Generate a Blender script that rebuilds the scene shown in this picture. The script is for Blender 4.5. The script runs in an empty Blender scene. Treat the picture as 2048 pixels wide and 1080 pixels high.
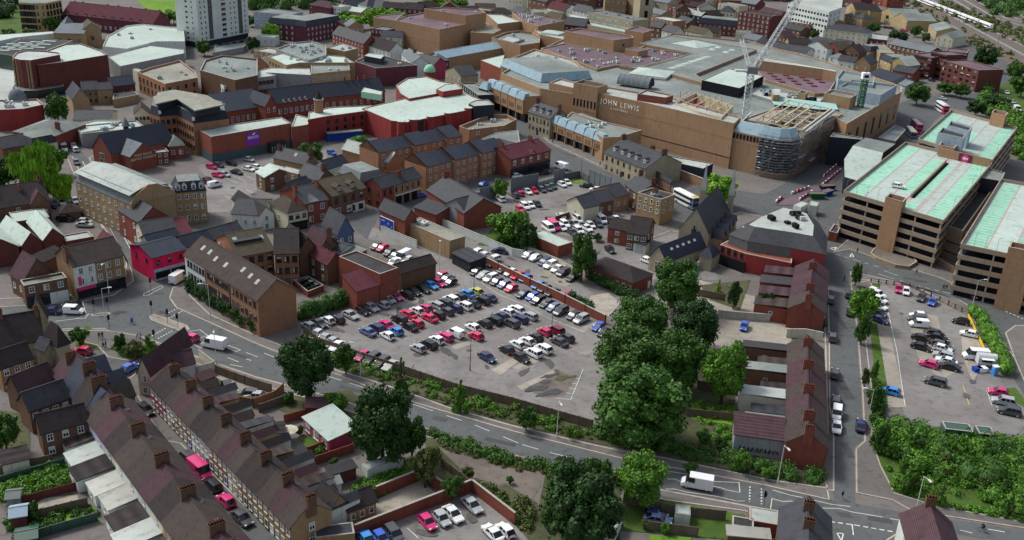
import bpy, math, random
import numpy as np
from mathutils import Vector, Matrix
S=bpy.context.scene; COL=S.collection; PI=math.pi; rad=math.radians
random.seed(7); rng=np.random.default_rng(7)
# ---------------------------------------------------------------- camera, sky, sun, exposure
F=1950.; TH=rad(22.7); RO=rad(2.75); CH=100.
fw=Vector((0,math.cos(TH),-math.sin(TH))); _r=Vector((1,0,0)); _u=_r.cross(fw)
cr=math.cos(RO)*_r+math.sin(RO)*_u; cu=-math.sin(RO)*_r+math.cos(RO)*_u; CP=Vector((0,0,CH))
cd=bpy.data.cameras.new('camera'); cam=bpy.data.objects.new('camera',cd); COL.objects.link(cam)
cam.matrix_world=Matrix((( cr.x,cu.x,-fw.x,0),(cr.y,cu.y,-fw.y,0),(cr.z,cu.z,-fw.z,CH),(0,0,0,1)))
cd.sensor_width=36; cd.lens=36*F/2048; cd.clip_start=1; cd.clip_end=6000; S.camera=cam
w=bpy.data.worlds.new('World'); S.world=w; w.use_nodes=True; wn=w.node_tree.nodes
sky=wn.new('ShaderNodeTexSky'); sky.sky_type='NISHITA'; sky.sun_disc=False
SE,SA=rad(50),rad(-60)
sky.sun_elevation=SE; sky.sun_rotation=SA; sky.dust_density=3
hs=wn.new('ShaderNodeHueSaturation'); hs.inputs['Saturation'].default_value=.6; w.node_tree.links.new(sky.outputs[0],hs.inputs['Color']); w.node_tree.links.new(hs.outputs[0],wn['Background'].inputs[0]); wn['Background'].inputs[1].default_value=.088
sl=bpy.data.lights.new('sun','SUN'); sl.energy=1.35; sl.angle=rad(13); sl.color=(1,.985,.94)
so=bpy.data.objects.new('sun',sl); COL.objects.link(so)
sd=Vector((math.sin(SA)*math.cos(SE),math.cos(SA)*math.cos(SE),math.sin(SE))); so.rotation_euler=(-sd).to_track_quat('-Z','Y').to_euler()
S.view_settings.view_transform='Standard'; S.view_settings.look='None'; S.view_settings.exposure=.98; S.view_settings.gamma=1
S.render.engine='CYCLES'; S.cycles.max_bounces=4; S.cycles.diffuse_bounces=2; S.cycles.use_denoising=True
# ---------------------------------------------------------------- from the photo's pixels to points of the ground plan
W0=(0,0,1)
def W(x,y,s):
    global W0; W0=(x,y,s)
def T(c,r): W(512*c,270*r,4)
def G(p,z=0.):
    x=W0[0]+p[0]/W0[2]; y=W0[1]+p[1]/W0[2]
    d=fw*F+cr*(x-1024)-cu*(y-540); t=(z-CH)/d.z; q=CP+d*t
    return Vector((q.x,q.y,z))
# ---------------------------------------------------------------- materials
MC={}
def mat(n,col,var=.22,sc=.5,rough=.9,bands=0,spec=.15,metal=0,isl=0,big=.12,alpha=0,bamp=.35,det=5.):
    m=bpy.data.materials.new(n); m.use_nodes=True; nt=m.node_tree; N=nt.nodes; L=nt.links; b=N['Principled BSDF']
    b.inputs['Roughness'].default_value=rough; b.inputs['Specular IOR Level'].default_value=spec; b.inputs['Metallic'].default_value=metal
    tc=N.new('ShaderNodeTexCoord'); v=tc.outputs['Object']; cur=None
    def mth(op,a,c,d=None):
        k=N.new('ShaderNodeMath'); k.operation=op
        for i,q in enumerate((a,c,d)):
            if q is None: continue
            if isinstance(q,(int,float)): k.inputs[i].default_value=q
            else: L.new(q,k.inputs[i])
        return k.outputs[0]
    def noise(s,dt=det):
        k=N.new('ShaderNodeTexNoise'); k.inputs['Scale'].default_value=s; k.inputs['Detail'].default_value=dt; k.inputs['Roughness'].default_value=.65
        L.new(v,k.inputs['Vector']); return k.outputs['Fac']
    f=mth('MULTIPLY_ADD',noise(sc),var*2.4,1-var*1.2)
    if big: f=mth('MULTIPLY',f,mth('MULTIPLY_ADD',noise(sc*.13,2.),big*3,1-big*1.5))
    if bands:
        sp=N.new('ShaderNodeSeparateXYZ'); L.new(v,sp.inputs[0]); s=mth('SINE',mth('MULTIPLY',sp.outputs[2],6.283/bands),0)
        f=mth('MULTIPLY',f,mth('MULTIPLY_ADD',s,bamp*.5,1))
    if KIND in 'wg':
        mp=N.new('ShaderNodeMapping'); mp.inputs['Scale'].default_value=(1,1,.12) if KIND=='w' else (1,1,1); L.new(v,mp.inputs['Vector'])
        k=N.new('ShaderNodeTexNoise'); k.inputs['Scale'].default_value=1.3 if KIND=='w' else .55; k.inputs['Detail'].default_value=6; k.inputs['Roughness'].default_value=.7; L.new(mp.outputs[0],k.inputs['Vector'])
        mr=N.new('ShaderNodeMapRange'); mr.inputs['From Min'].default_value=.52; mr.inputs['From Max'].default_value=.68; mr.inputs['To Min'].default_value=1; mr.inputs['To Max'].default_value=.74 if KIND=='w' else .66; L.new(k.outputs['Fac'],mr.inputs['Value']); f=mth('MULTIPLY',f,mr.outputs[0])
    if isl:
        g=N.new('ShaderNodeNewGeometry'); f=mth('MULTIPLY',f,mth('MULTIPLY_ADD',g.outputs['Random Per Island'],isl*2,1-isl))
    oi=N.new('ShaderNodeObjectInfo'); f=mth('MULTIPLY',f,mth('MULTIPLY_ADD',oi.outputs['Random'],.16,.92))
    mx=N.new('ShaderNodeMix'); mx.data_type='RGBA'; mx.blend_type='MULTIPLY'; mx.inputs[0].default_value=1
    mx.inputs[6].default_value=(*col,1); cb=N.new('ShaderNodeCombineColor')
    for i in range(3): L.new(f,cb.inputs[i])
    L.new(cb.outputs[0],mx.inputs[7]); L.new(mx.outputs[2],b.inputs['Base Color'])
    MC[n]=m; return m
# walls
KIND='w'
mat('orange_brick',(.30,.155,.09),.25,1.2,bands=.9,bamp=.05); mat('mall_brick',(.33,.205,.118),.13,.5,bands=1.5,bamp=.05); mat('red_brick',(.22,.068,.048),.28,1.)
mat('brown_brick',(.15,.085,.055),.3,1.); mat('yellow_brick',(.29,.19,.10),.28,1.); mat('tan_brick',(.31,.215,.12),.25,.9); mat('red_paint',(.26,.045,.042),.12,.8)
mat('maroon',(.12,.04,.052),.15,.8); mat('cream',(.55,.53,.40),.12,.6,big=.18); mat('white',(.56,.60,.56),.10,.6,big=.15); mat('stone',(.33,.29,.20),.28,1.)
mat('grey_wall',(.26,.27,.27),.2,.6); mat('dark_wall',(.03,.035,.045),.3,.8); mat('teal_hoarding',(.06,.105,.11),.2,.8); mat('pink',(.62,.02,.10),.1,.8)
mat('dark_red',(.13,.045,.038),.25,.9); mat('ochre',(.38,.29,.14),.12,.8); mat('concrete',(.36,.34,.29),.22,.8); mat('blue_wall',(.10,.14,.25),.2,.6); mat('pale_pink',(.36,.06,.11),.2,.7)
mat('black',(.012,.012,.016),.2,1.); mat('green_paint',(.015,.12,.04),.15,1.); mat('blue_paint',(.02,.06,.35),.1,1.); mat('lilac',(.42,.44,.55),.1,.8)
mat('flint_grey',(.12,.12,.12),.3,.7); mat('purple_sign',(.22,.05,.42),.1,1.); mat('deck_band',(.30,.235,.175),.15,.8)
# roofs
KIND='g'
mat('slate',(.046,.048,.055),.3,.8,bands=.17,rough=.6); mat('blue_slate',(.030,.036,.052),.22,.8,bands=.22,bamp=.2,rough=.55); mat('brown_tile',(.058,.046,.041),.3,.8,bands=.19,bamp=.5)
mat('dark_tile',(.038,.031,.031),.3,.8,bands=.19,bamp=.5); mat('purple_tile',(.066,.038,.044),.28,.8,bands=.19,bamp=.5); mat('maroon_tile',(.10,.03,.04),.22,.9,bands=.22,bamp=.4)
mat('moss_tile',(.085,.072,.05),.3,.7,bands=.2,bamp=.5); mat('mint',(.41,.49,.435),.07,.3,big=.14,rough=.6); mat('pale_roof',(.37,.40,.37),.2,.35,big=.3); mat('grey_roof',(.19,.215,.20),.25,.35,big=.35)
mat('tan_roof',(.25,.245,.20),.25,.3,big=.3); mat('dark_roof',(.05,.05,.052),.3,.5,big=.3); mat('mauve_roof',(.15,.105,.125),.2,.5,big=.3); mat('blue_metal',(.26,.37,.42),.08,.6,rough=.45)
mat('corrugated',(.36,.36,.32),.15,.8,big=.4); mat('pale_blue',(.30,.38,.44),.1,.6); mat('lead',(.15,.17,.18),.12,.6)
# ground
mat('asphalt',(.102,.108,.108),.16,.9,big=.14); mat('lot',(.20,.188,.178),.2,.45,big=.4,det=8.); mat('paving',(.15,.137,.127),.14,.8,big=.2); mat('pale_concrete',(.30,.27,.225),.22,.4,big=.4)
mat('repair',(.07,.072,.072),.2,1.); mat('oil',(.10,.095,.09),.4,1.5); mat('dirt',(.15,.125,.108),.3,.5,big=.4); mat('scrub',(.075,.08,.04),.4,.6,big=.4); mat('grass_mat',(.06,.11,.02),.35,.7,big=.35); mat('lawn',(.12,.24,.02),.3,.4,big=.3); mat('marking',(.62,.62,.56),.2,2.); mat('kerb',(.40,.36,.30),.15,1.)
mat('green_deck',(.25,.52,.38),.1,.8); mat('grey_deck',(.39,.46,.42),.12,.6); mat('yellow_line',(.62,.42,.04),.1,2.); mat('rail_bed',(.14,.11,.09),.35,.5); mat('red_line',(.42,.27,.27),.1,2.)
mat('wood_fence',(.15,.115,.085),.3,1.5); mat('wood_new',(.42,.28,.15),.2,1.5); mat('timber',(.50,.42,.28),.15,1.)
# metal, glass, small things
KIND='o'
mat('glass',(.012,.015,.018),.2,.8,rough=.12,spec=.6); mat('frame_white',(.66,.68,.66),.05,1.); mat('frame_dark',(.035,.03,.03),.1,1.); mat('steel',(.20,.21,.22),.1,1.,rough=.5,metal=.3); mat('pole_white',(.60,.60,.57),.05,1.)
mat('rubber',(.015,.015,.015),.1,1.); mat('chrome',(.5,.5,.5),.05,1.,rough=.3,metal=.8); mat('terracotta',(.28,.11,.07),.2,2.); mat('plastic_red',(.55,.02,.05),.05,1.); mat('plastic_white',(.75,.75,.75),.05,1.)
mat('skin',(.35,.2,.14),.05,1.); mat('cloth_dark',(.02,.022,.03),.2,3.); mat('cloth_light',(.45,.45,.45),.2,3.); mat('cloth_orange',(.75,.10,.03),.1,3.); mat('bark',(.07,.05,.035),.3,3.); mat('crane_grey',(.50,.52,.52),.1,1.); mat('lamp_lens',(.7,.7,.6),.02,1.,rough=.3); mat('tail_red',(.35,.01,.01),.02,1.,rough=.3)
mat('turquoise',(.30,.50,.47),.15,.6); mat('gold_metal',(.72,.68,.55),.05,1.); mat('verdigris',(.30,.62,.42),.12,1.)
for k,c in dict(leaf_dark=(.022,.062,.010),leaf_mid=(.043,.11,.013),leaf_green=(.08,.19,.016),leaf_bright=(.16,.34,.02),leaf_olive=(.075,.10,.022)).items(): mat(k,c,.45,1.6,rough=.6,isl=.3,big=.2,spec=.25)
PAINT=dict(w=('white',(.78,.79,.78)),s=('silver',(.38,.40,.41)),k=('black',(.012,.012,.014)),g=('dark grey',(.06,.062,.068)),r=('red',(.62,.015,.085)),m=('dark red',(.20,.008,.035)),b=('blue',(.03,.10,.48)),n=('navy blue',(.02,.03,.10)),l=('pale blue',(.12,.17,.33)),y=('yellow-green',(.48,.50,.08)),c=('bright blue',(.04,.25,.65)),p=('magenta',(.62,.02,.16)),t=('cream',(.60,.58,.45)),e=('green',(.025,.07,.05)),o=('maroon',(.10,.01,.03)))
for k,(n,c) in PAINT.items():
    mat('paint_'+k,c,.02,1.,rough=.32,spec=.5,big=0)
    MC['paint_'+k].node_tree.nodes['Principled BSDF'].inputs['Coat Weight'].default_value=.4
# ---------------------------------------------------------------- mesh builder
class MB:
    def __init__(s): s.v=[]; s.f=[]; s.m=[]; s.M=[]
    def mi(s,m):
        if m not in s.M: s.M.append(m)
        return s.M.index(m)
    def poly(s,pts,m):
        n=len(s.v); s.v+=[tuple(p) for p in pts]; s.f.append(tuple(range(n,n+len(pts)))); s.m.append(s.mi(m))
    def mesh(s,vs,fs,m):
        n=len(s.v); s.v+=[tuple(p) for p in vs]; k=s.mi(m)
        for f in fs: s.f.append(tuple(i+n for i in f)); s.m.append(k)
    def box(s,x0,x1,y0,y1,z0,z1,m,top=None):
        s.prism([(x0,y0),(x1,y0),(x1,y1),(x0,y1)],z0,z1,m,top)
    def prism(s,p,z0,z1,m,top=None,cap=True):
        n=len(p); vs=[(a,b,z0) for a,b in p]+[(a,b,z1) for a,b in p]
        s.mesh(vs,[(i,(i+1)%n,(i+1)%n+n,i+n) for i in range(n)],m)
        if cap: s.mesh(vs[n:],[tuple(range(n))],top or m)
    def frus(s,p,q,z0,z1,m,top=None):
        n=len(p); vs=[(a,b,z0) for a,b in p]+[(a,b,z1) for a,b in q]
        s.mesh(vs,[(i,(i+1)%n,(i+1)%n+n,i+n) for i in range(n)],m); s.mesh(vs[n:],[tuple(range(n))],top or m)
    def cyl(s,x,y,z0,z1,r0,r1,m,n=10,top=None):
        c=[(math.cos(2*PI*i/n),math.sin(2*PI*i/n)) for i in range(n)]
        s.frus([(x+a*r0,y+b*r0) for a,b in c],[(x+a*r1,y+b*r1) for a,b in c],z0,z1,m,top)
    def bar(s,a,b,r,m,n=4):
        a=Vector(a); b=Vector(b); d=(b-a).normalized(); u=d.cross(Vector((0,0,1)) if abs(d.z)<.9 else Vector((1,0,0))).normalized(); v=d.cross(u)
        o=[u*math.cos(2*PI*(i+.5)/n)*r+v*math.sin(2*PI*(i+.5)/n)*r for i in range(n)]
        s.mesh([a+q for q in o]+[b+q for q in o],[(i,(i+1)%n,(i+1)%n+n,i+n) for i in range(n)]+[tuple(range(n)),tuple(range(n,2*n))],m)
    def done(s,name):
        me=bpy.data.meshes.new(name); me.from_pydata(s.v,[],s.f)
        for m in s.M: me.materials.append(MC[m])
        me.polygons.foreach_set('material_index',s.m); me.update(); return me
    def build(s,name,parent=None,loc=(0,0,0),rz=0):
        return ob(name,s.done(name),parent,loc,rz)
def ob(name,me,parent=None,loc=(0,0,0),rz=0):
    o=bpy.data.objects.new(name,me); COL.objects.link(o); o.parent=parent; o.location=loc; o.rotation_euler=(0,0,rz); return o
def tag(o,label,cat,group=None):
    o['label']=label; o['category']=cat
    if group: o['group']=group
    return o
def struct(name,mb):
    o=mb.build(name); o['kind']='structure'; return o
def area(p):
    return sum(p[i][0]*p[(i+1)%len(p)][1]-p[(i+1)%len(p)][0]*p[i][1] for i in range(len(p)))/2
def ccw(p): return p if area(p)>0 else p[::-1]
def inset(p,d):
    n=len(p); out=[]
    for i in range(n):
        a=Vector(p[i-1][:2]); b=Vector(p[i][:2]); c=Vector(p[(i+1)%n][:2])
        e=(b-a).normalized(); f=(c-b).normalized(); n1=Vector((-e.y,e.x)); n2=Vector((-f.y,f.x)); k=(n1+n2)
        if k.length<.2: k=n1
        k=k.normalized(); k=k*(d/max(.35,k.dot(n1))); out.append((b.x+k.x,b.y+k.y))
    return out
def tri_sheet(mb,pts,z,m):
    from mathutils.geometry import tessellate_polygon
    t=tessellate_polygon([[Vector((p[0],p[1],0)) for p in pts]])
    mb.mesh([(p[0],p[1],z) for p in pts],[tuple(x) for x in t],m)
# ---------------------------------------------------------------- windows, doors and other parts (each mesh shared)
WC={}
def wmesh(w,h,st,var=0):
    k=(round(w,1),round(h,1),st,var)
    if k in WC: return WC[k]
    w,h=k[:2]; b=MB(); fr={'w':'frame_white','d':'frame_dark','t':'cream','n':'frame_dark'}[st[0]]; t=.09
    b.box(-w/2,w/2,-.02,.10,-h/2,h/2,'glass')
    if var==1: b.box(-w/2+.05,-w*.12,-.035,-.02,-h/2+.1,h/2-.1,'cream')
    if var==2: b.box(-w/2+.05,w/2-.05,-.035,-.02,h*.08,h/2-.1,'cloth_light')
    if var==3: b.box(-w/2+.05,w/2-.05,-.03,-.02,-h/2+.1,h/2-.1,'lead')
    if st!='n':
        for x0,x1,z0,z1 in ((-w/2-.02,-w/2+t,-h/2-.02,h/2+.02),(w/2-t,w/2+.02,-h/2-.02,h/2+.02),(-w/2+t,w/2-t,h/2-t,h/2+.02),(-w/2+t,w/2-t,-h/2-.02,-h/2+t)): b.box(x0,x1,-.08,.05,z0,z1,fr)
        if w>.9: 
            for j in range(1,int(w/.9)+1): x=-w/2+w*j/(int(w/.9)+1); b.box(x-.04,x+.04,-.06,.05,-h/2+t,h/2-t,fr)
        b.box(-w/2+t,w/2-t,-.05,.05,.05,.12,fr)
        b.box(-w/2-.1,w/2+.1,-.16,-.01,-h/2-.14,-h/2-.02,'concrete' if st=='w' else fr)
    WC[k]=b.done('window'); return WC[k]
def face(o,L,D,side):
    return {'F':((0,0),(1,0),0,L),'R':((L,0),(0,1),PI/2,D),'K':((L,D),(-1,0),PI,L),'L':((0,D),(0,-1),-PI/2,D)}[side]
def put_windows(root,side,L,D,cols,rows,z0,z1,w=1.,h=1.35,st='w',x0=0,x1=None,name='window'):
    (ox,oy),(dx,dy),rz,ln=face(None,L,D,side); x1=ln if x1 is None else x1
    mv=[wmesh(w,h,st,k) for k in (0,0,0,1,2,3)]
    for r in range(rows):
        for c in range(cols):
            x=x0+(c+.5)*(x1-x0)/cols; z=z0+(r+.52)*(z1-z0)/rows
            ob(name,random.choice(mv),root,(ox+dx*x,oy+dy*x,z),rz)
def roof_mesh(b,L,D,h,kind,rise,m,ov=.3,ox=.3,th=.16):
    if kind=='g':      # ridge along x
        for s in (0,1):
            y0,y1=((-ov,D/2) if s==0 else (D+ov,D/2)); zz=h-ov*rise/(D/2)
            P=[(-ox,y0,zz),(L+ox,y0,zz),(L+ox,y1,h+rise),(-ox,y1,h+rise)]
            if s: P=P[::-1]
            Q=[(x,y,z+th) for x,y,z in P]; b.poly(Q,m); b.poly([P[0],P[1],Q[1],Q[0]],m); b.poly([P[1],P[2],Q[2],Q[1]],m); b.poly([P[3],P[0],Q[0],Q[3]],m); b.poly([P[2],P[3],Q[3],Q[2]],m); b.poly(P[::-1],m)
        b.box(-ox,L+ox,D/2-.12,D/2+.12,h+rise+th-.06,h+rise+th+.05,m)
    elif kind=='h':    # hipped
        k=min(D/2,L/2-.1); zz=h-.08; e=[(-ov,-ov,zz),(L+ov,-ov,zz),(L+ov,D+ov,zz),(-ov,D+ov,zz)]
        if L>=D: r=[(k,D/2,h+rise),(L-k,D/2,h+rise)]; fs=[(0,1,5,4),(1,2,5),(2,3,4,5),(3,0,4)]
        else: k=min(L/2,D/2-.1); r=[(L/2,k,h+rise),(L/2,D-k,h+rise)]; fs=[(0,1,4),(1,2,5,4),(2,3,5),(3,0,4,5)]
        b.mesh(e+r,fs+[(3,2,1,0)],m)
    elif kind=='s':    # lean-to, high at the back
        P=[(-ov,-ov,h),(L+ov,-ov,h),(L+ov,D,h+rise),(-ov,D,h+rise)]; Q=[(x,y,z+th) for x,y,z in P]
        b.mesh(P+Q,[(4,5,6,7),(0,1,5,4),(1,2,6,5),(2,3,7,6),(3,0,4,7),(3,2,1,0)],m)
CHC={}
def chimney(parent,x,y,z,n=4,along='x',m='brown_brick',hh=1.5,lo=2.2):
    b=MB(); l=.45+.38*n; sx,sy=(l/2,.38) if along=='x' else (.38,l/2)
    b.box(-sx,sx,-sy,sy,-lo,hh,m); b.box(-sx-.08,sx+.08,-sy-.08,sy+.08,hh-.25,hh,m)
    c=b.build('chimney',parent,(x,y,z)); p=MB()
    for i in range(n):
        t=(i+.5)/n*2-1; px,py=(t*(sx-.1),0) if along=='x' else (0,t*(sy-.1)); p.cyl(px,py,hh,hh+.55,.14,.11,'terracotta',6,'black')
    p.build('chimney_pots',c); return c
def dormer(root,x,y,z,w=1.5,h=1.5,d=2.2,rm='slate',wm='frame_white',st='w',rz=0,pitched=True):
    e=ob('dormer',None,root,(x,y,z),rz); b=MB(); b.box(-w/2,w/2,0,d,0,h,wm); 
    if pitched: b.mesh([(-w/2,0,h),(w/2,0,h),(0,0,h+w*.4)],[(0,1,2)],wm)
    b.build('dormer_wall',e); r=MB()
    if pitched:
        for s in (-1,1): r.mesh([(s*(w/2+.15),-.2,h-.1),(s*(w/2+.15),d,h-.1),(0,d,h+w*.4+.08),(0,-.2,h+w*.4+.08)],[(0,1,2,3)],rm)
    else: r.box(-w/2-.12,w/2+.12,-.15,d,h,h+.12,rm)
    r.build('dormer_roof',e); ob('dormer_window',wmesh(w*.7,h*.72,st),e,(0,-.03,h*.5))
def plant_unit(root,x,y,z,a=2.,b_=1.4,h=1.1,m='crane_grey',rz=0):
    b=MB(); b.box(-a/2,a/2,-b_/2,b_/2,.15,h,m)
    for s in (-1,1): b.box(s*a*.4-.06,s*a*.4+.06,-b_/2,b_/2,0,.15,'steel')
    n=max(1,int(a/1.1))
    for i in range(n): b.cyl(-a/2+(i+.5)*a/n,0,h,h+.12,.36,.36,'frame_dark',8)
    b.box(-a/2-.01,-a/2+a*.3,-b_/2-.02,-b_/2,.3,h*.85,'steel'); b.build('roof_unit',root,(x,y,z),rz)
def scatter_units(root,poly,z,n,ms=('crane_grey','pale_blue','white'),amax=2.4):
    xs=[p[0] for p in poly]; ys=[p[1] for p in poly]; k=0; tr=0
    while k<n and tr<300:
        tr+=1; x=random.uniform(min(xs),max(xs)); y=random.uniform(min(ys),max(ys)); ins=False
        q=inset(poly,2.5)
        for i in range(len(q)):
            a=q[i]; c=q[i-1]
            if (a[1]>y)!=(c[1]>y) and x<(c[0]-a[0])*(y-a[1])/(c[1]-a[1])+a[0]: ins=not ins
        if ins: plant_unit(root,x,y,z,random.uniform(1.2,amax),random.uniform(1,1.7),random.uniform(.6,1.5),random.choice(ms),random.choice((0,PI/2))+.3); k+=1
# ---------------------------------------------------------------- buildings
def frame_of(A,B,h,C):
    a=G(A,h); b=G(B,h); x=(b-a); x.z=0; L=x.length; x.normalize(); y=Vector((-x.y,x.x,0))
    if isinstance(C,(int,float)): D=abs(C); 
    else: c=G(C,h); D=abs((c-a).dot(y))
    return a.x,a.y,L,D,math.atan2(x.y,x.x)
def house(label,A,B,h,C,roof='g',rise=2.5,wall='red_brick',rm='slate',name='house',cat='house',wF=None,wR=None,wL=None,ch=(),grp=None,win=(1.,1.35,'w'),par=.5,base=0,z0=None,shop=None,door=None,sky=(),dorm=(),units=0,band=None,wallR=None,eave=None,ctx=None,ox=.3):
    if ctx: x0,y0,L,D,rz=ctx
    else: x0,y0,L,D,rz=frame_of(A,B,h,C)
    root=ob(name,None,None,(x0,y0,base),rz); tag(root,label,cat,grp); h-=base
    x,y=x0,y0; b=MB(); P=[(0,0),(L,0),(L,D),(0,D)]
    if roof=='f':
        rh=h-par; b.prism(P,0,h,wall,cap=False); q=inset(P,.3); b.prism(q[::-1],rh,h,wall,cap=False)
        for i in range(4): j=(i+1)%4; b.mesh([(*P[i],h),(*P[j],h),(*q[j],h),(*q[i],h)],[(0,1,2,3)],'concrete')
        b.build('wall',root); r=MB(); r.box(.3,L-.3,.3,D-.3,rh-.1,rh,rm); rf=r.build('roof',root)
        if units: scatter_units(root,P,rh,units)
    elif roof=='m':    # mansard: steep skirt in roof material then flat top
        q=inset(P,min(1.3,rise*.45)); b.prism(P,0,h,wall,cap=False); b.build('wall',root); r=MB(); r.frus(P,q,h,h+rise,rm,'grey_roof'); r.box(-.2,L+.2,-.2,D+.2,h-.15,h,rm); rf=r.build('roof',root)
    else:
        kind=roof
        if roof=='x':  # gable to the front: ridge along y
            b.mesh([(0,0,0),(L,0,0),(L,D,0),(0,D,0),(0,0,h),(L,0,h),(L,D,h),(0,D,h),(L/2,0,h+rise),(L/2,D,h+rise)],[(0,1,5,8,4),(1,2,6,5),(2,3,7,9,6),(3,0,4,7)],wall)
            r=MB(); ov=.25; th=.16
            for s in (0,1):
                xe=-ov if s==0 else L+ov; zz=h-ov*rise/(L/2); P3=[(xe,-ov,zz),(L/2,-ov,h+rise),(L/2,D+ov,h+rise),(xe,D+ov,zz)]
                if s: P3=P3[::-1]
                Q=[(u,v,t+th) for u,v,t in P3]; r.mesh(P3+Q,[(4,5,6,7),(0,1,5,4),(1,2,6,5),(2,3,7,6),(3,0,4,7),(3,2,1,0)],rm)
        else:
            if roof=='g': b.mesh([(0,0,0),(L,0,0),(L,D,0),(0,D,0),(0,0,h),(L,0,h),(L,D,h),(0,D,h),(0,D/2,h+rise),(L,D/2,h+rise)],[(0,1,5,4),(1,2,6,9,5),(2,3,7,6),(3,0,4,8,7)],wall)
            elif roof=='s': b.mesh([(0,0,0),(L,0,0),(L,D,0),(0,D,0),(0,0,h),(L,0,h),(L,D,h+rise),(0,D,h+rise)],[(0,1,5,4),(1,2,6,5),(2,3,7,6),(3,0,4,7)],wall)
            else: b.prism(P,0,h,wall)
            r=MB(); roof_mesh(r,L,D,h,kind,rise,rm,ox=ox)
        if roof in 'gx' and eave: 
            e=.07
            if roof=='g':
                for xx in (-.32,L+.30): 
                    for s in (0,1): r.bar((xx,-.3 if s==0 else D+.3,h+.0),(xx,D/2,h+rise+.12),e,eave)
        b.build('wall',root); rf=r.build('roof',root)
    if band:
        q=MB(); z,mm=band; e=.05; q.box(-e,L+e,-e,D+e,z,z+.22,mm,); q.build('string_course',root)
    zf=0
    if shop:
        fm,gm,zf=shop if len(shop)==3 else (*shop,3.2)
        q=MB(); q.box(.15,L-.15,-.25,0,zf-.75,zf,fm); q.box(.3,L-.3,-.12,.05,.5,zf-.75,gm); q.box(.15,L-.15,-.18,.05,0,.5,fm)
        n=max(2,int(L/3.5))
        for i in range(n+1): u=.3+i*(L-.6)/n; q.box(u-.1,u+.1,-.2,.02,.5,zf-.75,fm)
        q.build('shopfront',root)
    wd,wh,st=win
    def wins(side,spec,ln,zf):
        if spec is None:
            rows=max(1,int((h-zf+.4)/2.8)); cols=max(1,int(ln/3.2)); spec=(cols,rows)
        if spec and spec[0]*spec[1]:
            k=dict(zip(('cols','rows','w','h','st'),spec)); z0_=spec[5] if len(spec)>5 else zf; z1_=spec[6] if len(spec)>6 else h
            put_windows(root,side,L,D,k['cols'],k['rows'],z0_,z1_,k.get('w',wd),k.get('h',wh),k.get('st',st))
    if wF!=0: 
        for s in (wF if isinstance(wF,list) else [wF]): wins('F',s,L,zf)
    dirR=Vector((math.cos(rz),math.sin(rz))); rc=Vector((x+dirR.x*L,y+dirR.y*L)); 
    visR=(-rc).dot(dirR)>0; visL=(Vector((x,y))).dot(dirR)>0
    if visR and wR!=0:
        for s in (wR if isinstance(wR,list) else [wR]): wins('R',s,D,0 if wR else zf)
    if visL and wL!=0:
        for s in (wL if isinstance(wL,list) else [wL]): wins('L',s,D,0 if wL else zf)
    for c in ch:
        u,v=c[:2]; n=c[2] if len(c)>2 else 4; al=c[3] if len(c)>3 else 'y'
        zz=h+rise*(1-abs(v-.5)*2) if roof in 'gh' else (h+rise*(1-abs(u-.5)*2) if roof=='x' else h)
        chimney(rf,L*u,D*v,zz,n,al,'brown_brick' if wall!='red_brick' else 'red_brick')
    if door:
        q=MB(); q.box(-.5,.5,-.06,.05,0,2.1,door[1] if len(door)>1 else 'white'); q.build('door',root,(L*door[0],0,0))
    for u,v in sky:
        q=MB(); al=math.atan2(rise,D/2); q.mesh([(-.45,-.6,.0),(.45,-.6,.0),(.45,.6,.0),(-.45,.6,.0)],[(0,1,2,3)],'pale_roof'); q.mesh([(-.5,-.65,-.1),(.5,-.65,-.1),(.5,.65,-.1),(-.5,.65,-.1),(-.5,-.65,-.02),(.5,-.65,-.02),(.5,.65,-.02),(-.5,.65,-.02)],[(0,1,5,4),(1,2,6,5),(2,3,7,6),(3,0,4,7),(4,5,6,7)],'frame_white')
        o=q.build('skylight',rf,(L*u,D*v,h+rise*v*2+.26)); o.rotation_euler=(al,0,0)
    for dd in dorm:
        u,v=dd[:2]; dz=h+rise*v*2 if roof!='m' else h+rise*.15; dk=dd[2] if len(dd)>2 else {}
        dormer(root,L*u,D*v if roof!='m' else .1,dz,**{**dict(rm=rm),**dk})
    return root,L,D
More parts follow.
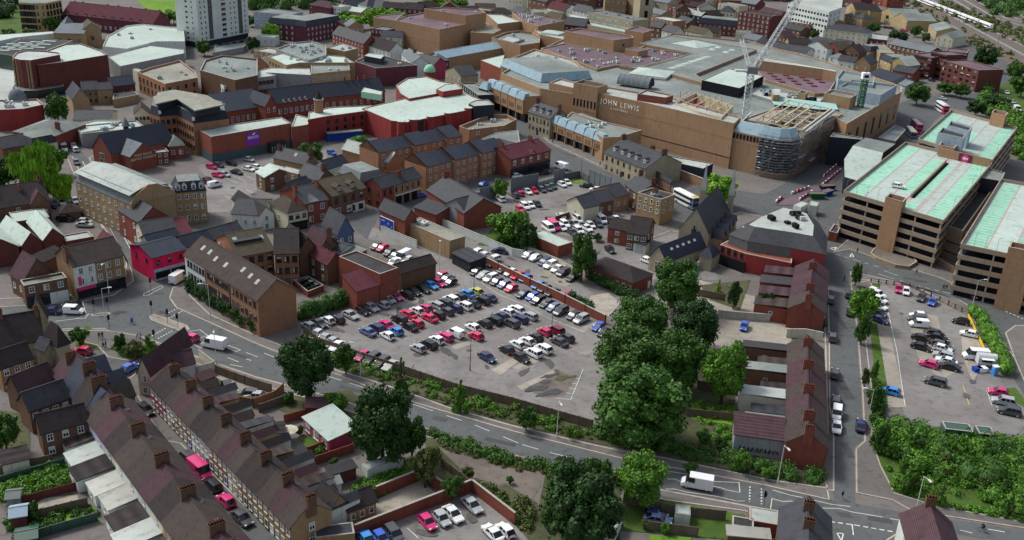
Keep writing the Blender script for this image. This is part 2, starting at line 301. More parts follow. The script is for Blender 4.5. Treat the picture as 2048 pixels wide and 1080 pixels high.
def flat(label,pts,h,wall='mall_brick',rm='grey_roof',par=.6,name='building',cat='building',z0=0,units=0,win={},coping='concrete',grp=None,rd=0,holes=None,um=None,courses=()):
    P=ccw([(lambda q:(q.x,q.y))(G(p,h)) for p in pts]) ; o=P[0]; org=(o[0],o[1])
    rev=area([(lambda q:(q.x,q.y))(G(p,h)) for p in pts])<0
    P=[(a-org[0],b-org[1]) for a,b in P]; root=ob(name,None,None,(*org,z0)); tag(root,label,cat,grp); H=h-z0
    b=MB(); b.prism(P,0,H,wall,cap=False); q=inset(P,.35); b.prism(q[::-1],H-par,H,wall,cap=False); n=len(P)
    for i in range(n): j=(i+1)%n; b.mesh([(*P[i],H),(*P[j],H),(*q[j],H),(*q[i],H)],[(0,1,2,3)],coping)
    b.build('wall',root)
    for cz,cm in courses:
        e=inset(P,-.06); c=MB(); c.prism(e,cz,cz+.3,cm); c.build('string_course',root)
    r=MB(); tri_sheet(r,q,H-par,rm); r.build('roof',root)
    for k,specs in win.items():   # k = index in the order the points were given
        i=(n-2-k)%n if rev else k
        if rev: i=(n-1-k-1)%n
        a=Vector(P[i]); c=Vector(P[(i+1)%n]); d=(c-a); ln=d.length; d.normalize(); rz=math.atan2(d.y,d.x)
        for (cols,rows,za,zb,ww,hh,st) in (specs if isinstance(specs,list) else [specs]):
            me=wmesh(ww,hh,st)
            for rr in range(rows):
                for cc in range(cols):
                    t=(cc+.5)/cols*ln; ob('window',me,root,(a.x+d.x*t,a.y+d.y*t,za+(rr+.5)*(zb-za)/rows),rz)
    if units: scatter_units(root,P,H-par,units,um or ('crane_grey','pale_blue','white'))
    return root
def text_on(root,s,loc,rz,size,m,ext=.04,name='lettering',font_sp=1.):
    c=bpy.data.curves.new(name,'FONT'); c.body=s; c.size=size; c.extrude=ext; c.align_x='CENTER'; c.align_y='CENTER'; c.space_character=font_sp; c.materials.append(MC[m])
    t=bpy.data.objects.new('t',c); COL.objects.link(t); bpy.context.view_layer.update(); me=bpy.data.meshes.new_from_object(t.evaluated_get(bpy.context.evaluated_depsgraph_get())); bpy.data.objects.remove(t); bpy.data.curves.remove(c)
    o=ob(name,me,root,loc); o.rotation_euler=(PI/2,0,rz); return o
# ---------------------------------------------------------------- ground pieces
SZ=[0]
def sheet(name,pts,z,m,par=None):
    SZ[0]+=.0005; z+=SZ[0]
    P=[G(p,z) for p in pts]; b=MB(); tri_sheet(b,P,z,m)
    o=b.build(name); o['kind']='structure'; return o
def slab(name,pts,m='paving',z=.12,kerb=True):
    P=ccw([tuple(G(p,z))[:2] for p in pts]); b=MB(); n=len(P); b.prism(P,0,z,'kerb',cap=False); q=inset(P,.28)
    for i in range(n): j=(i+1)%n; b.mesh([(*P[i],z),(*P[j],z),(*q[j],z),(*q[i],z)],[(0,1,2,3)],'kerb')
    tri_sheet(b,q,z,m); o=b.build(name); o['kind']='structure'; return o
def stripe(b,pts,w=.12,z=.03,m='marking',dash=None):
    P=[G(p,z) for p in pts]
    for a,c in zip(P,P[1:]):
        d=c-a; L=d.length; d.normalize(); n=Vector((-d.y,d.x,0))*w/2; t=0
        st,gp=dash or (L,0)
        while t<L-.05:
            e=min(L,t+st); u=a+d*t; v=a+d*e; b.mesh([u-n,v-n,v+n,u+n],[(0,1,2,3)],m); t+=st+gp
# ---------------------------------------------------------------- walls and fences
def wline(label,pts,h=1.8,th=.25,m='red_brick',name='boundary_wall',cat='wall',cop='concrete',posts=0,rails=False,grp=None):
    P=[G(p,0) for p in pts]; o=P[0]; b=MB(); c_=MB(); pb=[]
    for a,c in zip(P,P[1:]):
        a=a-o; c=c-o; d=c-a; L=d.length; d.normalize(); n=Vector((-d.y,d.x,0))*th/2
        q=[(a-n)[:2],(c-n)[:2],(c+n)[:2],(a+n)[:2]]
        if rails:
            for z in (h*.45,h*.9): b.bar((a.x,a.y,z),(c.x,c.y,z),.06,m)
        else: b.prism([tuple(x) for x in q],0,h,m)
        if cop and not rails:
            n2=n*1.35; c_.prism([tuple((a-n2)[:2]),tuple((c-n2)[:2]),tuple((c+n2)[:2]),tuple((a+n2)[:2])],h,h+.09,cop)
        if posts:
            k=max(1,round(L/posts))
            for i in range(k+1): pb.append(a+d*(L*i/k))
    r=b.build(name,None,tuple(o)); tag(r,label,cat,grp)
    if cop and not rails: c_.build('coping',r)
    if posts:
        pm=MB(); s=th/2+.05
        pm.box(-s,s,-s,s,0,h+.1,m); me=pm.done('post')
        for p in pb[:90]: ob('post',me,r,tuple(p))
    return r
# ---------------------------------------------------------------- trees and plants
def leaf_mesh(name,cl,nleaf,size,m,seed,droop=0,core=True,gm=None):
    """cl: clump centres and radii (n,4) in unit-crown space; leaf-sized quads spread through the clumps"""
    r=np.random.default_rng(seed); w_=cl[:,3]**2; k=r.choice(len(cl),nleaf,p=w_/w_.sum()); d=r.normal(size=(nleaf,3)); d/=np.linalg.norm(d,axis=1)[:,None]
    d[:,2]=np.where(r.random(nleaf)<.7,np.abs(d[:,2]),d[:,2]); rr=cl[k,3]*(r.uniform(.55,1.12,nleaf)); c=cl[k,:3]+d*rr[:,None]
    nrm=d+r.normal(size=(nleaf,3))*.55; nrm/=np.linalg.norm(nrm,axis=1)[:,None]
    if droop: nrm[:,2]*=.2; nrm/=np.linalg.norm(nrm,axis=1)[:,None]
    a=np.cross(nrm,r.normal(size=(nleaf,3))); a/=np.linalg.norm(a,axis=1)[:,None]
    if droop: a=np.stack([r.normal(size=nleaf)*.15,r.normal(size=nleaf)*.15,-np.ones(nleaf)],1)
    b=np.cross(nrm,a); b/=np.linalg.norm(b,axis=1)[:,None]; s=size*r.uniform(.4,1.5,nleaf)[:,None]; l=s*(1+droop)
    V=np.stack([c-a*l-b*s*.25,c-a*l*.1+b*s*.8,c+a*l+b*s*.2,c+a*l*.1-b*s*.8],1).reshape(-1,3); Fc=np.arange(nleaf*4).reshape(-1,4)
    vs=[V]; fs=[list(x) for x in Fc.tolist()]; off=len(V)
    if core:
        t=(1+5**.5)/2; ico=np.array([(-1,t,0),(1,t,0),(-1,-t,0),(1,-t,0),(0,-1,t),(0,1,t),(0,-1,-t),(0,1,-t),(t,0,-1),(t,0,1),(-t,0,-1),(-t,0,1)])/math.hypot(1,t)
        IF=[(0,11,5),(0,5,1),(0,1,7),(0,7,10),(0,10,11),(1,5,9),(5,11,4),(11,10,2),(10,7,6),(7,1,8),(3,9,4),(3,4,2),(3,2,6),(3,6,8),(3,8,9),(4,9,5),(2,4,11),(6,2,10),(8,6,7),(9,8,1)]
        for q in cl:
            vs.append(ico*q[3]*.72*r.uniform(.85,1.1,(12,1))+q[:3]); fs+=[[i+off for i in f] for f in IF]; off+=12
    me=bpy.data.meshes.new(name); me.from_pydata(np.concatenate(vs).tolist(),[],fs); me.materials.append(MC[m]); return me
def clumps(n,seed,shape='round'):
    r=np.random.default_rng(seed); o=[]
    for i in range(n):
        d=r.normal(size=3); d/=np.linalg.norm(d); q=r.uniform(.3,.82)
        if shape=='round': c=d*q; c[2]=c[2]*.95; rad_=r.uniform(.17,.33)
        elif shape=='cone': z=r.random()**1.4; R_=.78*(1-z)**.75+.02; a=r.random()*6.28; c=np.array([math.cos(a)*R_*q*1.1,math.sin(a)*R_*q*1.1,z*2-1]); rad_=.1+.18*(1-z)
        elif shape=='tall': c=d*q; c=np.array([c[0]*.9*(1-.3*c[2]),c[1]*.9*(1-.3*c[2]),c[2]*1.1]); rad_=r.uniform(.15,.3)
        elif shape=='flat': c=np.array([d[0]*q,d[1]*q,abs(d[2])*.35]); rad_=r.uniform(.15,.3)
        o.append((*c,rad_))
    return np.array(o)
TM={}
def crown_mesh(kind,m,v):
    k=(kind,m,v)
    if k not in TM:
        spec=dict(big=('round',105,16000,.038,0),mid=('round',52,6000,.06,0),small=('tall',18,1500,.11,0),cone=('cone',26,2600,.075,0),bush=('flat',16,1300,.11,0),willow=('round',46,9000,.05,2.2),tall=('tall',52,6000,.055,0))[kind]
        TM[k]=leaf_mesh('crown',clumps(spec[1],v*17+3,spec[0]),spec[2],spec[3],m,v+5,spec[4])
    return TM[k]
TRK={}
def trunk_mesh(seed=0):
    if seed in TRK: return TRK[seed]
    b=MB(); r=random.Random(seed); b.cyl(0,0,0,.5,.03,.02,'bark',7)
    for i in range(6):
        a=r.random()*6.28; z=.36+.03*i; e=(math.cos(a)*.28,math.sin(a)*.28,z+r.uniform(.02,.18)); b.bar((0,0,z),e,.013,'bark'); 
        for j in range(2): b.bar(e,(e[0]*1.5+r.uniform(-.1,.1),e[1]*1.5+r.uniform(-.1,.1),e[2]+.08),.006,'bark')
    b.bar((0,0,.48),(0.02,.0,.75),.02,'bark'); TRK[seed]=b.done('trunk'); return TRK[seed]
def tree(label,base,top,wpx,kind='mid',m='leaf_mid',v=None,name='tree',cat='tree',grp=None,lo=.05,hmax=None):
    """base: ground pixel; top: crown-top pixel; wpx: crown width there"""
    g=G(base); s=W0[2]; q=W0[1]+top[1]/s; best=min((abs((540-F*((Vector((g.x,g.y,z))-CP).dot(cu)/(Vector((g.x,g.y,z))-CP).dot(fw)))-q),z) for z in np.arange(.4,34,.2)); h=best[1]
    if hmax: h=min(h,hmax)
    dist=(Vector((g.x,g.y,h*.5))-CP).dot(fw); rw=wpx/s/2*dist/F/.95
    v=random.randrange(3) if v is None else v
    root=ob(name,None,None,(g.x,g.y,0),random.random()*6.28); tag(root,label,cat,grp)
    t=ob('trunk',trunk_mesh(v),root); t.scale=(h*.8,h*.8,h) if kind!='bush' else (h*.5,h*.5,h*.5)
    c=ob('crown',crown_mesh(kind,m,v),root)
    if kind=='bush': c.scale=(rw,rw,h/.62); c.location.z=0
    else: c.location.z=h*(1+lo)/2; c.scale=(rw,rw,h*(1-lo)/2/.98)
    return root
def bushes(name,label,pts_px,r0,n,m='leaf_mid',hz=1.,seed=1,kind='stuff',cat='bushes',leaf=.16,per=110):
    """ground cover or scrub nobody could count, spread inside a ground outline as one object"""
    P=[tuple(G(p))[:2] for p in pts_px]; r=np.random.default_rng(seed); o=P[0]; xs=[p[0] for p in P]; ys=[p[1] for p in P]; cl=[]; tr=0
    while len(cl)<n and tr<n*40:
        tr+=1; x=r.uniform(min(xs),max(xs)); y=r.uniform(min(ys),max(ys)); ins=False
        for i in range(len(P)):
            a=P[i]; c=P[i-1]
            if (a[1]>y)!=(c[1]>y) and x<(c[0]-a[0])*(y-a[1])/(c[1]-a[1])+a[0]: ins=not ins
        if ins: R_=r0*r.uniform(.45,1.3); cl.append((x-o[0],y-o[1],R_*.35*hz*r.uniform(.2,1.5),R_))
    if not cl: return
    me=leaf_mesh(name,np.array(cl),n*per,leaf,m,seed); q=ob(name,me,None,(o[0],o[1],0)); q['kind']='stuff'; tag(q,label,cat); return q
def hedge(label,pts,h,wd,m='leaf_mid',n=None,name='hedge',cat='hedge'):
    P=[G(p) for p in pts]; o=P[0]; cl=[]; r=np.random.default_rng(len(label))
    for a,c in zip(P,P[1:]):
        L=(c-a).length; k=int(L/(wd*.42))+1
        for i in range(k):
            for j in range(5):
                p=a+(c-a)*((i+r.random())/k)-o; cl.append((p.x+r.normal()*wd*.16,p.y+r.normal()*wd*.16,h*r.uniform(.12,.78),wd*r.uniform(.32,.5)))
    me=leaf_mesh('foliage',np.array(cl),len(cl)*90,.15,m,len(label)); q=ob(name,me,None,tuple(o)); tag(q,label,cat); return q
# ---------------------------------------------------------------- vehicles
CM={}
#          length, width, height, (x stations of bonnet end, windscreen top, roof end, tail), belt height
VT=dict(h=(3.95,1.7,1.47,-.95,-.25,1.25,1.85,.92,'hatchback'),s=(4.6,1.8,1.43,-1.15,-.3,.95,1.75,.92,'saloon'),u=(4.5,1.85,1.68,-1.1,-.45,1.75,2.1,1.05,'SUV'),e=(4.5,1.75,1.48,-1.15,-.35,1.7,2.15,.93,'estate car'),
        v=(5.3,2.0,2.35,-1.95,-1.3,2.6,2.62,1.25,'van'),c=(4.3,1.8,1.85,-1.35,-.65,2.0,2.12,1.12,'small van'),m=(5.2,1.95,2.1,-1.9,-1.2,2.45,2.56,1.15,'minibus'))
def vparts(t,c):
    if (t,c) in CM: return CM[t,c]
    L,Wd,H,xa,xb,xc,xd,zb,_=VT[t]; hw=Wd/2; hl=L/2; pm='paint_'+c; bd=MB(); gl=MB()
    # lower body: stations (x, half width, z bottom, z shoulder)
    if t in 'vm': st=[(-hl,.72,.35,.75),(-hl+.15,.9,.28,.95),(xa,.98,.25,zb),(0,1,.25,zb),(hl-.1,1,.28,zb),(hl,.96,.35,zb)]
    else:
        bz=zb-(.14 if t!='u' else .1); st=[(-hl,.70,.34,.58),(-hl+.16,.88,.24,.72),(-hl+.45,.96,.22,bz-.03),(xa,.99,.2,zb-.02),(.2,1,.2,zb),(xc,.99,.22,zb+.02),(hl-.25,.94,.26,zb-.02 if t!='s' else zb-.03),(hl-.05,.86,.3,zb-.14),(hl,.8,.36,.62)]
    vs=[]; fs=[]
    for x,a,z0,z1 in st:
        y=a*hw; vs+=[(x,-y*.93,z0),(x,-y,z0+.15),(x,-y,(z0+z1)/2+.05),(x,-y*.93,z1),(x,y*.93,z1),(x,y,(z0+z1)/2+.05),(x,y,z0+.15),(x,y*.93,z0)]
    for i in range(len(st)-1):
        for j in range(8): k=(j+1)%8; fs.append((i*8+j,i*8+k,i*8+8+k,i*8+8+j))
    fs+=[tuple(range(7,-1,-1)),tuple(range(len(vs)-8,len(vs)))]
    bd.mesh(vs,fs,pm)
    # wheel arches and sills
    wx=L*.315
    for x in (-wx,wx):
        for s in (-1,1): bd.cyl(0,0,0,0,0,0,pm,3) if 0 else None
    bd.box(-wx+.4,wx-.4,-hw*1.005,hw*1.005,.19,.3,'rubber'); bd.box(-hl-.02,-hl+.05,-hw*.45,hw*.45,.3,.52,'rubber'); bd.box(hl-.04,hl+.015,-hw*.5,hw*.5,.3,.5,'rubber')
    # greenhouse in glass, roof skin and pillars in paint
    tw=.80 if t not in 'vmc' else .93; gw=.93; zt=H-.05
    if t in 'vc':
        x2=xb+.95; gl.frus([(xa,-hw*gw),(x2,-hw*.97),(x2,hw*.97),(xa,hw*gw)],[(xb,-hw*tw),(x2,-hw*tw),(x2,hw*tw),(xb,hw*tw)],zb-.02,zt,'glass')
        bd.frus([(x2-.02,-hw*.99),(xc,-hw*.99),(xc+.05,hw*.99),(x2-.02,hw*.99)][:1]+[(xd,-hw*.99),(xd,hw*.99),(x2-.02,hw*.99)],[(x2-.02,-hw*tw),(xc,-hw*tw),(xc,hw*tw),(x2-.02,hw*tw)],zb-.02,zt,pm)
        for s in (-1,1): bd.box(xb+.05,x2-.1,s*hw*.985-.03,s*hw*.985+.03,zb-.02,zb+.06,pm)
    else:
        gl.frus([(xa,-hw*gw),(xd,-hw*gw),(xd,hw*gw),(xa,hw*gw)],[(xb,-hw*tw),(xc,-hw*tw),(xc,hw*tw),(xb,hw*tw)],zb-.02,zt,'glass')
        ps=[(xb+.6,xb+.7),(xb+1.35,xb+1.45)] if t!='m' else [(xb+k,xb+k+.1) for k in (.5,1.4,2.3,3.2)]
        for s in (-1,1):
            for p0,p1 in ps: 
                if p1<xc: bd.mesh([(p0,s*hw*gw*1.01,zb),(p1+.03,s*hw*gw*1.01,zb),(p1,s*hw*tw*1.02,zt),(p0,s*hw*tw*1.02,zt)],[(0,1,2,3)],pm)
            for (x0,x1) in ((xa,xb),(xd,xc)): bd.bar((x0,s*hw*gw,zb),(x1,s*hw*tw,zt),.055,pm)
    q=[(xb-.05,-hw*tw*.9),(xb+.1,-hw*tw-.02),(xc-.1,-hw*tw-.02),(xc+.04,-hw*tw*.9),(xc+.04,hw*tw*.9),(xc-.1,hw*tw+.02),(xb+.1,hw*tw+.02),(xb-.05,hw*tw*.9)]
    bd.frus(q,[(x*.97,y*.92) for x,y in q],zt-.01,H+.02,pm)
    for s in (-1,1): bd.box(xa+.35,xa+.52,s*(hw+.02)-.09,s*(hw+.02)+.09,zb,zb+.14,pm)
    wh=MB(); r_=.32 if t not in 'vmu' else .36
    c_=[(math.cos(2*PI*i/12),math.sin(2*PI*i/12)) for i in range(12)]
    for rr,y0,y1,m_ in ((r_,-.1,.1,'rubber'),(r_*.6,-.115,.115,'chrome')):
        vs=[(a*rr,y0,b_*rr) for a,b_ in c_]+[(a*rr,y1,b_*rr) for a,b_ in c_]; wh.mesh(vs,[(i,(i+1)%12,(i+1)%12+12,i+12) for i in range(12)]+[tuple(range(12)),tuple(range(23,11,-1))],m_)
    hd=MB(); hd.box(-.09,.09,-.17,.17,-.08,.08,'lamp_lens'); tl=MB(); tl.box(-.07,.05,-.15,.15,-.1,.1,'tail_red')
    CM[t,c]=(bd.done('body'),gl.done('window_glass'),wh.done('wheel'),hd.done('headlight'),tl.done('tail_light'),wx,hw,hl,r_,.66 if t not in 'vm' else .8); return CM[t,c]
VN={'hatchback':'car','saloon':'car','SUV':'car','estate car':'car','van':'van','small van':'van','minibus':'minibus'}
def vehicle(code,p,hv,label,grp=None,det=True,z=.08,scl=1.06,name=None):
    """code: paint letter + body letter; p ground pixel; hv direction of the front as a world angle"""
    c,t=code[0],code[1] if len(code)>1 else 'h'; B_,Gm,Wm,Hm,Tm,wx,hw,hl,r_,lz=vparts(t,c); g=G(p,z+.65); g.z=z; kind=VT[t][8]
    o=ob(name or 'parked_'+VN[kind],None,None,tuple(g),hv+PI); tag(o,label,VN[kind],grp); o.scale=(scl,)*3
    ob('body',B_,o); ob('window_glass',Gm,o)
    for x in (-wx,wx):
        for s in (-1,1): ob('wheel',Wm,o,(x,s*(hw-.12),r_))
    if det:
        for s in (-1,1): ob('headlight',Hm,o,(-hl+.13,s*hw*.66,lz)); ob('tail_light',Tm,o,(hl-.03,s*hw*.72,lz+.12))
    return o
def ang(a,b):
    d=G(b)-G(a); return math.atan2(d.y,d.x)
ORD='first second third fourth fifth sixth seventh eighth ninth tenth eleventh twelfth thirteenth fourteenth fifteenth sixteenth seventeenth eighteenth nineteenth twentieth'.split()
def desc(code): return PAINT[code[0]][0]+' '+VT[code[1] if len(code)>1 else 'h'][8]
def cars(row,fr,items,grp,det=True,z=.08,side='left',scl=1.06):
    """items: (x,y,code[,'f' to flip]); labelled by order along the row and what stands beside it"""
    hv=ang(*fr)
    for i,it in enumerate(items):
        code=it[2]; h=hv+(PI if len(it)>3 else 0)
        vehicle(code,it[:2],h+random.uniform(-.03,.03),f"{desc(code)}, {ORD[i]} from {side} {row}" if len(items)>1 else f"{desc(code)} {row}",grp,det,z,scl)
# ---------------------------------------------------------------- street furniture and people
def lamp(label,base,h=8.,arm=1.6,dirx=(1,0),m='pole_white',name='street_lamp',grp='street lamps'):
    g=G(base); r=ob(name,None,None,tuple(g)); tag(r,label,'street lamp',grp); b=MB(); b.cyl(0,0,0,1.2,.13,.11,m,8); b.cyl(0,0,1.2,h,.08,.055,m,8); b.build('pole',r)
    if arm:
        d=Vector((*dirx,0)).normalized(); a=MB(); a.bar((0,0,h-.05),tuple(d*arm+Vector((0,0,h+.25))),.05,m); a.build('arm',r); q=MB(); q.box(-.1,.75,-.16,.16,-.07,.1,m); q.box(0,.65,-.12,.12,-.1,-.07,'lamp_lens'); q.build('lamp_head',r,tuple(d*arm+Vector((0,0,h+.25))),math.atan2(d.y,d.x))
    else: q=MB(); q.cyl(0,0,h,h+.35,.2,.3,'lamp_lens',8,m); q.build('lamp_head',r)
    return r
def signal(label,base,grp='traffic lights at the junction'):
    r=ob('traffic_light',None,None,tuple(G(base)),random.uniform(-1,1)); tag(r,label,'traffic light',grp); b=MB(); b.cyl(0,0,0,3.4,.07,.06,'steel',8); b.build('pole',r)
    q=MB(); q.box(-.16,.16,-.16,.12,2.55,3.5,'black'); q.box(-.27,.27,.12,.15,2.4,3.65,'black')
    for i,z in enumerate((2.72,3.02,3.32)): q.cyl(0,0,0,0,0,0,'black',3) if 0 else q.box(-.1,.1,-.3,-.16,z+.08,z+.11,'black'); q.box(-.09,.09,-.175,-.16,z-.08,z+.08,('frame_dark','frame_dark','tail_red')[i])
    q.build('signal_head',r)
def person(label,p,top='cloth_dark',leg='cloth_dark',z=.12,pose=0,rz=None):
    rz=random.random()*6.28 if rz is None else rz
    # one continuous skinned figure: pelvis, spine, head, arms and legs
    st=.22+.12*pose; V=[(0,0,.95),(0,0,1.2),(0,0,1.42),(0,0,1.52),(0,.02,1.63),(0,.01,1.74),(-.19,0,1.40),(-.24,-.08,1.12),(-.23,-.2*pose-.06,.87),(.19,0,1.40),(.24,.08,1.12),(.23,.2*pose+.02,.87),(-.1,0,.9),(-.11,-st*.4,.5),(-.11,-st*.9,.08),(.1,0,.9),(.11,st*.3,.5),(.11,st,.08),(-.11,-st*.9+.16,.04),(.11,st+.16,.04)]
    E_=[(0,1),(1,2),(2,3),(3,4),(4,5),(2,6),(6,7),(7,8),(2,9),(9,10),(10,11),(0,12),(12,13),(13,14),(0,15),(15,16),(16,17),(14,18),(17,19)]
    R_=[.14,.13,.15,.055,.10,.075,.065,.05,.035,.065,.05,.035,.10,.07,.05,.10,.07,.05,.045,.045]
    me=bpy.data.meshes.new('person'); me.from_pydata(V,E_,[]); o=ob('person',me,None,tuple(G(p,z)),rz); tag(o,label,'person')
    md=o.modifiers.new('skin','SKIN'); sv=me.skin_vertices[0]
    for i,r in enumerate(R_): sv.data[i].radius=(r,r)
    sv.data[0].use_root=True; md.use_smooth_shade=True; su=o.modifiers.new('sub','SUBSURF'); su.levels=su.render_levels=1
    dg=bpy.context.evaluated_depsgraph_get(); ev=o.evaluated_get(dg); nm=bpy.data.meshes.new_from_object(ev); o.modifiers.clear(); o.data=nm
    for k in (top,leg,'skin'): nm.materials.append(MC[k])
    for f in nm.polygons: c=f.center; f.material_index=2 if c.z>1.5 or (abs(c.x)>.17 and c.z<.93) else (1 if c.z<.95 else 0)
    h=MB(); h.cyl(0,.0,1.66,1.80,.105,.05,'cloth_dark',8); h.build('hair',o); return o
def bollard(b,p): q=G(p,.12); b.cyl(q.x,q.y,.12,1.,.09,.07,'black',6)
# ================================================================ THE GROUND
W(0,0,1)
b=MB(); b.mesh([(-900,60,0),(1500,60,0),(2600,2600,0),(-2000,2600,0)],[(0,1,2,3)],'paving'); struct('ground',b)
sheet('street_asphalt',[(735,480),(690,440),(745,425),(740,400),(845,385),(1000,352),(1085,330),(1055,285),(975,200),(985,185),(1096,287),(1254,361),(1340,392),(1400,372),(1530,388),(1600,350),(1700,285),(1780,215),(1830,195),(1955,185),(1950,140),(1900,120),(1850,60),(1800,20),(1845,15),(1880,45),(1960,95),(2048,130),(2060,245),(1990,232),(1900,215),(1870,240),(1840,285),(1740,330),(1690,400),(1665,470),(1700,495),(1800,525),(1880,545),(2060,585),(2060,860),(2030,760),(1985,670),(1930,610),(1800,570),(1700,540),(1655,545),(1640,540),(1652,500),(1590,440),(1530,432),(1480,422),(1400,445),(1335,440),(1250,390),(1160,352),(1125,345),(1060,365),(900,390),(860,420),(760,430)],.02,'asphalt')
sheet('main_road',[(262,540),(265,562),(225,587),(160,601),(-60,615),(-60,668),(125,657),(212,657),(275,667),(310,679),(395,710),(512,750),(680,795),(847,851),(1024,905),(1100,925),(1329,977),(1491,1007),(1536,1020),(1655,1042),(1640,1100),(1810,1100),(1800,1065),(1860,1060),(2060,1090),(2060,1062),(1821,1027),(1711,1007),(1709,987),(1707,895),(1726,880),(1721,780),(1711,660),(1698,565),(1700,535),(1651,535),(1656,690),(1658,810),(1666,875),(1667,1000),(1536,975),(1329,935),(1239,919),(1024,865),(837,811),(734,776),(674,752),(566,712),(512,690),(352,615),(338,595),(345,575),(385,560),(385,535),(372,545),(300,556),(285,540),(220,420),(175,317),(140,270),(125,230),(135,160),(110,160),(100,230),(118,280),(132,312),(162,382),(200,445)],.03,'asphalt')
sheet('side_street',[(140,700),(170,690),(190,690),(215,715),(262,722),(268,745),(232,772),(238,785),(275,792),(325,880),(360,885),(372,898),(590,1110),(430,1110),(200,820),(150,740)],.04,'asphalt')
sheet('main_car_park',[(600,660),(700,615),(780,600),(875,560),(872,530),(800,495),(735,478),(745,455),(775,465),(900,520),(960,545),(975,530),(1205,645),(1225,700),(1225,860),(1024,807),(912,780),(794,740),(727,720),(605,672)],.05,'lot')
sheet('lane_car_park',[(930,475),(1000,480),(1060,505),(1150,560),(1190,590),(1300,600),(1300,640),(1205,640),(968,527),(925,505)],.05,'lot')
sheet('north_car_park',[(960,405),(985,380),(1040,385),(1110,365),(1165,345),(1220,378),(1235,400),(1260,430),(1260,460),(1180,490),(1160,475),(1065,462),(1000,432)],.05,'lot')
sheet('rear_car_park',[(395,330),(540,308),(660,298),(650,325),(520,345),(512,390),(455,425),(412,425),(408,350)],.05,'lot')
sheet('east_car_park',[(1740,560),(1818,572),(1931,630),(1966,700),(1986,750),(2026,757),(2056,800),(2056,845),(2033,870),(1861,852),(1812,848),(1780,700),(1755,590)],.05,'lot')
sheet('corner_car_park',[(700,1100),(720,1065),(942,977),(1050,1060),(1080,1110)],.05,'lot')
sheet('concrete_yard',[(697,1050),(752,1000),(842,960),(867,982),(902,995),(709,1068)],.06,'pale_concrete')
sheet('gravel_yard',[(395,770),(440,750),(500,765),(530,785),(500,820),(420,800)],.05,'pale_concrete')
sheet('tarmac_drive',[(1180,500),(1260,490),(1340,470),(1400,450),(1400,500),(1440,560),(1300,560),(1220,540)],.05,'lot')
sheet('waste_ground',[(872,893),(905,893),(1024,930),(1090,932),(1080,975),(1060,1005),(1010,965),(985,975),(930,950)],.04,'dirt')
sheet('back_yard',[(1290,585),(1400,560),(1600,620),(1580,690),(1400,700),(1390,640)],.05,'pale_concrete')
sheet('rail_bed',[(1770,-30),(1900,60),(2060,150),(2060,10),(1960,-30)],.03,'rail_bed')
sheet('rail_verge',[(1900,-30),(2060,40),(2060,-30)],.05,'grass_mat')
sheet('road_verge',[(1990,175),(2060,150),(2060,330),(2010,260)],.06,'grass_mat')
sheet('park_lawn',[(240,-30),(380,-30),(372,40),(300,25)],.04,'lawn')
sheet('park_grass',[(-40,-40),(130,-40),(60,70),(-40,70)],.03,'grass_mat')
# concrete patches and stains in the car parks
W(900,540,6)
for i,p in enumerate([[(1050,55),(1180,5),(1620,120),(1370,205)],[(1680,310),(1900,270),(2040,400),(1900,560),(1660,420)],[(1540,720),(1700,600),(1740,640),(1600,760)],[(1530,1000),(1740,940),(1760,960),(1640,1020)],[(30,910),(200,850),(270,880),(80,950)]]): sheet('concrete_patch',p,.07,'pale_concrete')
T(2,2)
sheet('bare_earth',[(120,950),(230,850),(350,790),(440,830),(520,850),(420,1000),(250,1020)],.07,'dirt')
sheet('concrete_patch',[(0,780),(200,690),(240,720),(50,800)],.08,'pale_concrete'); sheet('concrete_patch',[(40,930),(330,800),(350,830),(80,960)],.08,'pale_concrete')
T(1,2)
for p in [[(1880,800),(2060,700),(2100,730),(1960,840)],[(1560,620),(1720,570),(1740,590),(1600,640)],[(1420,650),(1520,610),(1530,640),(1440,665)],[(1210,260),(1300,235),(1310,255),(1230,285)],[(1570,145),(1620,135),(1640,155),(1600,165)],[(1790,90),(1850,110),(2048,200),(2030,215)]]: sheet('concrete_patch',p,.07,'pale_concrete')
T(3,2)
for i,p in enumerate([[(860,440),(960,440),(1080,960),(1110,1100),(960,1100),(920,800)],[(1140,470),(1340,430),(1400,500),(1330,660),(1500,820),(1380,880),(1200,700)],[(1250,350),(1360,370),(1380,470),(1270,470)]]): sheet('gravel_strip',p,.07,'pale_concrete')
sheet('grass_strip',[(760,100),(900,110),(860,350),(900,600),(950,900),(960,1100),(880,1100),(840,700),(810,400)],.08,'grass_mat')
sheet('grass_strip',[(1840,950),(1980,940),(2060,1040),(2060,1100),(1960,1050)],.08,'grass_mat')
sheet('gravel_strip',[(1540,470),(1640,470),(1740,700),(1640,900),(1560,700)],.07,'pale_concrete')
W(0,0,1)
# pavements with kerbs
slab('pavement',[(352,615),(338,595),(345,575),(385,560),(380,590),(420,628),(512,670),(575,695),(680,742),(734,757),(800,778),(900,815),(1024,850),(1100,868),(1184,888),(1240,900),(1330,915),(1536,958),(1656,975),(1660,1000),(1536,972),(1329,932),(1239,916),(1024,862),(837,808),(734,773),(674,749),(566,709),(512,687)])
slab('pavement',[(310,682),(395,713),(512,753),(680,798),(847,854),(1024,908),(1100,928),(1329,980),(1491,1010),(1536,1023),(1530,1040),(1490,1022),(1330,1000),(1200,965),(1100,940),(1024,925),(900,885),(800,860),(670,812),(512,768),(400,730),(330,705)])
slab('pavement',[(-60,600),(160,588),(215,575),(250,555),(252,520),(200,445),(162,382),(132,312),(145,312),(180,380),(215,445),(264,540),(268,562),(228,590),(162,604),(-60,618)])
slab('pavement',[(-60,672),(125,660),(212,660),(275,670),(312,682),(305,690),(262,722),(215,714),(193,690),(160,682),(-60,690)])
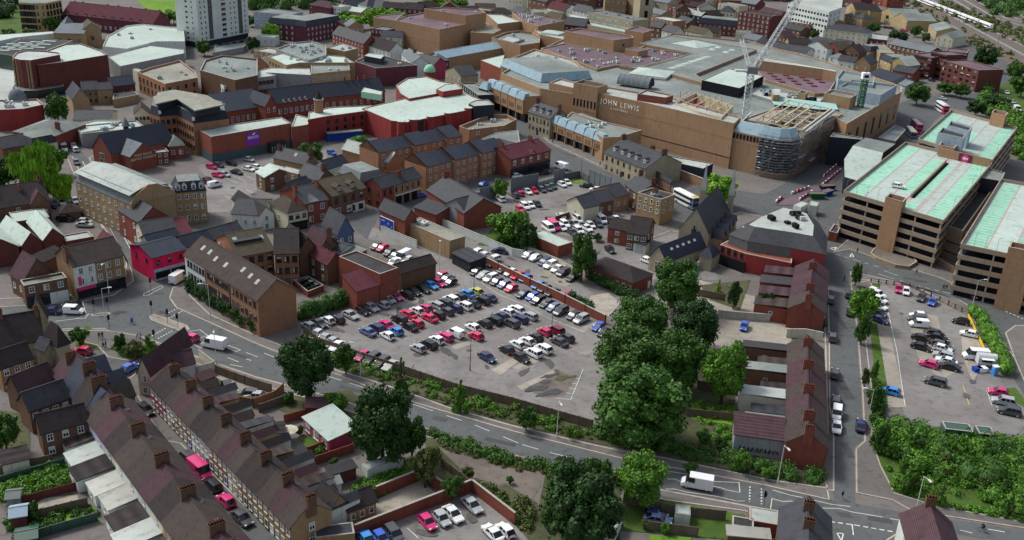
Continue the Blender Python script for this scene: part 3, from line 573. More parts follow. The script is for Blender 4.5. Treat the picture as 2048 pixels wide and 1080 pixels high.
slab('pavement',[(178,315),(222,418),(287,540),(300,554),(370,543),(365,525),(310,535),(240,410),(200,340),(188,310)])
slab('pavement',[(232,775),(240,787),(275,793),(325,881),(360,887),(372,899),(600,1120),(640,1120),(420,850),(330,800),(290,750),(272,745)])
slab('pavement',[(1657,560),(1660,690),(1661,810),(1669,875),(1669,982),(1655,980),(1640,935),(1655,860),(1650,690),(1645,560)])
slab('pavement',[(1701,567),(1714,660),(1724,780),(1729,881),(1711,897),(1712,985),(1785,1000),(1825,1022),(2060,1058),(2060,1045),(1870,1010),(1790,985),(1762,930),(1745,880),(1745,780),(1730,660),(1745,572),(1740,560)])
slab('pavement',[(1745,560),(1830,572),(1935,628),(1960,655),(1945,615),(1920,600),(1790,562),(1700,542),(1703,560)])
slab('pavement',[(1665,505),(1700,498),(1795,530),(1880,555),(2000,610),(2040,590),(2060,575),(2060,560),(1950,540),(1850,505),(1800,505),(1760,490),(1700,475)])
slab('pavement',[(2010,665),(2030,650),(2060,650),(2060,790),(2030,720)])
slab('pavement',[(985,182),(1098,284),(1256,357),(1345,388),(1345,372),(1262,335),(1110,255),(1050,210)])
slab('pavement',[(1245,480),(1290,440),(1340,438),(1400,448),(1480,424),(1530,434),(1575,440),(1560,460),(1500,450),(1430,470),(1340,462),(1270,490)])
slab('pavement',[(1800,1062),(1845,1062),(1850,1110),(1750,1110),(1770,1080)],'dirt')
# traffic islands
T(0,2)
slab('traffic_island',[(720,355),(860,335),(890,345),(860,362),(740,370)]); slab('traffic_island',[(1190,370),(1230,350),(1500,440),(1520,480),(1440,488),(1210,400)],'pale_concrete')
b=MB()
for p in ([(1150,190),(1170,180),(1290,125),(1305,135),(1180,205),(1150,205),(1150,190)],[(500,470),(850,466)],[(440,410),(600,390),(710,350),(680,385),(600,390)],[(660,255),(690,350)],[(1330,568),(1450,500),(1600,478),(1665,525),(1590,545)],[(1820,600),(1925,640),(1890,652),(1800,615),(1820,600)],[(1970,660),(2060,695)],[(1930,695),(2010,725)],[(1840,755),(1940,775)],[(1560,600),(1615,628)],[(1820,700),(1910,735)],[(1400,595),(1450,600)]): stripe(b,p,.14,.05)
for p in ([(1305,360),(1415,310)],[(1350,385),(1455,330)],[(1215,528),(1330,462)],[(1265,548),(1385,482)]): stripe(b,p,.3,.05,'marking',(.35,.45))
T(0,1)
stripe(b,[(650,450),(800,700),(1000,1060)],.15,.05); stripe(b,[(660,210),(880,600),(1130,1080)],.2,.05)
W(0,0,1)
stripe(b,[(528,706),(550,715)],.14,.05); stripe(b,[(567,722),(608,738),(655,752),(700,766),(760,786),(837,813-1),(950,850),(1044,889),(1100,905),(1180,925),(1240,940)],.14,.05,'marking',(3.4,3.2))
stripe(b,[(1334,942),(1400,952),(1430,963),(1480,965)],.14,.05); stripe(b,[(1334,958),(1350,958),(1365,965)],.14,.05); stripe(b,[(1425,972),(1440,975),(1455,980),(1480,985),(1478,966)],.14,.05); stripe(b,[(1331,978),(1350,978),(1372,984),(1430,992),(1475,1002),(1490,1002)],.14,.05)
for p in ([(1500,973),(1499,1003)],[(1523,977),(1523,1008)]): stripe(b,p,.25,.05,'marking',(.4,.5))
stripe(b,[(1545,980),(1580,990),(1610,996),(1660,1008),(1700,1013)],.14,.05); stripe(b,[(1541,1018),(1544,997),(1565,1003),(1582,1002),(1600,1008)],.14,.05)
stripe(b,[(1645,1016),(1680,1017),(1705,1024),(1765,1034)],.14,.05); stripe(b,[(1780,1037),(1820,1044)],.14,.05); stripe(b,[(1920,1060),(1945,1066)],.14,.05); stripe(b,[(1975,1058),(2010,1064)],.16,.05)
stripe(b,[(1660,1043),(1710,1050),(1790,1064)],.25,.05,'marking',(.8,.5)); stripe(b,[(1704,1048),(1707,1070)],.2,.05); stripe(b,[(1674,1066),(1687,1067),(1683,1082),(1674,1066)],.2,.05)
# east road dashes, give-way lines and give-way triangles
T(3,2); stripe(b,[(880,30),(1010,72)],.15,.05); stripe(b,[(930,5),(1040,45)],.15,.05); stripe(b,[(1055,85),(1190,125),(1430,180),(1600,240)],.15,.05,'marking',(1.2,1.)); stripe(b,[(1810,430),(1830,500),(2020,770),(2060,850)],.15,.05,'marking',(2.5,2.5)); stripe(b,[(1900,330),(2060,400)],.3,.05,'marking',(.6,.5))
T(3,1); stripe(b,[(500,905),(550,895),(530,920),(500,905)],.3,.05); stripe(b,[(655,975),(670,945),(685,975),(655,975)],.3,.05); stripe(b,[(470,930),(700,1000),(900,1060)],.15,.05,'marking',(1.5,1.2))
# bays of the car parks
T(2,2); stripe(b,[(350,1025),(470,1035),(570,790)],.12,.09)
for p in ([(430,982),(480,988)],[(455,943),(500,948)],[(480,905),(525,910)],[(510,865),(545,870)]): stripe(b,p,.12,.09)
W(900,540,6); stripe(b,[(370,150),(600,300),(900,420),(1140,560),(1600,740)],.12,.09)
T(1,3)
for p in ([(1210,985),(1300,1065)],[(1310,950),(1400,1030)],[(1410,910),(1480,975)],[(1520,880),(1590,950)],[(1610,850),(1670,915)]): stripe(b,p,.12,.09)
T(0,1)
for i in range(8): stripe(b,[(1790+i*75,335-i*12+0),(1900+i*70,385-i*12)],.12,.09)
for i in range(5): stripe(b,[(1790+i*60,480-i*14),(1840+i*60,505-i*14)],.12,.09)
T(3,2); stripe(b,[(960,330),(1030,640),(1095,1080)],.12,.09); stripe(b,[(1560,920),(1610,1080)],.15,.09,'yellow_line'); stripe(b,[(1750,960),(1790,1080)],.12,.09)
o=b.build('road_markings'); o['kind']='structure'
# railway tracks
W(0,0,1); b=MB()
for k in range(8):
    x=k*22
    stripe(b,[(1793+x,-28),(1903+x,32+k),(2063+x,118-k*9)],3.4,.06+.002*k,'grey_wall')
    for dx in (-3,3): stripe(b,[(1793+x+dx,-28),(1903+x+dx,32+k),(2063+x+dx,118-k*9)],.3,.14,'dark_wall')
o=b.build('railway_track'); o['kind']='structure'
# ================================================================ BUILDINGS: brick offices and the block behind the junction
T(0,1)
OB='bricks of the corner offices'
# three-storey offices along the main road
W(360,440,3.938)
r,L,D=house('long brick office range with rooflights, white painted at its left end, above the main road',(35,275),(610,630),9.2,(918,545),rise=3.6,wall='orange_brick',rm='brown_tile',name='office_block',cat='office block',wF=0,wR=0,sky=[(.12,.3),(.22,.3),(.33,.24),(.47,.24),(.66,.33),(.77,.3),(.87,.27)])
put_windows(r,'F',L,D,6,1,6,9,1.,1.5,'d',1,L*.29); put_windows(r,'F',L,D,6,1,3,6,1.,1.5,'d',1,L*.29); put_windows(r,'F',L,D,7,2,3,9,1.1,1.4,'d',L*.32,L*.62); put_windows(r,'F',L,D,6,2,3,9,1.1,1.4,'d',L*.65,L-.4)
b=MB(); b.box(.02,L*.295,-.015,0,0,9.1,'white'); b.build('painted_front',r); b=MB(); b.box(L*.63,L*.64,-.1,-.01,0,9.1,'frame_dark'); b.box(L*.295,L*.30,-.1,-.01,0,9.1,'frame_dark'); b.build('drainpipe',r)
W(360,440,3.938)
r,L,D=house('brick office wing with a long black roof lantern behind the office range',(455,290),(738,238),9.,(380,120),rise=3.4,wall='orange_brick',rm='moss_tile',name='office_block',cat='office block',wF=(4,3,1.2,1.5,'d'),wR=0,sky=[(.15,.35),(.85,.3)])
b=MB(); b.box(-3.5,3.5,-1.,.6,0,1.2,'frame_dark','slate'); b.build('roof_lantern',r,(L*.45,D*.3,10.3))
house('brick office wing with three columns of windows facing the bin yard',(745,268),(932,262),9.,(650,80),rise=3.4,wall='orange_brick',rm='dark_tile',name='office_block',cat='office block',wF=(3,3,1.2,1.5,'d'),wR=0)
house('house with a maroon roof panel and brick rear wing beside the bin yard',(940,230),(1160,350),5.8,(1230,290),rise=2.2,wall='brown_brick',rm='maroon_tile',name='rear_house',wF=(3,2),wR=0)
house('grey-roofed house with white dormer behind the brick wings',(800,130),(940,235),7.5,(1020,170),rise=3,wall='brown_brick',rm='dark_tile',name='rear_house',wF=0,wR=0)
house('house with a dark maroon roof left of the white gable',(985,150),(1110,215),6.5,(1200,165),rise=3,wall='brown_brick',rm='purple_tile',name='rear_house',wF=0,wR=0,ch=[(1,.5,3,'y')])
house('white rendered house with a tall brick chimney beside the blue house',(1110,200),(1270,245),5.2,(1370,200),rise=.8,wall='white',rm='slate',name='rear_house',wF=(2,1),wR=(1,1),ch=[(.45,.3,4,'y')])
house('blue painted house with a steep grey roof at the junction of the lane',(1120,30),(1240,110),4.5,(1360,80),rise=4.4,wall='blue_wall',rm='slate',name='blue_house',wF=0,wR=(2,1))
house('low link building with a pale grey metal roof above the gated yard',(1240,265),(1330,300),4.2,(1460,245),roof='s',rise=.6,wall='red_brick',rm='grey_roof',name='link_building',cat='building',wF=0,wR=0)
house('tall red brick hall with a black flat roof and white edging beside the car park',(1250,285),(1575,425),8.2,(1730,380),roof='f',wall='red_brick',rm='dark_roof',par=.35,name='brick_hall',cat='hall',wF=0,wR=0)
house('low brick hall with a maroon roof slope and two white vents facing the car park',(1392,565),(1590,508),5.2,6,roof='s',rise=2.2,wall='red_brick',rm='maroon_tile',name='brick_hall',cat='hall',wF=0,wR=0,wL=0)
house('long brick shed with a dark tiled roof behind the row of cars',(1740,420),(2015,340),5.,(1690,360),rise=1.6,wall='brown_brick',rm='dark_tile',name='brick_shed',cat='shed',wF=0,wR=0,wL=0)
# the row of shops beside the long road
T(0,1)
r,L,D=house('large yellow brick block with a blue mansard roof and arched dormers',(1395,460),(1648,440),9.6,(1660,300) if 0 else 9,roof='m',rise=2.7,wall='tan_brick',rm='blue_slate',name='apartment_block',cat='apartment block',wF=(4,3,1.,1.4,'w'),wR=(2,3),wL=0)
for u in (.13,.33,.62,.86): dormer(r,L*u,.35,9.9,1.3,1.7,1.6,'blue_slate')
r,L,D=house('tan brick gable end block with a pale metal mansard roof beside the long road',(1050,555),(1398,470),10.4,(935,290),roof='m',rise=3.,wall='tan_brick',rm='lead',name='apartment_block',cat='apartment block',wF=0,wL=[(9,3,.9,1.4,'w')],wR=0)
b=MB(); b.mesh([(-.3,-.25,10.3),(L+.3,-.25,10.3),(L-.5,-.25,11.6),(L*.62,-.25,14.6),(L*.4,-.25,14.8),(.9,-.25,12.2),(-.3,.3,10.3),(L+.3,.3,10.3),(L-.5,.3,11.6),(L*.62,.3,14.6),(L*.4,.3,14.8),(.9,.3,12.2)],[(0,1,2,3,4,5),(1,7,8,2),(2,8,9,3),(3,9,10,4),(4,10,11,5),(5,11,6,0),(11,10,9,8,7,6)],'tan_brick'); b.build('gable_wall',r)
b=MB(); b.mesh([(-.2,.3,12.8),(L*.45,.3,14.9),(L*.45,D,14.9),(-.2,D,12.8)],[(0,1,2,3)],'pale_roof'); b.mesh([(L*.45,.3,14.9),(L+.1,.3,12.2),(L+.1,D,12.2),(L*.45,D,14.9)],[(0,1,2,3)],'pale_roof'); b.build('upper_roof',r)
house('three-storey shop house with a hipped slate roof next to the tan brick gable',(1110,700),(1345,650),7.6,(1050,575),rise=3.4,wall='red_brick',rm='slate',roof='x',name='shop_house',cat='shop',wF=0,wR=0,wL=(2,2))
house('white shop house with a mottled slate roof in the row above the junction',(1150,800),(1410,760),7.2,(1110,715),rise=2.2,wall='cream',rm='slate',name='shop_house',cat='shop',wF=0,wR=0,wL=(2,2))
house('dark slate roofed shop house stepping down to the pink corner shop',(1190,860),(1430,800),7.,(1160,815),rise=1.4,wall='cream',rm='blue_slate',name='shop_house',cat='shop',wF=0,wR=0,wL=(1,2))
house('bright pink corner shop with posters in the windows at the junction',(1215,985),(1485,915),6.3,(1165,850),rise=1.6,wall='pink',rm='blue_slate',name='corner_shop',cat='shop',wF=(3,1,.9,1.1,'d',3.3,6.2),wL=(2,1,.9,1.1,'d',3.3,6.2),wR=0,shop=('lilac','glass',3.1))
house('red lean-to roof behind the row of shops beside the long road',(1400,810),(1540,790),4.,9,roof='s',rise=1.8,wall='brown_brick',rm='maroon_tile',name='rear_wing',cat='outbuilding',wF=0,wR=0,wL=0)
house('dark slate roofed range behind the pink corner shop',(1480,900),(1700,845),5.5,6,rise=2.2,wall='white',rm='blue_slate',name='shop_wing',cat='building',wF=0,wR=0,wL=0)
house('slate roofed workshop joining the brick wing behind the pink shop',(1710,835),(1945,770),5.5,6,rise=2.,wall='brown_brick',rm='slate',name='shop_wing',cat='building',wF=0,wR=0,wL=0)
# ================================================================ BUILDINGS: the terraces and the lower left
def ext(root,x0,x1,d,h,rm,wall='white',side='F',D=0,roof='s',win=1,rise=1.,st='w'):
    """rear wing of a house: a part with its own wall, roof and windows"""
    e=ob('rear_wing',None,root,(x0,0,0) if side=='F' else (x1,D,0),0 if side=='F' else PI); w_=x1-x0; b=MB()
    if roof=='s': P=[(0,-d,0),(w_,-d,0),(w_,0,0),(0,0,0),(0,-d,h),(w_,-d,h),(w_,0,h+rise*0),(0,0,h+rise*0)]; b.mesh(P,[(0,1,5,4),(1,2,6,5),(3,0,4,7),(4,5,6,7)],wall)
    else: b.mesh([(0,-d,0),(w_,-d,0),(w_,0,0),(0,0,0),(0,-d,h),(w_,-d,h),(w_,0,h),(0,0,h),(w_/2,-d,h+rise),(w_/2,0,h+rise)],[(0,1,5,8,4),(1,2,6,5),(3,0,4,7)],wall)
    b.build('wing_wall',e); r=MB()
    if roof=='s': r.mesh([(-.15,-d-.2,h+.02),(w_+.15,-d-.2,h+.02),(w_+.15,-.02,h+.5),(-.15,-.02,h+.5),(-.15,-d-.2,h+.16),(w_+.15,-d-.2,h+.16),(w_+.15,-.02,h+.64),(-.15,-.02,h+.64)],[(4,5,6,7),(0,1,5,4),(1,2,6,5),(3,0,4,7)],rm)
    else: r.mesh([(-.2,-d-.2,h-.05),(w_/2,-d-.2,h+rise+.05),(w_/2,-.02,h+rise+.05),(-.2,-.02,h-.05),(w_+.2,-d-.2,h-.05),(w_+.2,-.02,h-.05)],[(0,1,2,3),(1,4,5,2)],rm)
    r.build('wing_roof',e)
    if win:
        for i in range(win): ob('window',wmesh(.9,1.1,st),e,(w_*(i+.5)/win,-d-.0,h*.55))
        ob('window',wmesh(.9,1.1,st),e,(w_,-d*.5,h*.55),PI/2)
def terrace(A,B,h,C,n,label,spec,rise=2.6,rm=('dark_tile',),wF=(2,2),chn=5,grp='',wR=0,wL=0,door=True,name='terraced_house',win=(1.,1.4,'w'),alt=True,wallend=None):
    x0,y0,L,D,rz=frame_of(A,B,h,C); out=[]; lh=L/n; c,s=math.cos(rz),math.sin(rz)
    for i in range(n):
        wall,desc_=spec[i%len(spec)] if len(spec)!=n else spec[i]
        r=house(label.format(ORD[i],desc_),A,B,h,C,'g',rise+(.0 if alt else 0),wall,rm[i%len(rm)],name,'house',wF=wF if wF!=0 else 0,wR=wR if i==n-1 else 0,wL=wL if i==0 else 0,grp=grp,win=win,ctx=(x0+c*lh*i,y0+s*lh*i,lh-.01,D,rz),ox=0.,ch=[(1.,.5,chn,'y')] if i%2==0 and i<n-1 else ([(1.,.5,3,'y')] if i==n-1 else []),door=(.22 if i%2 else .78,random.choice(['frame_white','dark_red','blue_paint','frame_dark'])) if door else None)[0]
        out.append((r,lh,D))
    return out
W(0,0,1)
TB=terrace((300,768),(582,1056),5.4,(662,1020),15,'{} house down the middle terrace, {} front',
 [('pale_pink','pinkish red'),('pale_pink','pinkish red'),('cream','cream'),('yellow_brick','yellow brick'),('tan_brick','tan brick'),('white','white'),('white','white'),('yellow_brick','yellow brick'),('yellow_brick','yellow brick'),('cream','cream'),('yellow_brick','yellow brick'),('tan_brick','tan brick'),('yellow_brick','yellow brick'),('tan_brick','tan brick'),('yellow_brick','yellow brick')],
 2.9,('dark_tile','dark_tile','brown_tile','purple_tile','brown_tile'),grp='houses of the middle terrace',chn=4,wR=(1,2))
for i,(r,l,D) in enumerate(TB):
    if i in (0,): continue
    ext(r,.2,l*.62,(5.5,4,6,4.6)[i%4],4.4,('dark_tile','brown_tile','slate','purple_tile')[i%4],('white','brown_brick','white','yellow_brick')[i%4],'K',D,'x' if i%3 else 's',1,.9)
TA=terrace((168,828),(410,1160),5.4,8.6,10,'{} house down the left terrace, {} rear wall',
 [('lilac','lilac grey'),('lilac','lilac grey'),('cream','cream'),('white','white'),('white','white'),('white','white'),('cream','cream'),('tan_brick','tan brick'),('cream','cream'),('tan_brick','tan brick')],
 3.1,('brown_tile','purple_tile','dark_tile','brown_tile'),wF=(1,2),grp='houses of the left terrace',door=False,chn=5)
for i,(r,l,D) in enumerate(TA):
    ext(r,.3,l*.9,(4.6,5.4,6.2,5)[i%4],(2.4,2.1)[i%2],('brown_tile','pale_roof','dark_tile','corrugated','corrugated','dark_tile','pale_roof','purple_tile','slate','brown_tile')[i],'white','F',D,'s',1)
# houses round the top of the left terrace
W(0,590,4.5)
house('old stone school house with a long dark roof beside the left arm of the junction',(-130,490),(390,400),5.,(490,215),rise=4.6,wall='stone',rm='dark_tile',name='school_house',wF=(4,1),wR=(1,1),win=(1.2,1.2,'w'),ch=[(.97,.45,3,'y'),(.35,.5,2,'y')])
house('stone cross gable of the old school house with a tall pointed roof',(395,395),(520,470),5.,(640,440),roof='h',rise=4.2,wall='stone',rm='dark_tile',name='school_wing',cat='house',wF=(1,1),wR=0)
house('small stone porch with a slate roof against the old school house',(315,470),(400,500),4.2,3.,rise=1.6,wall='stone',rm='slate',name='school_porch',cat='porch',wF=0,wR=0)
house('pointed rear gable of the old school house near the black car',(285,205),(420,190),5.,3.,roof='x',rise=4.5,wall='stone',rm='dark_tile',name='school_wing',cat='house',wF=0,wR=0)
house('yellow stone house with white sash windows at the left edge',(0,660),(290,565),5.2,(240,480),rise=2.6,wall='yellow_brick',rm='dark_tile',name='stone_house',wF=(3,2),wR=0)
house('brick house with a maroon-brown roof and white end wall left of the dark roofs',(170,870),(490,740),5.,(450,650),rise=2.5,wall='brown_brick',rm='purple_tile',name='rear_house',wF=(4,1,1.,1.4,'w',2,5),wR=0,wL=0)
house('brick house with a dark roof and white left gable above the bramble garden',(265,1040),(625,915),5.,(600,800),rise=2.6,wall='brown_brick',rm='slate',name='rear_house',wF=(4,1,1.,1.4,'w',2,5),wR=0,wL=0)
house('dark roofed house with a pointed dormer facing the side street',(470,700),(560,810),5.4,(820,600),rise=4.,wall='white',rm='purple_tile',name='street_house',wF=(1,2),wR=0,ch=[(.5,.4,4,'y')])
house('double-fronted house with deep blue-black roof slopes facing the side street',(555,810),(660,920),5.4,(900,700),rise=4.2,wall='lilac',rm='blue_slate',name='street_house',wF=(1,2),wR=0,ch=[(.9,.5,5,'y')])
house('brown roofed street house next to the left terrace with a row of pots',(665,925),(760,1040),5.4,(1000,850),rise=4.,wall='lilac',rm='dark_tile',name='street_house',wF=(1,2),wR=0,ch=[(.9,.5,6,'y')])
for lb,a,q in (('dark gabled front bay over the red hatchback',(690,640),(890,560)),('dark gabled front bay below the curved bed',(850,770),(975,720)),('brown gabled front bay with small pots',(905,870),(1055,850))):
    house(lb,a,(a[0]+90,a[1]+95),5.2,4.5,'x',2.2,'brown_brick','blue_slate' if 'dark' in lb else 'dark_tile','front_bay','house',wF=0,wR=0,wL=0)
T(0,3)
house('brick house above the left gardens with five white sash windows',(330,225),(700,130),5.2,(690,20),rise=2.4,wall='brown_brick',rm='dark_tile',name='rear_house',wF=(3,2,1.,1.4,'w'),wR=0,wL=0)
house('low shed with a dark felt roof and pale wall at the left edge',(20,480),(230,430),2.6,(190,340),roof='s',rise=.4,wall='cream',rm='dark_tile',name='garden_shed',cat='shed',wF=0,wR=0,wL=0)
house('small grey shed with a pale curved roof beside the patio',(50,750),(150,740),2.3,2.4,rise=.6,wall='grey_wall',rm='grey_roof',name='garden_shed',cat='shed',wF=0,wR=0,wL=0)
house('blue-grey shed with a rounded roof below the patio',(80,900),(205,880),2.4,3.,rise=.7,wall='dark_red',rm='pale_blue',name='garden_shed',cat='shed',wF=0,wR=0,wL=0)
house('dark green garden shed at the bottom left corner',(130,1090),(290,1060),2.3,3.,rise=.5,wall='paint_e',rm='paint_e',name='garden_shed',cat='shed',wF=0,wR=0,wL=0)
# corner houses and yards right of the side street
W(230,680,4.153)
house('white gabled house with a purple tiled roof at the top of the middle terrace',(185,265),(290,285),5.2,(650,25),'x',3.2,'cream','purple_tile','corner_house',wF=(1,2),wR=(2,1),wL=0)
house('white rear wing with a purple roof behind the white gabled house',(500,225),(660,190),3.6,(640,100),rise=2.,wall='white',rm='purple_tile',name='rear_house',wF=(1,1,.6,.6,'w'),wR=0,wL=0)
house('low purple-brown lean-to above the gravel yard',(720,345),(835,300),3.,(830,255),roof='s',rise=.8,wall='brown_brick',rm='purple_tile',name='lean_to',cat='outbuilding',wF=0,wR=0,wL=0)
house('long white-roofed bungalow with a purple side wall behind the dark tree',(1565,645),(1775,835),2.9,(2000,720),roof='s',rise=.7,wall='pale_pink',rm='mint',name='garden_bungalow',cat='bungalow',wF=(3,1,1.8,1.6,'w'),wR=0,wL=0)
house('small brick outhouse with a dark lean-to roof between back gardens',(1240,790),(1410,770),2.7,(1370,700),roof='s',rise=.5,wall='white',rm='dark_tile',name='outhouse',cat='outbuilding',wF=0,wR=0,wL=0)
house('white outhouse with a dark green roof and two small windows',(1430,1010),(1610,950),2.7,(1590,880),roof='s',rise=.3,wall='white',rm='dark_roof',name='outhouse',cat='outbuilding',wF=(2,1,.7,.7,'w'),wR=0,wL=0)
house('little shed with a red roof beside the parasol',(1235,715),(1320,690),2.,2.2,rise=.5,wall='dark_red',rm='maroon_tile',name='garden_shed',cat='shed',wF=0,wR=0,wL=0)
house('red brick shed with a brown roof beside the white bungalow',(1585,555),(1760,560),2.8,(1770,480),rise=.9,wall='dark_red',rm='purple_tile',name='garden_shed',cat='shed',wF=0,wR=0,wL=0)
T(1,3)
house('conservatory with a white ridged roof behind the yellow brick house',(410,650),(455,700),2.8,(665,600),roof='x',rise=.8,wall='frame_white',rm='pale_roof',name='conservatory',cat='conservatory',wF=0,wR=0,wL=0)
house('brick rear house with a dark roof beside the conservatory',(470,720),(600,830),4.6,(730,770),rise=2.,wall='yellow_brick',rm='dark_tile',name='rear_house',wF=0,wR=(1,2),wL=0)
house('long yellow brick outbuilding with an orange door facing the concrete yard',(735,850),(960,765),3.,(890,650),rise=1.6,wall='yellow_brick',rm='dark_tile',name='outbuilding',cat='outbuilding',wF=(3,1,.9,1.1,'w'),wR=0,wL=0,door=(.62,'orange_brick'))
r=house('low grey flat-roofed extension at the gable of the middle terrace',(470,1065),(790,1025),2.9,(720,940),roof='f',wall='yellow_brick',rm='slate',par=.1,name='garage',cat='extension',wF=0,wR=0,wL=0)
house('red brick garage with an open front in the weedy garden',(600,560),(800,500),2.4,(780,440),roof='s',rise=.3,wall='dark_red',rm='dark_roof',name='garage',cat='garage',wF=0,wR=0,wL=0)
house('pale green concrete garage with a mossy roof under the dark tree',(890,520),(1180,425),2.4,(1080,395),roof='f',wall='white',rm='mint',par=.05,name='garage',cat='garage',wF=0,wR=0,wL=0)
# white roofed works and the corner pub
W(0,350,4)
for i,(a,q,c_,t_) in enumerate((((-120,620),(150,570),(0,400),'leftmost'),((175,560),(335,525),(170,370),'middle'),((345,520),(515,490),(330,350),'rightmost'))):
    house(f'{t_} of the three brick sheds with white pitched roofs',a,q,4.8,16,'x',2.8,'dark_red','mint','works_shed','shed',wF=0,wR=0,wL=0,grp='brick sheds with white roofs')
house('flat white-roofed shed behind the three white pitched roofs',(110,375),(395,335),4.5,(360,260),roof='f',wall='brown_brick',rm='mint',par=.2,name='works_shed',cat='shed',wF=0,wR=0,wL=0)
house('large hipped roof house with a dark brown gable left of the willows',(-300,310),(395,205),5.6,(350,90),rise=4.,wall='brown_brick',rm='dark_tile',name='old_house',wF=(4,2),wR=0,ch=[(.42,.4,3,'y'),(.72,.35,2,'y'),(.97,.5,2,'y')])
house('projecting brown gable with pale bargeboards left of the willows',(245,235),(395,215),5.6,3.,'x',3.4,'brown_brick','purple_tile','old_house_wing','house',wF=(2,1,1.,1.4,'w'),wR=0,wL=0)
house('square hut with a brown hipped roof in the willow yard',(480,305),(645,285),2.4,5.,'h',1.8,'brown_brick','brown_tile','hut','hut',wF=0,wR=0,wL=0)
house('maroon hipped roof shop range along the long road',(770,520),(830,600),7.8,(990,610),'g',2.4,'yellow_brick','maroon_tile','shop_range','shop',wF=0,wR=0,wL=0)
house('red brick lean-to behind the maroon roofed range',(530,530),(750,490),4.,(740,440),roof='f',wall='dark_red',rm='pale_roof',par=.3,name='lean_to',cat='outbuilding',wF=0,wR=0,wL=0)
r,L,D=house('three-storey corner pub with a white left part and yellow brick right part',(585,735),(985,640),8.6,(830,545),rise=3.2,wall='yellow_brick',rm='brown_tile',name='corner_pub',cat='pub',wF=0,wR=(2,2),wL=0,shop=('dark_wall','glass',3.),ch=[(.0,.35,4,'y')])
put_windows(r,'F',L,D,5,2,3.1,8.4,1.,1.35,'w',.5,L-.5)
b=MB(); b.box(-.01,L*.42,-.015,.02,3.05,8.55,'white'); b.build('painted_front',r)
b=MB(); b.box(L*.06,L*.12,-.15,-.05,3.6,5.8,'paint_p'); b.box(L*.03,L*.38,-.33,-.25,2.35,3.,'paint_p'); b.build('sign_panel',r); b=MB(); b.box(L*.8,L*.98,-.34,-.25,2.4,3.,'black'); b.build('sign_panel',r)
house('brown tiled side building with a steep roof left of the pub',(80,790),(185,850),5.,(360,740),'g',4.6,'brown_brick','purple_tile','side_house','house',wF=(2,1),wR=0,wL=0)
r,L,D=house('brick shop with three blue windows and a flat roof left of the pub',(190,885),(535,820),5.8,(500,775),roof='f',wall='brown_brick',rm='grey_roof',name='corner_shop',cat='shop',wF=(3,1,1.2,1.4,'w',3,5.8),wR=0,wL=0,shop=('dark_wall','glass',2.9))
b=MB(); b.box(L*.55,L*.98,-.3,-.26,.1,2.9,'white'); b.build('painted_front',r)
house('dark low roof between the works sheds and the pub',(345,700),(520,620),3.6,(480,580),roof='s',rise=1.2,wall='brown_brick',rm='dark_tile',name='lean_to',cat='outbuilding',wF=0,wR=0,wL=0)
# right-hand brick terraces
W(0,0,1)
TC=terrace((1577,687),(1572,885),5.0,(1655,902),8,'{} house down the near terrace, {}',[('red_brick','tiled in grey-brown'),('red_brick','tiled in grey-brown'),('red_brick','tiled in purple'),('red_brick','tiled in purple'),('red_brick','tiled in grey-brown'),('red_brick','tiled in purple'),('red_brick','tiled in grey-brown'),('red_brick','ending in a blank orange-red gable')],2.7,('brown_tile','brown_tile','purple_tile','purple_tile','brown_tile','purple_tile','brown_tile','brown_tile'),wF=(1,2),grp='houses of the near terrace on the straight street',chn=4,door=False)
for i,(r,l,D) in enumerate(TC):
    if i==7: continue
    if i%2: ext(r,l*.76,l*.98,(2.2,3.4,2.6,3)[i//2],2.3,'pale_roof','red_brick','F',D,'s',0)
    ext(r,.3,l*(.62,.8,.7,.58,.75,.66,.8)[i],(9.5,6,8.5,5,9,6.5,7.5)[i],(4.2,3.4,4.4,2.9,4.2,3.2,4.)[i],('dark_roof','brown_tile','grey_roof','dark_tile','pale_roof','slate','grey_roof')[i],('brown_brick','red_brick','brown_brick','brown_brick','cream','red_brick','grey_wall')[i],'F',D,'s',1)
TD=terrace((1592,532),(1577,617),5.0,(1650,624),4,'{} house down the short terrace, {}',[('red_brick','with a purple roof'),('red_brick','with a purple roof'),('red_brick','with a purple roof'),('red_brick','ending in a red gable over an ivy yard')],2.7,('purple_tile','purple_tile','purple_tile','brown_tile'),wF=(1,2),grp='houses of the short terrace on the straight street',chn=4,door=False)
for i,(r,l,D) in enumerate(TD): ext(r,.3,l*.75,(7.5,8,7.5,8)[i],3.9,('purple_tile','dark_roof','purple_tile','brown_tile')[i],'red_brick','F',D,'s',1)
T(3,3)
r,L,D=house('grey rendered garage with graffiti and a dark maroon roof beside the terrace gable',(-264,236),(135,290),4.,6,roof='s',rise=1.4,wall='grey_wall',rm='purple_tile',name='garage',cat='garage',wF=0,wR=0,wL=0)
b=MB()
rr=random.Random(4)
for k in range(9):
    x=1+k*(L-2)/9; p=[(x,-.03,.7),(x+.3,-.03,1.8),(x+.6,-.03,.9),(x+.9,-.03,1.6),(x+1.,-.03,.8)]
    for a,c in zip(p,p[1:]): b.bar((a[0]+rr.uniform(-.2,.2),a[1],a[2]),c,.06,'black',3)
b.build('graffiti',r)
house('detached slate roofed house with red chimney pots at the bottom edge',(80,1210),(515,1300),5.4,(495,905),'x',3.2,'brown_brick','slate','end_house',wF=0,wR=0,wL=0,ch=[(.5,.72,3,'x'),(.5,.35,3,'x')])
house('house with a purple tiled roof and white left wall at the bottom right',(1140,1190),(1570,1260),5.5,(1530,950),'x',3.,'white','purple_tile','end_house',wF=0,wR=0,wL=(1,2),ch=[(.5,.95,3,'x')])
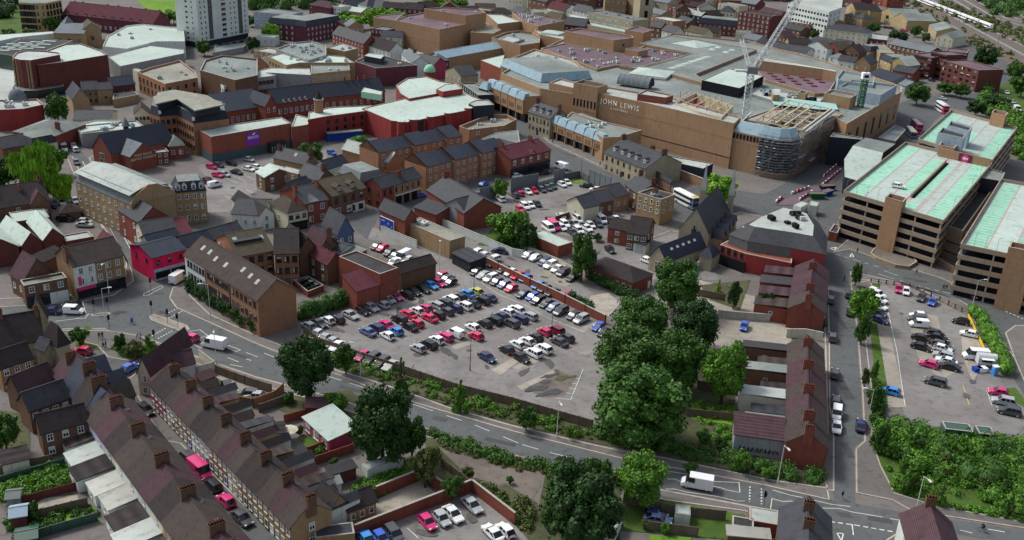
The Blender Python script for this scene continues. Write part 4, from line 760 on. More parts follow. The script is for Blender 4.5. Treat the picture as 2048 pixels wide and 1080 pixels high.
house('flat-roofed brick garage below the back gardens at the bottom',(-150,1040-120),(90,960),2.6,4,roof='f',wall='red_brick',rm='pale_roof',par=.1,name='garage',cat='garage',wF=0,wR=0,wL=0)
T(2,3)
house('white van-like shed with a flat white roof in the back garden',(1310,865),(1430,880),2.3,2.6,roof='f',wall='white',rm='mint',par=.03,name='garden_shed',cat='shed',wF=0,wR=0,wL=0)
house('white garage half under the big dark tree at the bottom',(830,1000),(890,870),2.5,4,roof='f',wall='white',rm='mint',par=.05,name='garage',cat='garage',wF=0,wR=0,wL=0)
house('brick outhouse with a white slatted roof at the bottom edge',(1730,1040),(2060,1070),2.5,(2040,1010),roof='s',rise=.5,wall='brown_brick',rm='corrugated',name='outhouse',cat='outbuilding',wF=0,wR=0,wL=0)
house('small brick outhouse with a pale flat roof beside the footpath',(1760,960),(1935,990),2.5,(1935,910),roof='f',wall='brown_brick',rm='dark_roof',par=.1,name='outhouse',cat='outbuilding',wF=0,wR=0,wL=0)
# ================================================================ BUILDINGS: the middle, between the rear car park and the church
W(500,280,5.142)
house('white rendered house with a gable and dark window at the yard wall',(90,780),(245,750),4.6,(60,560),'x',2.2,'white','dark_tile','white_house',wF=(1,2),wR=0,wL=0)
house('long white house with a pale grey roof left of the white gable house',(-190,760),(90,775),4.6,(60,600),rise=2.2,wall='white',rm='slate',name='white_house',wF=(3,1),wR=0,wL=0)
house('cream rendered house with a hipped brown roof and shopfront canopy',(385,755),(590,715),5.6,(220,640),'h',2.6,'cream','brown_tile','hipped_house',wF=(3,1,1.2,1.2,'d'),wR=0,wL=(1,1),shop=('black','glass',2.6))
house('tall brick house with a white pointed gable and arched windows',(565,660),(800,610),6.6,(510,490),rise=3.,wall='red_brick',rm='slate',name='gable_house',wF=(2,2,1.3,1.6,'w'),wR=0,wL=0,ch=[(.02,.4,3,'y'),(.98,.4,3,'y')],dorm=[(.42,.0,dict(w=3.2,h=.4,d=3,rm='slate'))])
house('pair of brick houses with white bay windows and two pointed dormers',(845,580),(1185,490),6.8,(765,420),rise=3.2,wall='brown_brick',rm='moss_tile',name='paired_houses',wF=[(4,1,1.1,1.7,'d',3.3,6.6),(3,1,1.8,1.9,'w',.3,3.1)],wR=0,wL=0,dorm=[(.28,.1,dict(w=2,h=1.3,d=2.4,rm='moss_tile',wm='brown_brick')),(.68,.1,dict(w=2,h=1.3,d=2.4,rm='moss_tile',wm='brown_brick'))])
r=TB and house('white ground floor bay of the paired brick houses',(845,705),(1180,620),2.9,1.,roof='f',wall='white',rm='pale_roof',par=.1,name='bay_front',cat='bay window',wF=(4,1,1.6,1.6,'d'),wR=0,wL=0)
house('brick rear house with a steep dark roof behind the pointed gable house',(440,540),(640,470),5.4,(520,430),rise=2.6,wall='brown_brick',rm='slate',name='rear_house',wF=0,wR=0,wL=0)
house('brown brick house with a dark hipped roof in the middle of the block',(495,350),(700,420),5.4,(880,380),rise=3.,wall='brown_brick',rm='slate',name='rear_house',wF=(2,2),wR=0,wL=0,ch=[(.9,.5,4,'y')])
house('tan brick back wing with a white lower wall and flat pale roof',(285,300),(490,350),5.8,4.,roof='f',wall='tan_brick',rm='pale_roof',par=.1,name='rear_wing',wF=(2,2,.9,1.1,'w'),wR=0,wL=0)
house('brick house with a pale metal roof at the edge of the rear car park',(60,330),(150,385),4.8,(310,260),'x' if 0 else 'g',2.,'brown_brick','mint','rear_house',wF=(1,2),wR=(2,2),wL=0)
house('house with rooflight and grey tiles behind the brick back wing',(240,180),(560,250),5.6,(560,170),rise=2.8,wall='tan_brick',rm='slate',name='rear_house',wF=0,wR=0,wL=0,ch=[(.02,.4,2,'y'),(.98,.5,4,'y')],sky=[(.6,.3)])
house('blue-slated range with a white side wall below the green tree',(800,300),(1010,235),4.6,(985,165),rise=2.2,wall='white',rm='blue_slate',name='rear_house',wF=0,wR=0,wL=0)
house('white-roofed mansard house with two arched dormers',(1130,425),(1380,375),5.4,(1080,290),roof='m',rise=2.4,wall='grey_wall',rm='lead',name='mansard_house',wF=(3,1),wR=0,wL=(2,1))
r,L,D=house('red and tan brick warehouse with a long slate roof and garage doors',(1355,500),(1760,380),6.8,(1280,415),rise=2.4,wall='red_brick',rm='slate',name='warehouse',cat='warehouse',wF=[(7,1,.8,1.6,'d',3.6,6.6)],wR=0,wL=(2,2,.9,1.3,'d'),ch=[(.55,.3,3,'x'),(.5,.9,2,'x')])
b=MB(); b.box(L*.3,L-.1,-.015,0,0,6.7,'tan_brick'); b.build('painted_front',r)
for u in (.42,.62,.82): b=MB(); b.box(-1.2,1.2,-.14,-.04,.0,3.,'black'); b.build('garage_door',r,(L*u,0,0))
b=MB(); b.box(L*.33,L*.97,-.7,-.07,3.15,3.35,'white'); b.build('canopy',r)
T(1,1)
# orange brick flats with black gables, two staggered rows
def flats(label,A,B,h,C,n,off=0,mono=True):
    x0,y0,L,D,rz=frame_of(A,B,h,C); root=ob('flats_row',None,None,(x0,y0,0),rz); tag(root,label,'flats','orange brick flats'); b=MB(); lh=L/n; rf=MB()
    for i in range(n):
        o=0 if i%2 else -.9; hh=h+(.5 if i%2==0 else 0); r_=2.6; x=i*lh; X=x+lh
        b.mesh([(x,o,0),(X,o,0),(X,D,0),(x,D,0),(x,o,hh),(X,o,hh),(X,D,hh),(x,D,hh),(x,D*.55,hh+r_),(X,D*.55,hh+r_)],[(0,1,5,4),(1,2,6,9,5),(2,3,7,6),(3,0,4,8,7)],'orange_brick')
        for p in ([(x+.12,o-.25,hh+.02),(X-.12,o-.25,hh+.02),(X-.12,D*.55,hh+r_+.15),(x+.12,D*.55,hh+r_+.15)],[(x+.12,D*.55,hh+r_+.15),(X-.12,D*.55,hh+r_+.15),(X-.12,D+.2,hh),(x+.12,D+.2,hh)]): rf.poly(p,'blue_slate'); rf.poly([(u,v,t-.12) for u,v,t in p[::-1]],'blue_slate')
        rf.box(x-.12,x+.12,o,D*.6,hh,hh+.0,'black') if 0 else rf.mesh([(x,o-.25,hh+.25),(x,D*.55,hh+r_+.45),(x,D,hh+.3),(x,o,hh-.2),(x,D,hh-.2),(x+.14,o-.25,hh+.25),(x+.14,D*.55,hh+r_+.45),(x+.14,D,hh+.3),(x+.14,o,hh-.2),(x+.14,D,hh-.2)],[(0,3,4,2,1),(5,6,7,9,8),(0,1,6,5),(1,2,7,6)],'black')
    b.build('wall',root); rf.build('roof',root)
    for i in range(n):
        o=0 if i%2 else -.9; ln=lh
        for r in range(3):
            for c in range(2): ob('window',wmesh(.95,1.15,'w'),root,((i+.3+.4*c)*lh,o,1.7+r*2.75))
    put_windows(root,'L',L,D,0,0,0,8)
    return root
flats('front row of orange brick flats with black sloping roof panels',(1345,262),(1990,105),8.3,9.5,6)
flats('rear row of orange brick flats, behind the front row',(965,150),(1640,10),8.3,9.5,5)
house('low orange brick gable of the rear flats with a pale roof panel',(690,110),(950,240) if 0 else (1060,215),5.6,(1060,215) if 0 else 6,rise=2.6,wall='orange_brick',rm='pale_roof',name='flats_wing',cat='flats',wF=0,wR=0,wL=0)
T(2,1)
r,L,D=house('Victorian shops with a maroon roof, white bay windows and black shopfronts',(-10,195),(310,120),6.8,(250,20),rise=2.6,wall='red_brick',rm='maroon_tile',name='shop_terrace',cat='shops',wF=(5,1,1.3,1.6,'w',3.5,6.8),wR=0,wL=0,shop=('dark_wall','glass',3.3),dorm=[(.55,.0,dict(w=2.4,h=.4,d=2.5,rm='maroon_tile',wm='red_brick'))],ch=[(.1,.5,3,'y'),(.8,.5,3,'y')])
T(1,1)
# the gable house, billboard building and lane buildings
r,L,D=house('large red brick gable house with white-framed bay windows and two slate roofs',(1370,440),(1665,625),5.6,(1640,390),rise=3.6,wall='red_brick',rm='slate',name='gable_house',wF=(1,1,.5,1.1,'w'),wR=0,wL=0,ch=[(.02,.5,4,'y')])
house('grey slate front wing with white bay windows beside the red gable',(1685,620),(1870,570),5.6,(1630,520),roof='g',rise=2.8,wall='grey_wall',rm='slate',name='gable_house_wing',cat='house',wF=(2,2,2.,1.6,'w'),wR=0,wL=0)
house('brick gable building with a slate roof carrying the blue billboard',(985,590),(1190,680),6.6,(1250,640),rise=2.6,wall='red_brick',rm='slate',name='billboard_house',cat='building',wF=0,wR=0,wL=0)
house('small red brick ruin with a dark roof beside the red gable house',(1265,580),(1440,640),4.,(1420,560),roof='s',rise=1.2,wall='red_brick',rm='slate',name='outbuilding',cat='outbuilding',wF=0,wR=0,wL=0)
house('long tan brick warehouse with a stained flat roof beside the lane',(1190,690),(1550,845),5.2,(1665,805),roof='f',wall='tan_brick',rm='tan_roof',par=.15,name='warehouse',cat='warehouse',wF=0,wR=0,wL=0,units=2)
house('dark lean-to workshop with a bent metal roof at the end of the warehouse',(1570,945),(1710,1020),3.,(1840,985),roof='s',rise=.5,wall='dark_wall',rm='slate',name='workshop',cat='workshop',wF=0,wR=0,wL=0)
# billboard
x0,y0,L,D,rz=frame_of((985,590),(1190,680),6.6,(1250,640)); bb=ob('billboard',None,None,(x0+math.cos(rz)*L*.36+math.sin(rz)*.45,y0+math.sin(rz)*L*.36-math.cos(rz)*.45,-.6),rz); tag(bb,'blue poster billboard with white frame against the brick gable','billboard')
b=MB(); b.box(-3.2,3.2,-.1,.1,2.4,5.6,'frame_white'); b.build('panel',bb); b=MB(); b.box(-3.05,3.05,-.14,-.1,2.55,5.45,'blue_paint')
b.build('poster',bb); b=MB()
for x,z,w_ in ((-1.6,4.6,1.7),(.8,4.2,1.2),(2.2,3.6,.5),(-.5,3.1,2.2)): b.mesh([(x-w_/2,-.16,z-.3),(x+w_/2,-.16,z-.1),(x+w_*.3,-.16,z+.35),(x-w_*.4,-.16,z+.2)],[(0,1,2,3)],'pale_blue' if z>3.5 else 'paint_l')
b.build('poster_picture',bb); b=MB()
for x in (-2.8,2.8): b.box(x-.1,x+.1,-.05,.1,0,2.4,'steel')
b.build('post',bb)
T(2,1)
house('cream gable house with a grey roof and exterior stair in the north car park',(575,585),(700,560),5.2,(520,510),'g',2.4,'cream','slate','cream_house',wF=0,wR=0,wL=(1,1))
house('brick part of the cream gable house with two small windows',(690,545),(815,520),4.8,(720,450),rise=2.2,wall='brown_brick',rm='slate',name='rear_house',wF=(2,1),wR=0,wL=0)
house('tan brick back house with white windows behind the cream gable house',(830,500),(940,475),4.8,(790,400),rise=2.4,wall='tan_brick',rm='slate',name='rear_house',wF=(2,1),wR=0,wL=0)
house('grey slate roofed street house with red chimneys facing the pavement',(905,395),(1010,470),6.2,(1130,380),rise=3.,wall='brown_brick',rm='slate',name='street_house',wF=(2,2),wR=0,wL=0,ch=[(.05,.5,3,'y'),(.95,.5,3,'y')])
house('three-storey tan brick house with a flat roof beside the bus stop',(1195,515),(1305,475),8.4,(1030,450),roof='f',wall='tan_brick',rm='dark_roof',par=.5,name='tall_house',wF=(2,2,.9,1.2,'w',3,8),wR=0,wL=(4,2,.9,1.4,'w',3,8),units=2,ch=[(.4,.5,3,'y')])
house('dark roof link behind the flat-roofed tan brick house',(1110,290),(1270,390),3.6,(1130,300),roof='s',rise=1.2,wall='brown_brick',rm='slate',name='link_building',cat='building',wF=0,wR=0,wL=0)
r,L,D=house('long stone inn with five white dormers facing the wide pavement',(740,140),(1065,270),6.4,(1170,150),rise=4.,wall='stone',rm='slate',name='stone_inn',cat='inn',wF=(7,2,.9,1.3,'d'),wR=0,wL=0,dorm=[(u,.12,dict(w=1.2,h=1.3,d=2)) for u in (.13,.33,.5,.67,.87)],ch=[(.0,.5,4,'y'),(.5,.75,4,'y'),(.98,.5,5,'y')],door=(.45,'frame_dark'))
house('brown brick house with a white garage and blue door in the courtyard',(920,780),(1080,805),5.2,(1230,690) if 0 else 11,rise=3.2,wall='brown_brick',rm='dark_tile',name='court_house',wF=(3,2,1.3,1.3,'w'),wR=(2,2),wL=0)
house('small red brick wing with a dark roof on the left of the court house',(770,740),(920,770),4.6,8,'g',1.8,'red_brick','dark_tile','court_house_wing','house',wF=(1,2,1.2,1.1,'w'),wR=0,wL=0)
r,L,D=house('white garage with a pale blue door projecting from the court house',(975,860),(1070,885),2.7,2.5,roof='s',rise=.8,wall='cream',rm='dark_tile',name='garage',cat='garage',wF=0,wR=0,wL=0)
b=MB(); b.box(-1.1,1.1,-.08,.02,0,2.1,'pale_blue'); b.build('garage_door',r,(L*.5,0,0))
house('red brick substation with a white-edged flat roof below the minibus yard',(135,790),(370,890),3.4,(485,855),roof='f',wall='red_brick',rm='mint',par=.12,name='substation',cat='substation',wF=0,wR=0,wL=0)
T(2,2)
house('long low brick clinic with a dark hipped roof behind the lane wall',(590,-40),(970,100),3.6,(1130,30),'h',2.2,'red_brick','dark_tile','clinic','building',wF=(8,1,.9,1.1,'w'),wR=0,wL=0)
# church and hall
T(2,1)
W(1024,270,4)
r,L,D=house('stone church with a steep slate roof and tall pointed window',(1338,745),(1575,790),6.,24,'x',6.8,'stone','slate','church','church',wF=0,wR=0,wL=0)
b=MB()
for i in range(3): b.box(-.85+i*.6,-.35+i*.6,-.1,.05,0,4.2+(1.2 if i==1 else 0),'glass')
b.mesh([(-1.1,-.14,-.2),(1.1,-.14,-.2),(1.1,-.14,4),(0,-.14,6.4),(-1.1,-.14,4),(-1.3,-.14,-.4),(1.3,-.14,-.4),(1.3,-.14,4.1),(0,-.14,6.8),(-1.3,-.14,4.1)],[(0,1,6,5),(1,2,7,6),(2,3,8,7),(3,4,9,8),(4,0,5,9)],'concrete'); o=b.build('tracery_window',r,(L/2,0,3.2)); o.scale=(.8,1,.8)
for i in range(4):
    b=MB(); b.mesh([(0,0,0),(3.,0,0),(3.,3.4,0),(0,3.4,0),(0,0,4),(3.,0,4),(3.,3.4,4),(0,3.4,4),(1.5,0,6.4),(1.5,3.4,6.4)],[(0,1,5,8,4),(1,2,6,5),(3,0,4,7)],'stone'); b.mesh([(-.2,-.2,3.9),(1.5,-.2,6.6),(1.5,4.4,6.6),(-.2,4.4,3.9),(3.2,-.2,3.9),(3.2,4.4,3.9)],[(0,1,2,3),(1,4,5,2)],'blue_slate'); b.box(.9,2.1,-.06,.05,1.2,3.8,'glass'); b.build('side_chapel',r,(L+3.4,3.+i*4.8,0),PI/2)
for u in (0,1):
    b=MB(); b.box(-.8,.8,-.8,.8,0,10.5,'stone'); b.frus([(-.85,-.85),(.85,-.85),(.85,.85),(-.85,.85)],[(-.1,-.1),(.1,-.1),(.1,.1),(-.1,.1)],10.5,18.5,'pale_roof'); b.bar((0,0,18.5),(0,0,19.6),.06,'steel'); b.build('spire',r,(L*u,D+1,0))
r,L,D=house('stone church hall with a slate roof, rooflights and an arched window',(1100,965),(1235,1015),4.2,(1500,915) if 0 else 18,'x',3.6,'stone','blue_slate','church_hall','hall',wF=(1,1,1.6,2.4,'t'),wR=(5,1,.8,1.6,'t'),wL=0)
for i in range(5): b=MB(); b.box(-.35,.35,-.5,.5,0,.1,'frame_white'); o=b.build('skylight',r,(L*.72,4+i*2.6,4.2+3.6*.56+.25)); o.rotation_euler=(0,math.atan2(3.6,L/2),0)
house('low grey hipped vestry beside the church hall',(1500,960),(1600,985),4.,6,'h',2.4,'stone','blue_slate','vestry','vestry',wF=0,wR=0,wL=0)
# ================================================================ BUILDINGS: club, mall, construction site, multi-storey car park
def skirt(root,P,q,z0,z1,m,top,name='mansard_roof'):
    b=MB(); n=len(P); b.mesh([(x,y,z0) for x,y in P]+[(x,y,z1) for x,y in q],[(i,(i+1)%n,(i+1)%n+n,i+n) for i in range(n)],m); tri_sheet(b,q,z1,top); return b.build(name,root)
def local(root,pts,h):
    o=root.location; return ccw([(G(p,h).x-o.x,G(p,h).y-o.y) for p in pts])
W(1380,400,6.75)
r=flat('low red painted club front with four arched windows and a dark archway',[(405,600),(750,722),(1372,850),(1400,560),(760,420)],5.4,'red_paint','dark_roof',.4,win={0:(4,1,3.2,5.6,1.1,1.7,'d')},name='club_hall',courses=((5.,'red_brick'),))
b=MB(); q=G((560,860),0)-r.location; b.box(-4.6,4.6,-.15,.1,0,3.,'black'); o=b.build('archway',r,tuple(q),ang((405,790),(740,890)))
o.location=(G((405,585),6)+ (G((750,705),6)-G((405,585),6))*.5-r.location); o.location.z=0; o.rotation_euler.z=ang((405,585),(750,705)) if 0 else math.atan2(*(lambda d:(d.y,d.x))(G((750,705),6)-G((405,585),6)))
pts=[(530,465),(780,555),(1372,645),(1838,735),(1850,500),(1720,290),(1150,150),(1000,220),(760,320)]
r=flat('grey-walled club building with a dark slate mansard and pale flat roof',pts,8.2,'flint_grey','dark_roof',.1,name='club_building')
P=local(r,pts,8.2); q=inset(P,4.); skirt(r,[(x,y) for x,y in inset(P,-.15)],q,8.2,11.2,'slate','pale_roof'); scatter_units(r,q,11.2,7,('black','crane_grey'))
a=G((1372,645),8.2); c=G((1838,735),8.2); d=c-a; L=d.length; rz=math.atan2(d.y,d.x); b=MB(); b.box(0,L,-.12,.02,0,8.1,'red_paint'); 
for z in (2,3.2,4.4,5.6,6.8): b.box(-.05,.5,-.2,0,z,z+.5,'red_brick'); b.box(L-.5,L+.05,-.2,0,z,z+.5,'red_brick')
b.build('red_wall',r,(a.x-r.location.x,a.y-r.location.y,0),rz)
for u in (.13,.42,.5,.86):
    a=G((530,465),8.2).lerp(G((1838,735),8.2),u); b=MB(); b.box(-.5,.5,-.7,.7,0,.1,'frame_white'); o=b.build('skylight',r,(a.x-r.location.x+.9,a.y-r.location.y+2.2,9.8)); o.rotation_euler=(.75,0,rz)
# ---- the mall
W(0,0,1)
mall=flat('huge brown brick shopping mall with grey roofs behind the department store sign wall',[(1003,146),(1080,176),(1187,195),(1475,252),(1540,255),(1590,262),(1668,232),(1694,247),(1803,183),(1803,172),(1640,118),(1500,83),(1345,66),(1280,95),(1240,100),(1130,76),(1090,95)],14,'mall_brick','grey_roof',.8,name='shopping_mall',win={7:[(7,1,1,11,3.,7.,'n')]},units=0)
W(1100,140,6)
jl=flat('long brown brick department store wall with large pale lettering',[(525,262),(1150,392),(2040,600),(2210,640),(2290,560),(1750,420),(1480,330),(690,200)],17,'mall_brick','pale_roof',.7,name='department_store',cat='department store',courses=((11.2,'tan_brick'),(4.,'frame_dark')))
a=G((525,262),17)-Vector((0,0,0)); c=G((2040,600),17); d=c-a; rz=math.atan2(d.y,d.x); L=d.length; n=Vector((math.sin(rz),-math.cos(rz),0))*.2; d.normalize()
t=a+(G((1075,370),17)-a)*1.; p=a+d*((G((884,322),17)-a).length)+n-jl.location; p.z=14.2; text_on(jl,'JOHN LEWIS',tuple(p),rz,2.75,'gold_metal',.12,font_sp=1.25)
p.z=12.; text_on(jl,'& PARTNERS',tuple(p),rz,1.05,'gold_metal',.1,font_sp=1.5)
flat('brown brick stair block with seven slot windows left of the lettered wall',[(285,150),(575,207),(690,172),(400,112)],19.5,'mall_brick','moss_tile',.8,name='stair_block',win={0:(7,1,10,13.8,.9,3.,'n')},courses=((9.,'tan_brick'),))
flat('brown brick wall with paired slot windows between the stair block and blue roof',[(-10,148),(280,215),(420,170),(120,100)],16,'mall_brick','pale_roof',.6,name='brick_block',win={0:(6,1,10.,14,.9,3.,'n')},courses=((9.,'tan_brick'),))
flat('low dark red rooftop box beside the department store parapet',[(1050,285),(1390,330),(1480,300),(1150,235)],19.,'red_brick','pale_roof',.5,name='rooftop_box',z0=16.3)
# barrel vault and white tents on the roof
def barrel(label,a,b_,z,r_,m):
    p=G(a,z); q=G(b_,z); L=(q-p).length; rz=math.atan2(q.y-p.y,q.x-p.x); o=ob('barrel_roof',None,None,tuple(p),rz); tag(o,label,'roof structure'); b=MB(); n=14; V=[]
    for x in (0,L): V+=[(x,math.cos(PI*i/n)*r_,math.sin(PI*i/n)*r_*1.1) for i in range(n+1)]
    b.mesh(V,[(i,i+1,i+n+2,i+n+1) for i in range(n)],m); b.mesh(V,[tuple(range(n+1)),tuple(range(2*n+1,n,-1))],'dark_wall'); b.build('vault',o)
    b=MB(); 
    for k in range(7):
        x=L*k/6
        for i in range(n): b.bar((x,math.cos(PI*i/n)*(r_+.06),math.sin(PI*i/n)*(r_*1.1+.06)),(x,math.cos(PI*(i+1)/n)*(r_+.06),math.sin(PI*(i+1)/n)*(r_*1.1+.06)),.08,'steel')
    b.build('rib',o)
barrel('grey metal barrel vault on the mall roof above the lettering',(840,150),(1215,205),14,3.6,'lead')
def tent(label,A,B,z,C,hh=1.5,rise=2.,m='mint'):
    return house(label,A,B,z+hh,C,'h',rise,'frame_white',m,'glazed_rooflight','rooflight',wF=0,wR=0,wL=0,base=z)
T(2,0)
tent('white pitched rooflight beside the barrel vault',(940,585),(1230,620),13.4,(1300,570),1.2,1.6)
tent('large white tent-shaped rooflight at the back of the mall roof',(1280,345),(1480,385),13.4,(1560,345),1.2,2.)
for i in range(6): tent(f'{ORD[i]} of six white rooflights in a line across the mall roof',(1220+52*i,545-17*i),(1290+52*i,558-17*i),13.4,(1330+50*i,535-17*i),.8,.5)
for i in range(4): tent(f'{ORD[i]} of four square rooflights at the back of the mall roof',(1540+48*(i%2)+112*(i//2),402-18*(i%2)+22*(i//2)),(1625+48*(i%2)+112*(i//2),412-18*(i%2)+22*(i//2)),13.4,(1650+48*(i%2)+112*(i//2),392-18*(i%2)+22*(i//2)),.8,.4)
b_=[]
flat('pale metal-sheeted roof with grey parapets at the back of the mall',[(1020,345),(1440,425),(1100,525),(860,525),(1270,590),(1560,670),(1470,590),(1960,395),(1270,280)],14.7,'mall_brick','grey_roof',.3,name='upper_roof',z0=13.3)
flat('white flat roof on black walls beside the crane mast',[(1520,640),(1820,705),(2015,605),(1730,545)],17.5,'black','mint',.25,name='rooftop_hall',z0=13.3)
flat('brown brick rooftop block with a mauve flat roof in the middle of the mall',[(418,245),(815,320),(975,300),(960,285),(545,222)],20,'mall_brick','mauve_roof',.8,name='rooftop_block',win={1:(1,1,15.5,18.5,1.6,1.6,'n')},courses=((17.5,'tan_brick'),))
flat('small brown brick block with a recessed roof beside the rooflights',[(905,235),(1050,262),(1120,240),(1010,208)],18,'mall_brick','mauve_roof',.6,name='rooftop_block')
flat('mauve service deck crowded with air handling units',[(230,385),(420,345),(900,430),(980,375),(1440,430),(1060,525),(820,520),(680,550)],14.4,'mall_brick','mauve_roof',.5,name='service_deck',z0=13.3,units=34,um=('crane_grey','pale_blue','white','mint'))
flat('open service roof with pale decks behind the long blue roof',[(-20,470),(180,390),(480,470),(580,545),(330,590)],15.2,'mall_brick','pale_roof',.9,name='service_deck',z0=13.3,units=20)
flat('brown brick box with a pipe rack at the middle of the mall',[(905,390),(1010,410),(1090,395),(990,375)],17,'mall_brick','mauve_roof',.3,name='rooftop_block',z0=13.6)
flat('mauve roof terrace below the brick parapet at the right of the mall',[(1500,50),(1560,50)] if 0 else [(2060,560),(2048,570),(2070,700),(2300,720)] ,14.,'mall_brick','mauve_roof',.2,name='roof_terrace',z0=13.5) if 0 else None
W(1480,80,6)
flat('mauve-pink roof terrace with dark rooflight hatches',[(180,345),(270,320),(1150,490),(1060,630),(900,640),(300,470)],14.6,'mall_brick','mauve_roof',.3,name='roof_terrace',z0=13.3)
hm=MB(); hm.box(-1.3,1.3,-1.2,1.2,0,.4,'dark_red'); hm=hm.done('hatch')
for i in range(14):
    x=360+i*48; y=400+ (i%4)*28+i*6; q=G((x,y),14.5); tag(ob('roof_hatch',hm,None,(q.x,q.y,14.3)),'dark red hatch on the mauve-pink roof terrace','roof hatch','hatches on the mauve terrace')
flat('long brown brick parapet wall behind the mauve terrace',[(190,225),(300,205),(1160,355),(1150,380),(1000,350),(200,240)],19.,'mall_brick','pale_roof',.3,name='parapet_block',z0=13)
flat('grey clad plant screen at the right of the mall roof',[(1165,445),(1230,360),(1615,435),(1600,540),(1180,480)],18.5,'pale_blue','grey_roof',1.,name='plant_screen',z0=13)
flat('grey clad rooftop box with a wide recessed flat roof at the mall corner',[(1185,555),(1690,660),(1885,540),(1345,475)],18,'pale_blue','grey_roof',.9,name='rooftop_box',z0=13)
flat('brown brick rooftop box with a red door and recessed grey roof',[(1010,635),(1325,695),(1405,650),(1100,590)],18,'mall_brick','grey_roof',.8,name='rooftop_box',z0=13.2)
flat('small brown brick lift box beside the turquoise sheeting',[(695,625),(790,645),(820,620),(740,600)],17,'tan_brick','dark_roof',.5,name='lift_box',z0=13.3)
flat('brown brick octagonal vent beside the black roof void',[(380,590),(430,580),(490,590),(480,660),(400,660)],17,'tan_brick','pale_roof',.1,name='vent_box',z0=13.3)
flat('works deck crowded with cabins and pallets behind the black hall',[(150,560),(380,600),(1000,700),(940,760),(480,690),(380,720),(120,640)],14.2,'grey_wall','pale_roof',.2,name='works_deck',z0=13.3,units=26,um=('white','black','tan_brick','pale_blue'))
b=MB(); P=[G(p,14.6) for p in [(380,720),(450,680),(1150,760),(1180,830),(960,830),(400,770)]]; b.poly([(p.x,p.y,14.5) for p in P],'turquoise'); o=b.build('turquoise_sheeting'); tag(o,'turquoise membrane sheeting laid on the roof of the building site','sheeting')
W(1400,180,4.909)
# curved corner under scaffolding
cp=[(325,400),(590,458),(780,492),(900,497),(985,475),(1400,232),(1290,190),(720,180),(530,245),(440,280)]
site=flat('brick corner block of the mall stripped to beams and wrapped in scaffolding',cp,14,'mall_brick','pale_concrete',.5,name='corner_block',win={0:(8,1,11.3,13.6,1.,1.9,'n')},courses=((10.2,'tan_brick'),))
P=[(G(p,14)-site.location) for p in cp]; P2=[(p.x,p.y) for p in P]; q2=ccw(P2); qi=inset(q2,2.2); b=MB(); n=len(q2)
for i in range(n):
    mid=(q2[i][0]+q2[(i+1)%n][0])/2+site.location.x, (q2[i][1]+q2[(i+1)%n][1])/2+site.location.y
    if i in range(0,n): 
        j=(i+1)%n
        # only the street sides carry the blue cladding
        k=[(abs(q2[i][0]-a.x)+abs(q2[i][1]-a.y)) for a in P]; ki=k.index(min(k)); k=[(abs(q2[j][0]-a.x)+abs(q2[j][1]-a.y)) for a in P]; kj=k.index(min(k))
        if {ki,kj} in ({0,1},{1,2},{2,3},{3,4},{9,0}): b.mesh([(*q2[i],14),(*q2[j],14),(*qi[j],17.6),(*qi[i],17.6)],[(0,1,2,3)],'blue_metal'); b.mesh([(*qi[i],17.6),(*qi[j],17.6),(*inset(qi,.5)[j],17.6),(*inset(qi,.5)[i],17.6)],[(0,1,2,3)],'pale_roof')
b.build('blue_cladding',site)
# timber and steel beams of the stripped roof
b=MB(); A=P[9]; B=P[3]; Cc=P[5]; a=Vector((qi[0][0],qi[0][1],0)); 
o0=G((560,300),16)-site.location; ux=(G((1010,400),16)-G((560,300),16)); uy=(G((760,175),16)-G((560,300),16)) if 0 else (G((1290,190),16)-G((1010,400),16)); zt=16.2-14
for i in range(6): s=o0+ux*(i/5); e=s+uy*(1,.8,1,1,.6,1)[i]; b.bar((s.x,s.y,16.4),(e.x,e.y,16.4),.3,'timber')
for i in range(7): s=o0+uy*(i/6)+ux*(0,0,.2,0,.4,0,0)[i]; e=o0+uy*(i/6)+ux*(1,.8,1,1,1,.6,1)[i]; b.bar((s.x,s.y,16.1),(e.x,e.y,16.1),.22,'timber')
for i in range(60): s=o0+ux*random.random()+uy*random.random(); t_=random.uniform(.3,1.6); b.box(s.x-t_,s.x+t_,s.y-.4,s.y+.4,13.5,13.5+random.uniform(.3,1.4),random.choice(('timber','dirt','pale_roof','flint_grey')))
for k in (.86,.94): s=o0+ux*(k+.12); e=s+uy; b.bar((s.x,s.y,15.6),(e.x,e.y,15.6),.7,'pale_roof')
for i in range(5):
    for j in range(6): s=o0+ux*(i/4)+uy*(j/5); b.bar((s.x,s.y,13.4),(s.x,s.y,16),.18,'timber')
b.build('roof_beams',site)
# stripped area left of the corner block
for i,(w_,pp) in enumerate((((1100,140,6),[(1500,390),(1790,500),(2060,570),(2200,430),(1750,270)]),)):
    W(*w_); f2=flat('open roof void with pale columns and magenta debris beside the crane',pp,17.2,'timber','pale_concrete',3.2,name='stripped_bay',z0=13.3); 
    b=MB()
    for k in range(16):
        q=G((1560+k%8*70,330+k%8*10+(k//8)*90),14)-f2.location; b.bar((q.x,q.y,0),(q.x,q.y,3.6),.22,'timber')
    for k in range(5): q=G((1500+k*120,380+k*28),17)-f2.location; e=G((1700+k*120,270+k*28),17)-f2.location; b.bar((q.x,q.y,3.7),(e.x,e.y,3.7),.2,'timber')
    for k in range(40): q=G((random.gauss(1700,70),random.gauss(395,25)),14)-f2.location; s=random.uniform(.2,.6); b.box(q.x-s,q.x+s,q.y-s,q.y+s,.8,.8+s,'paint_p')
    b.build('columns',f2)
W(1400,180,4.909)
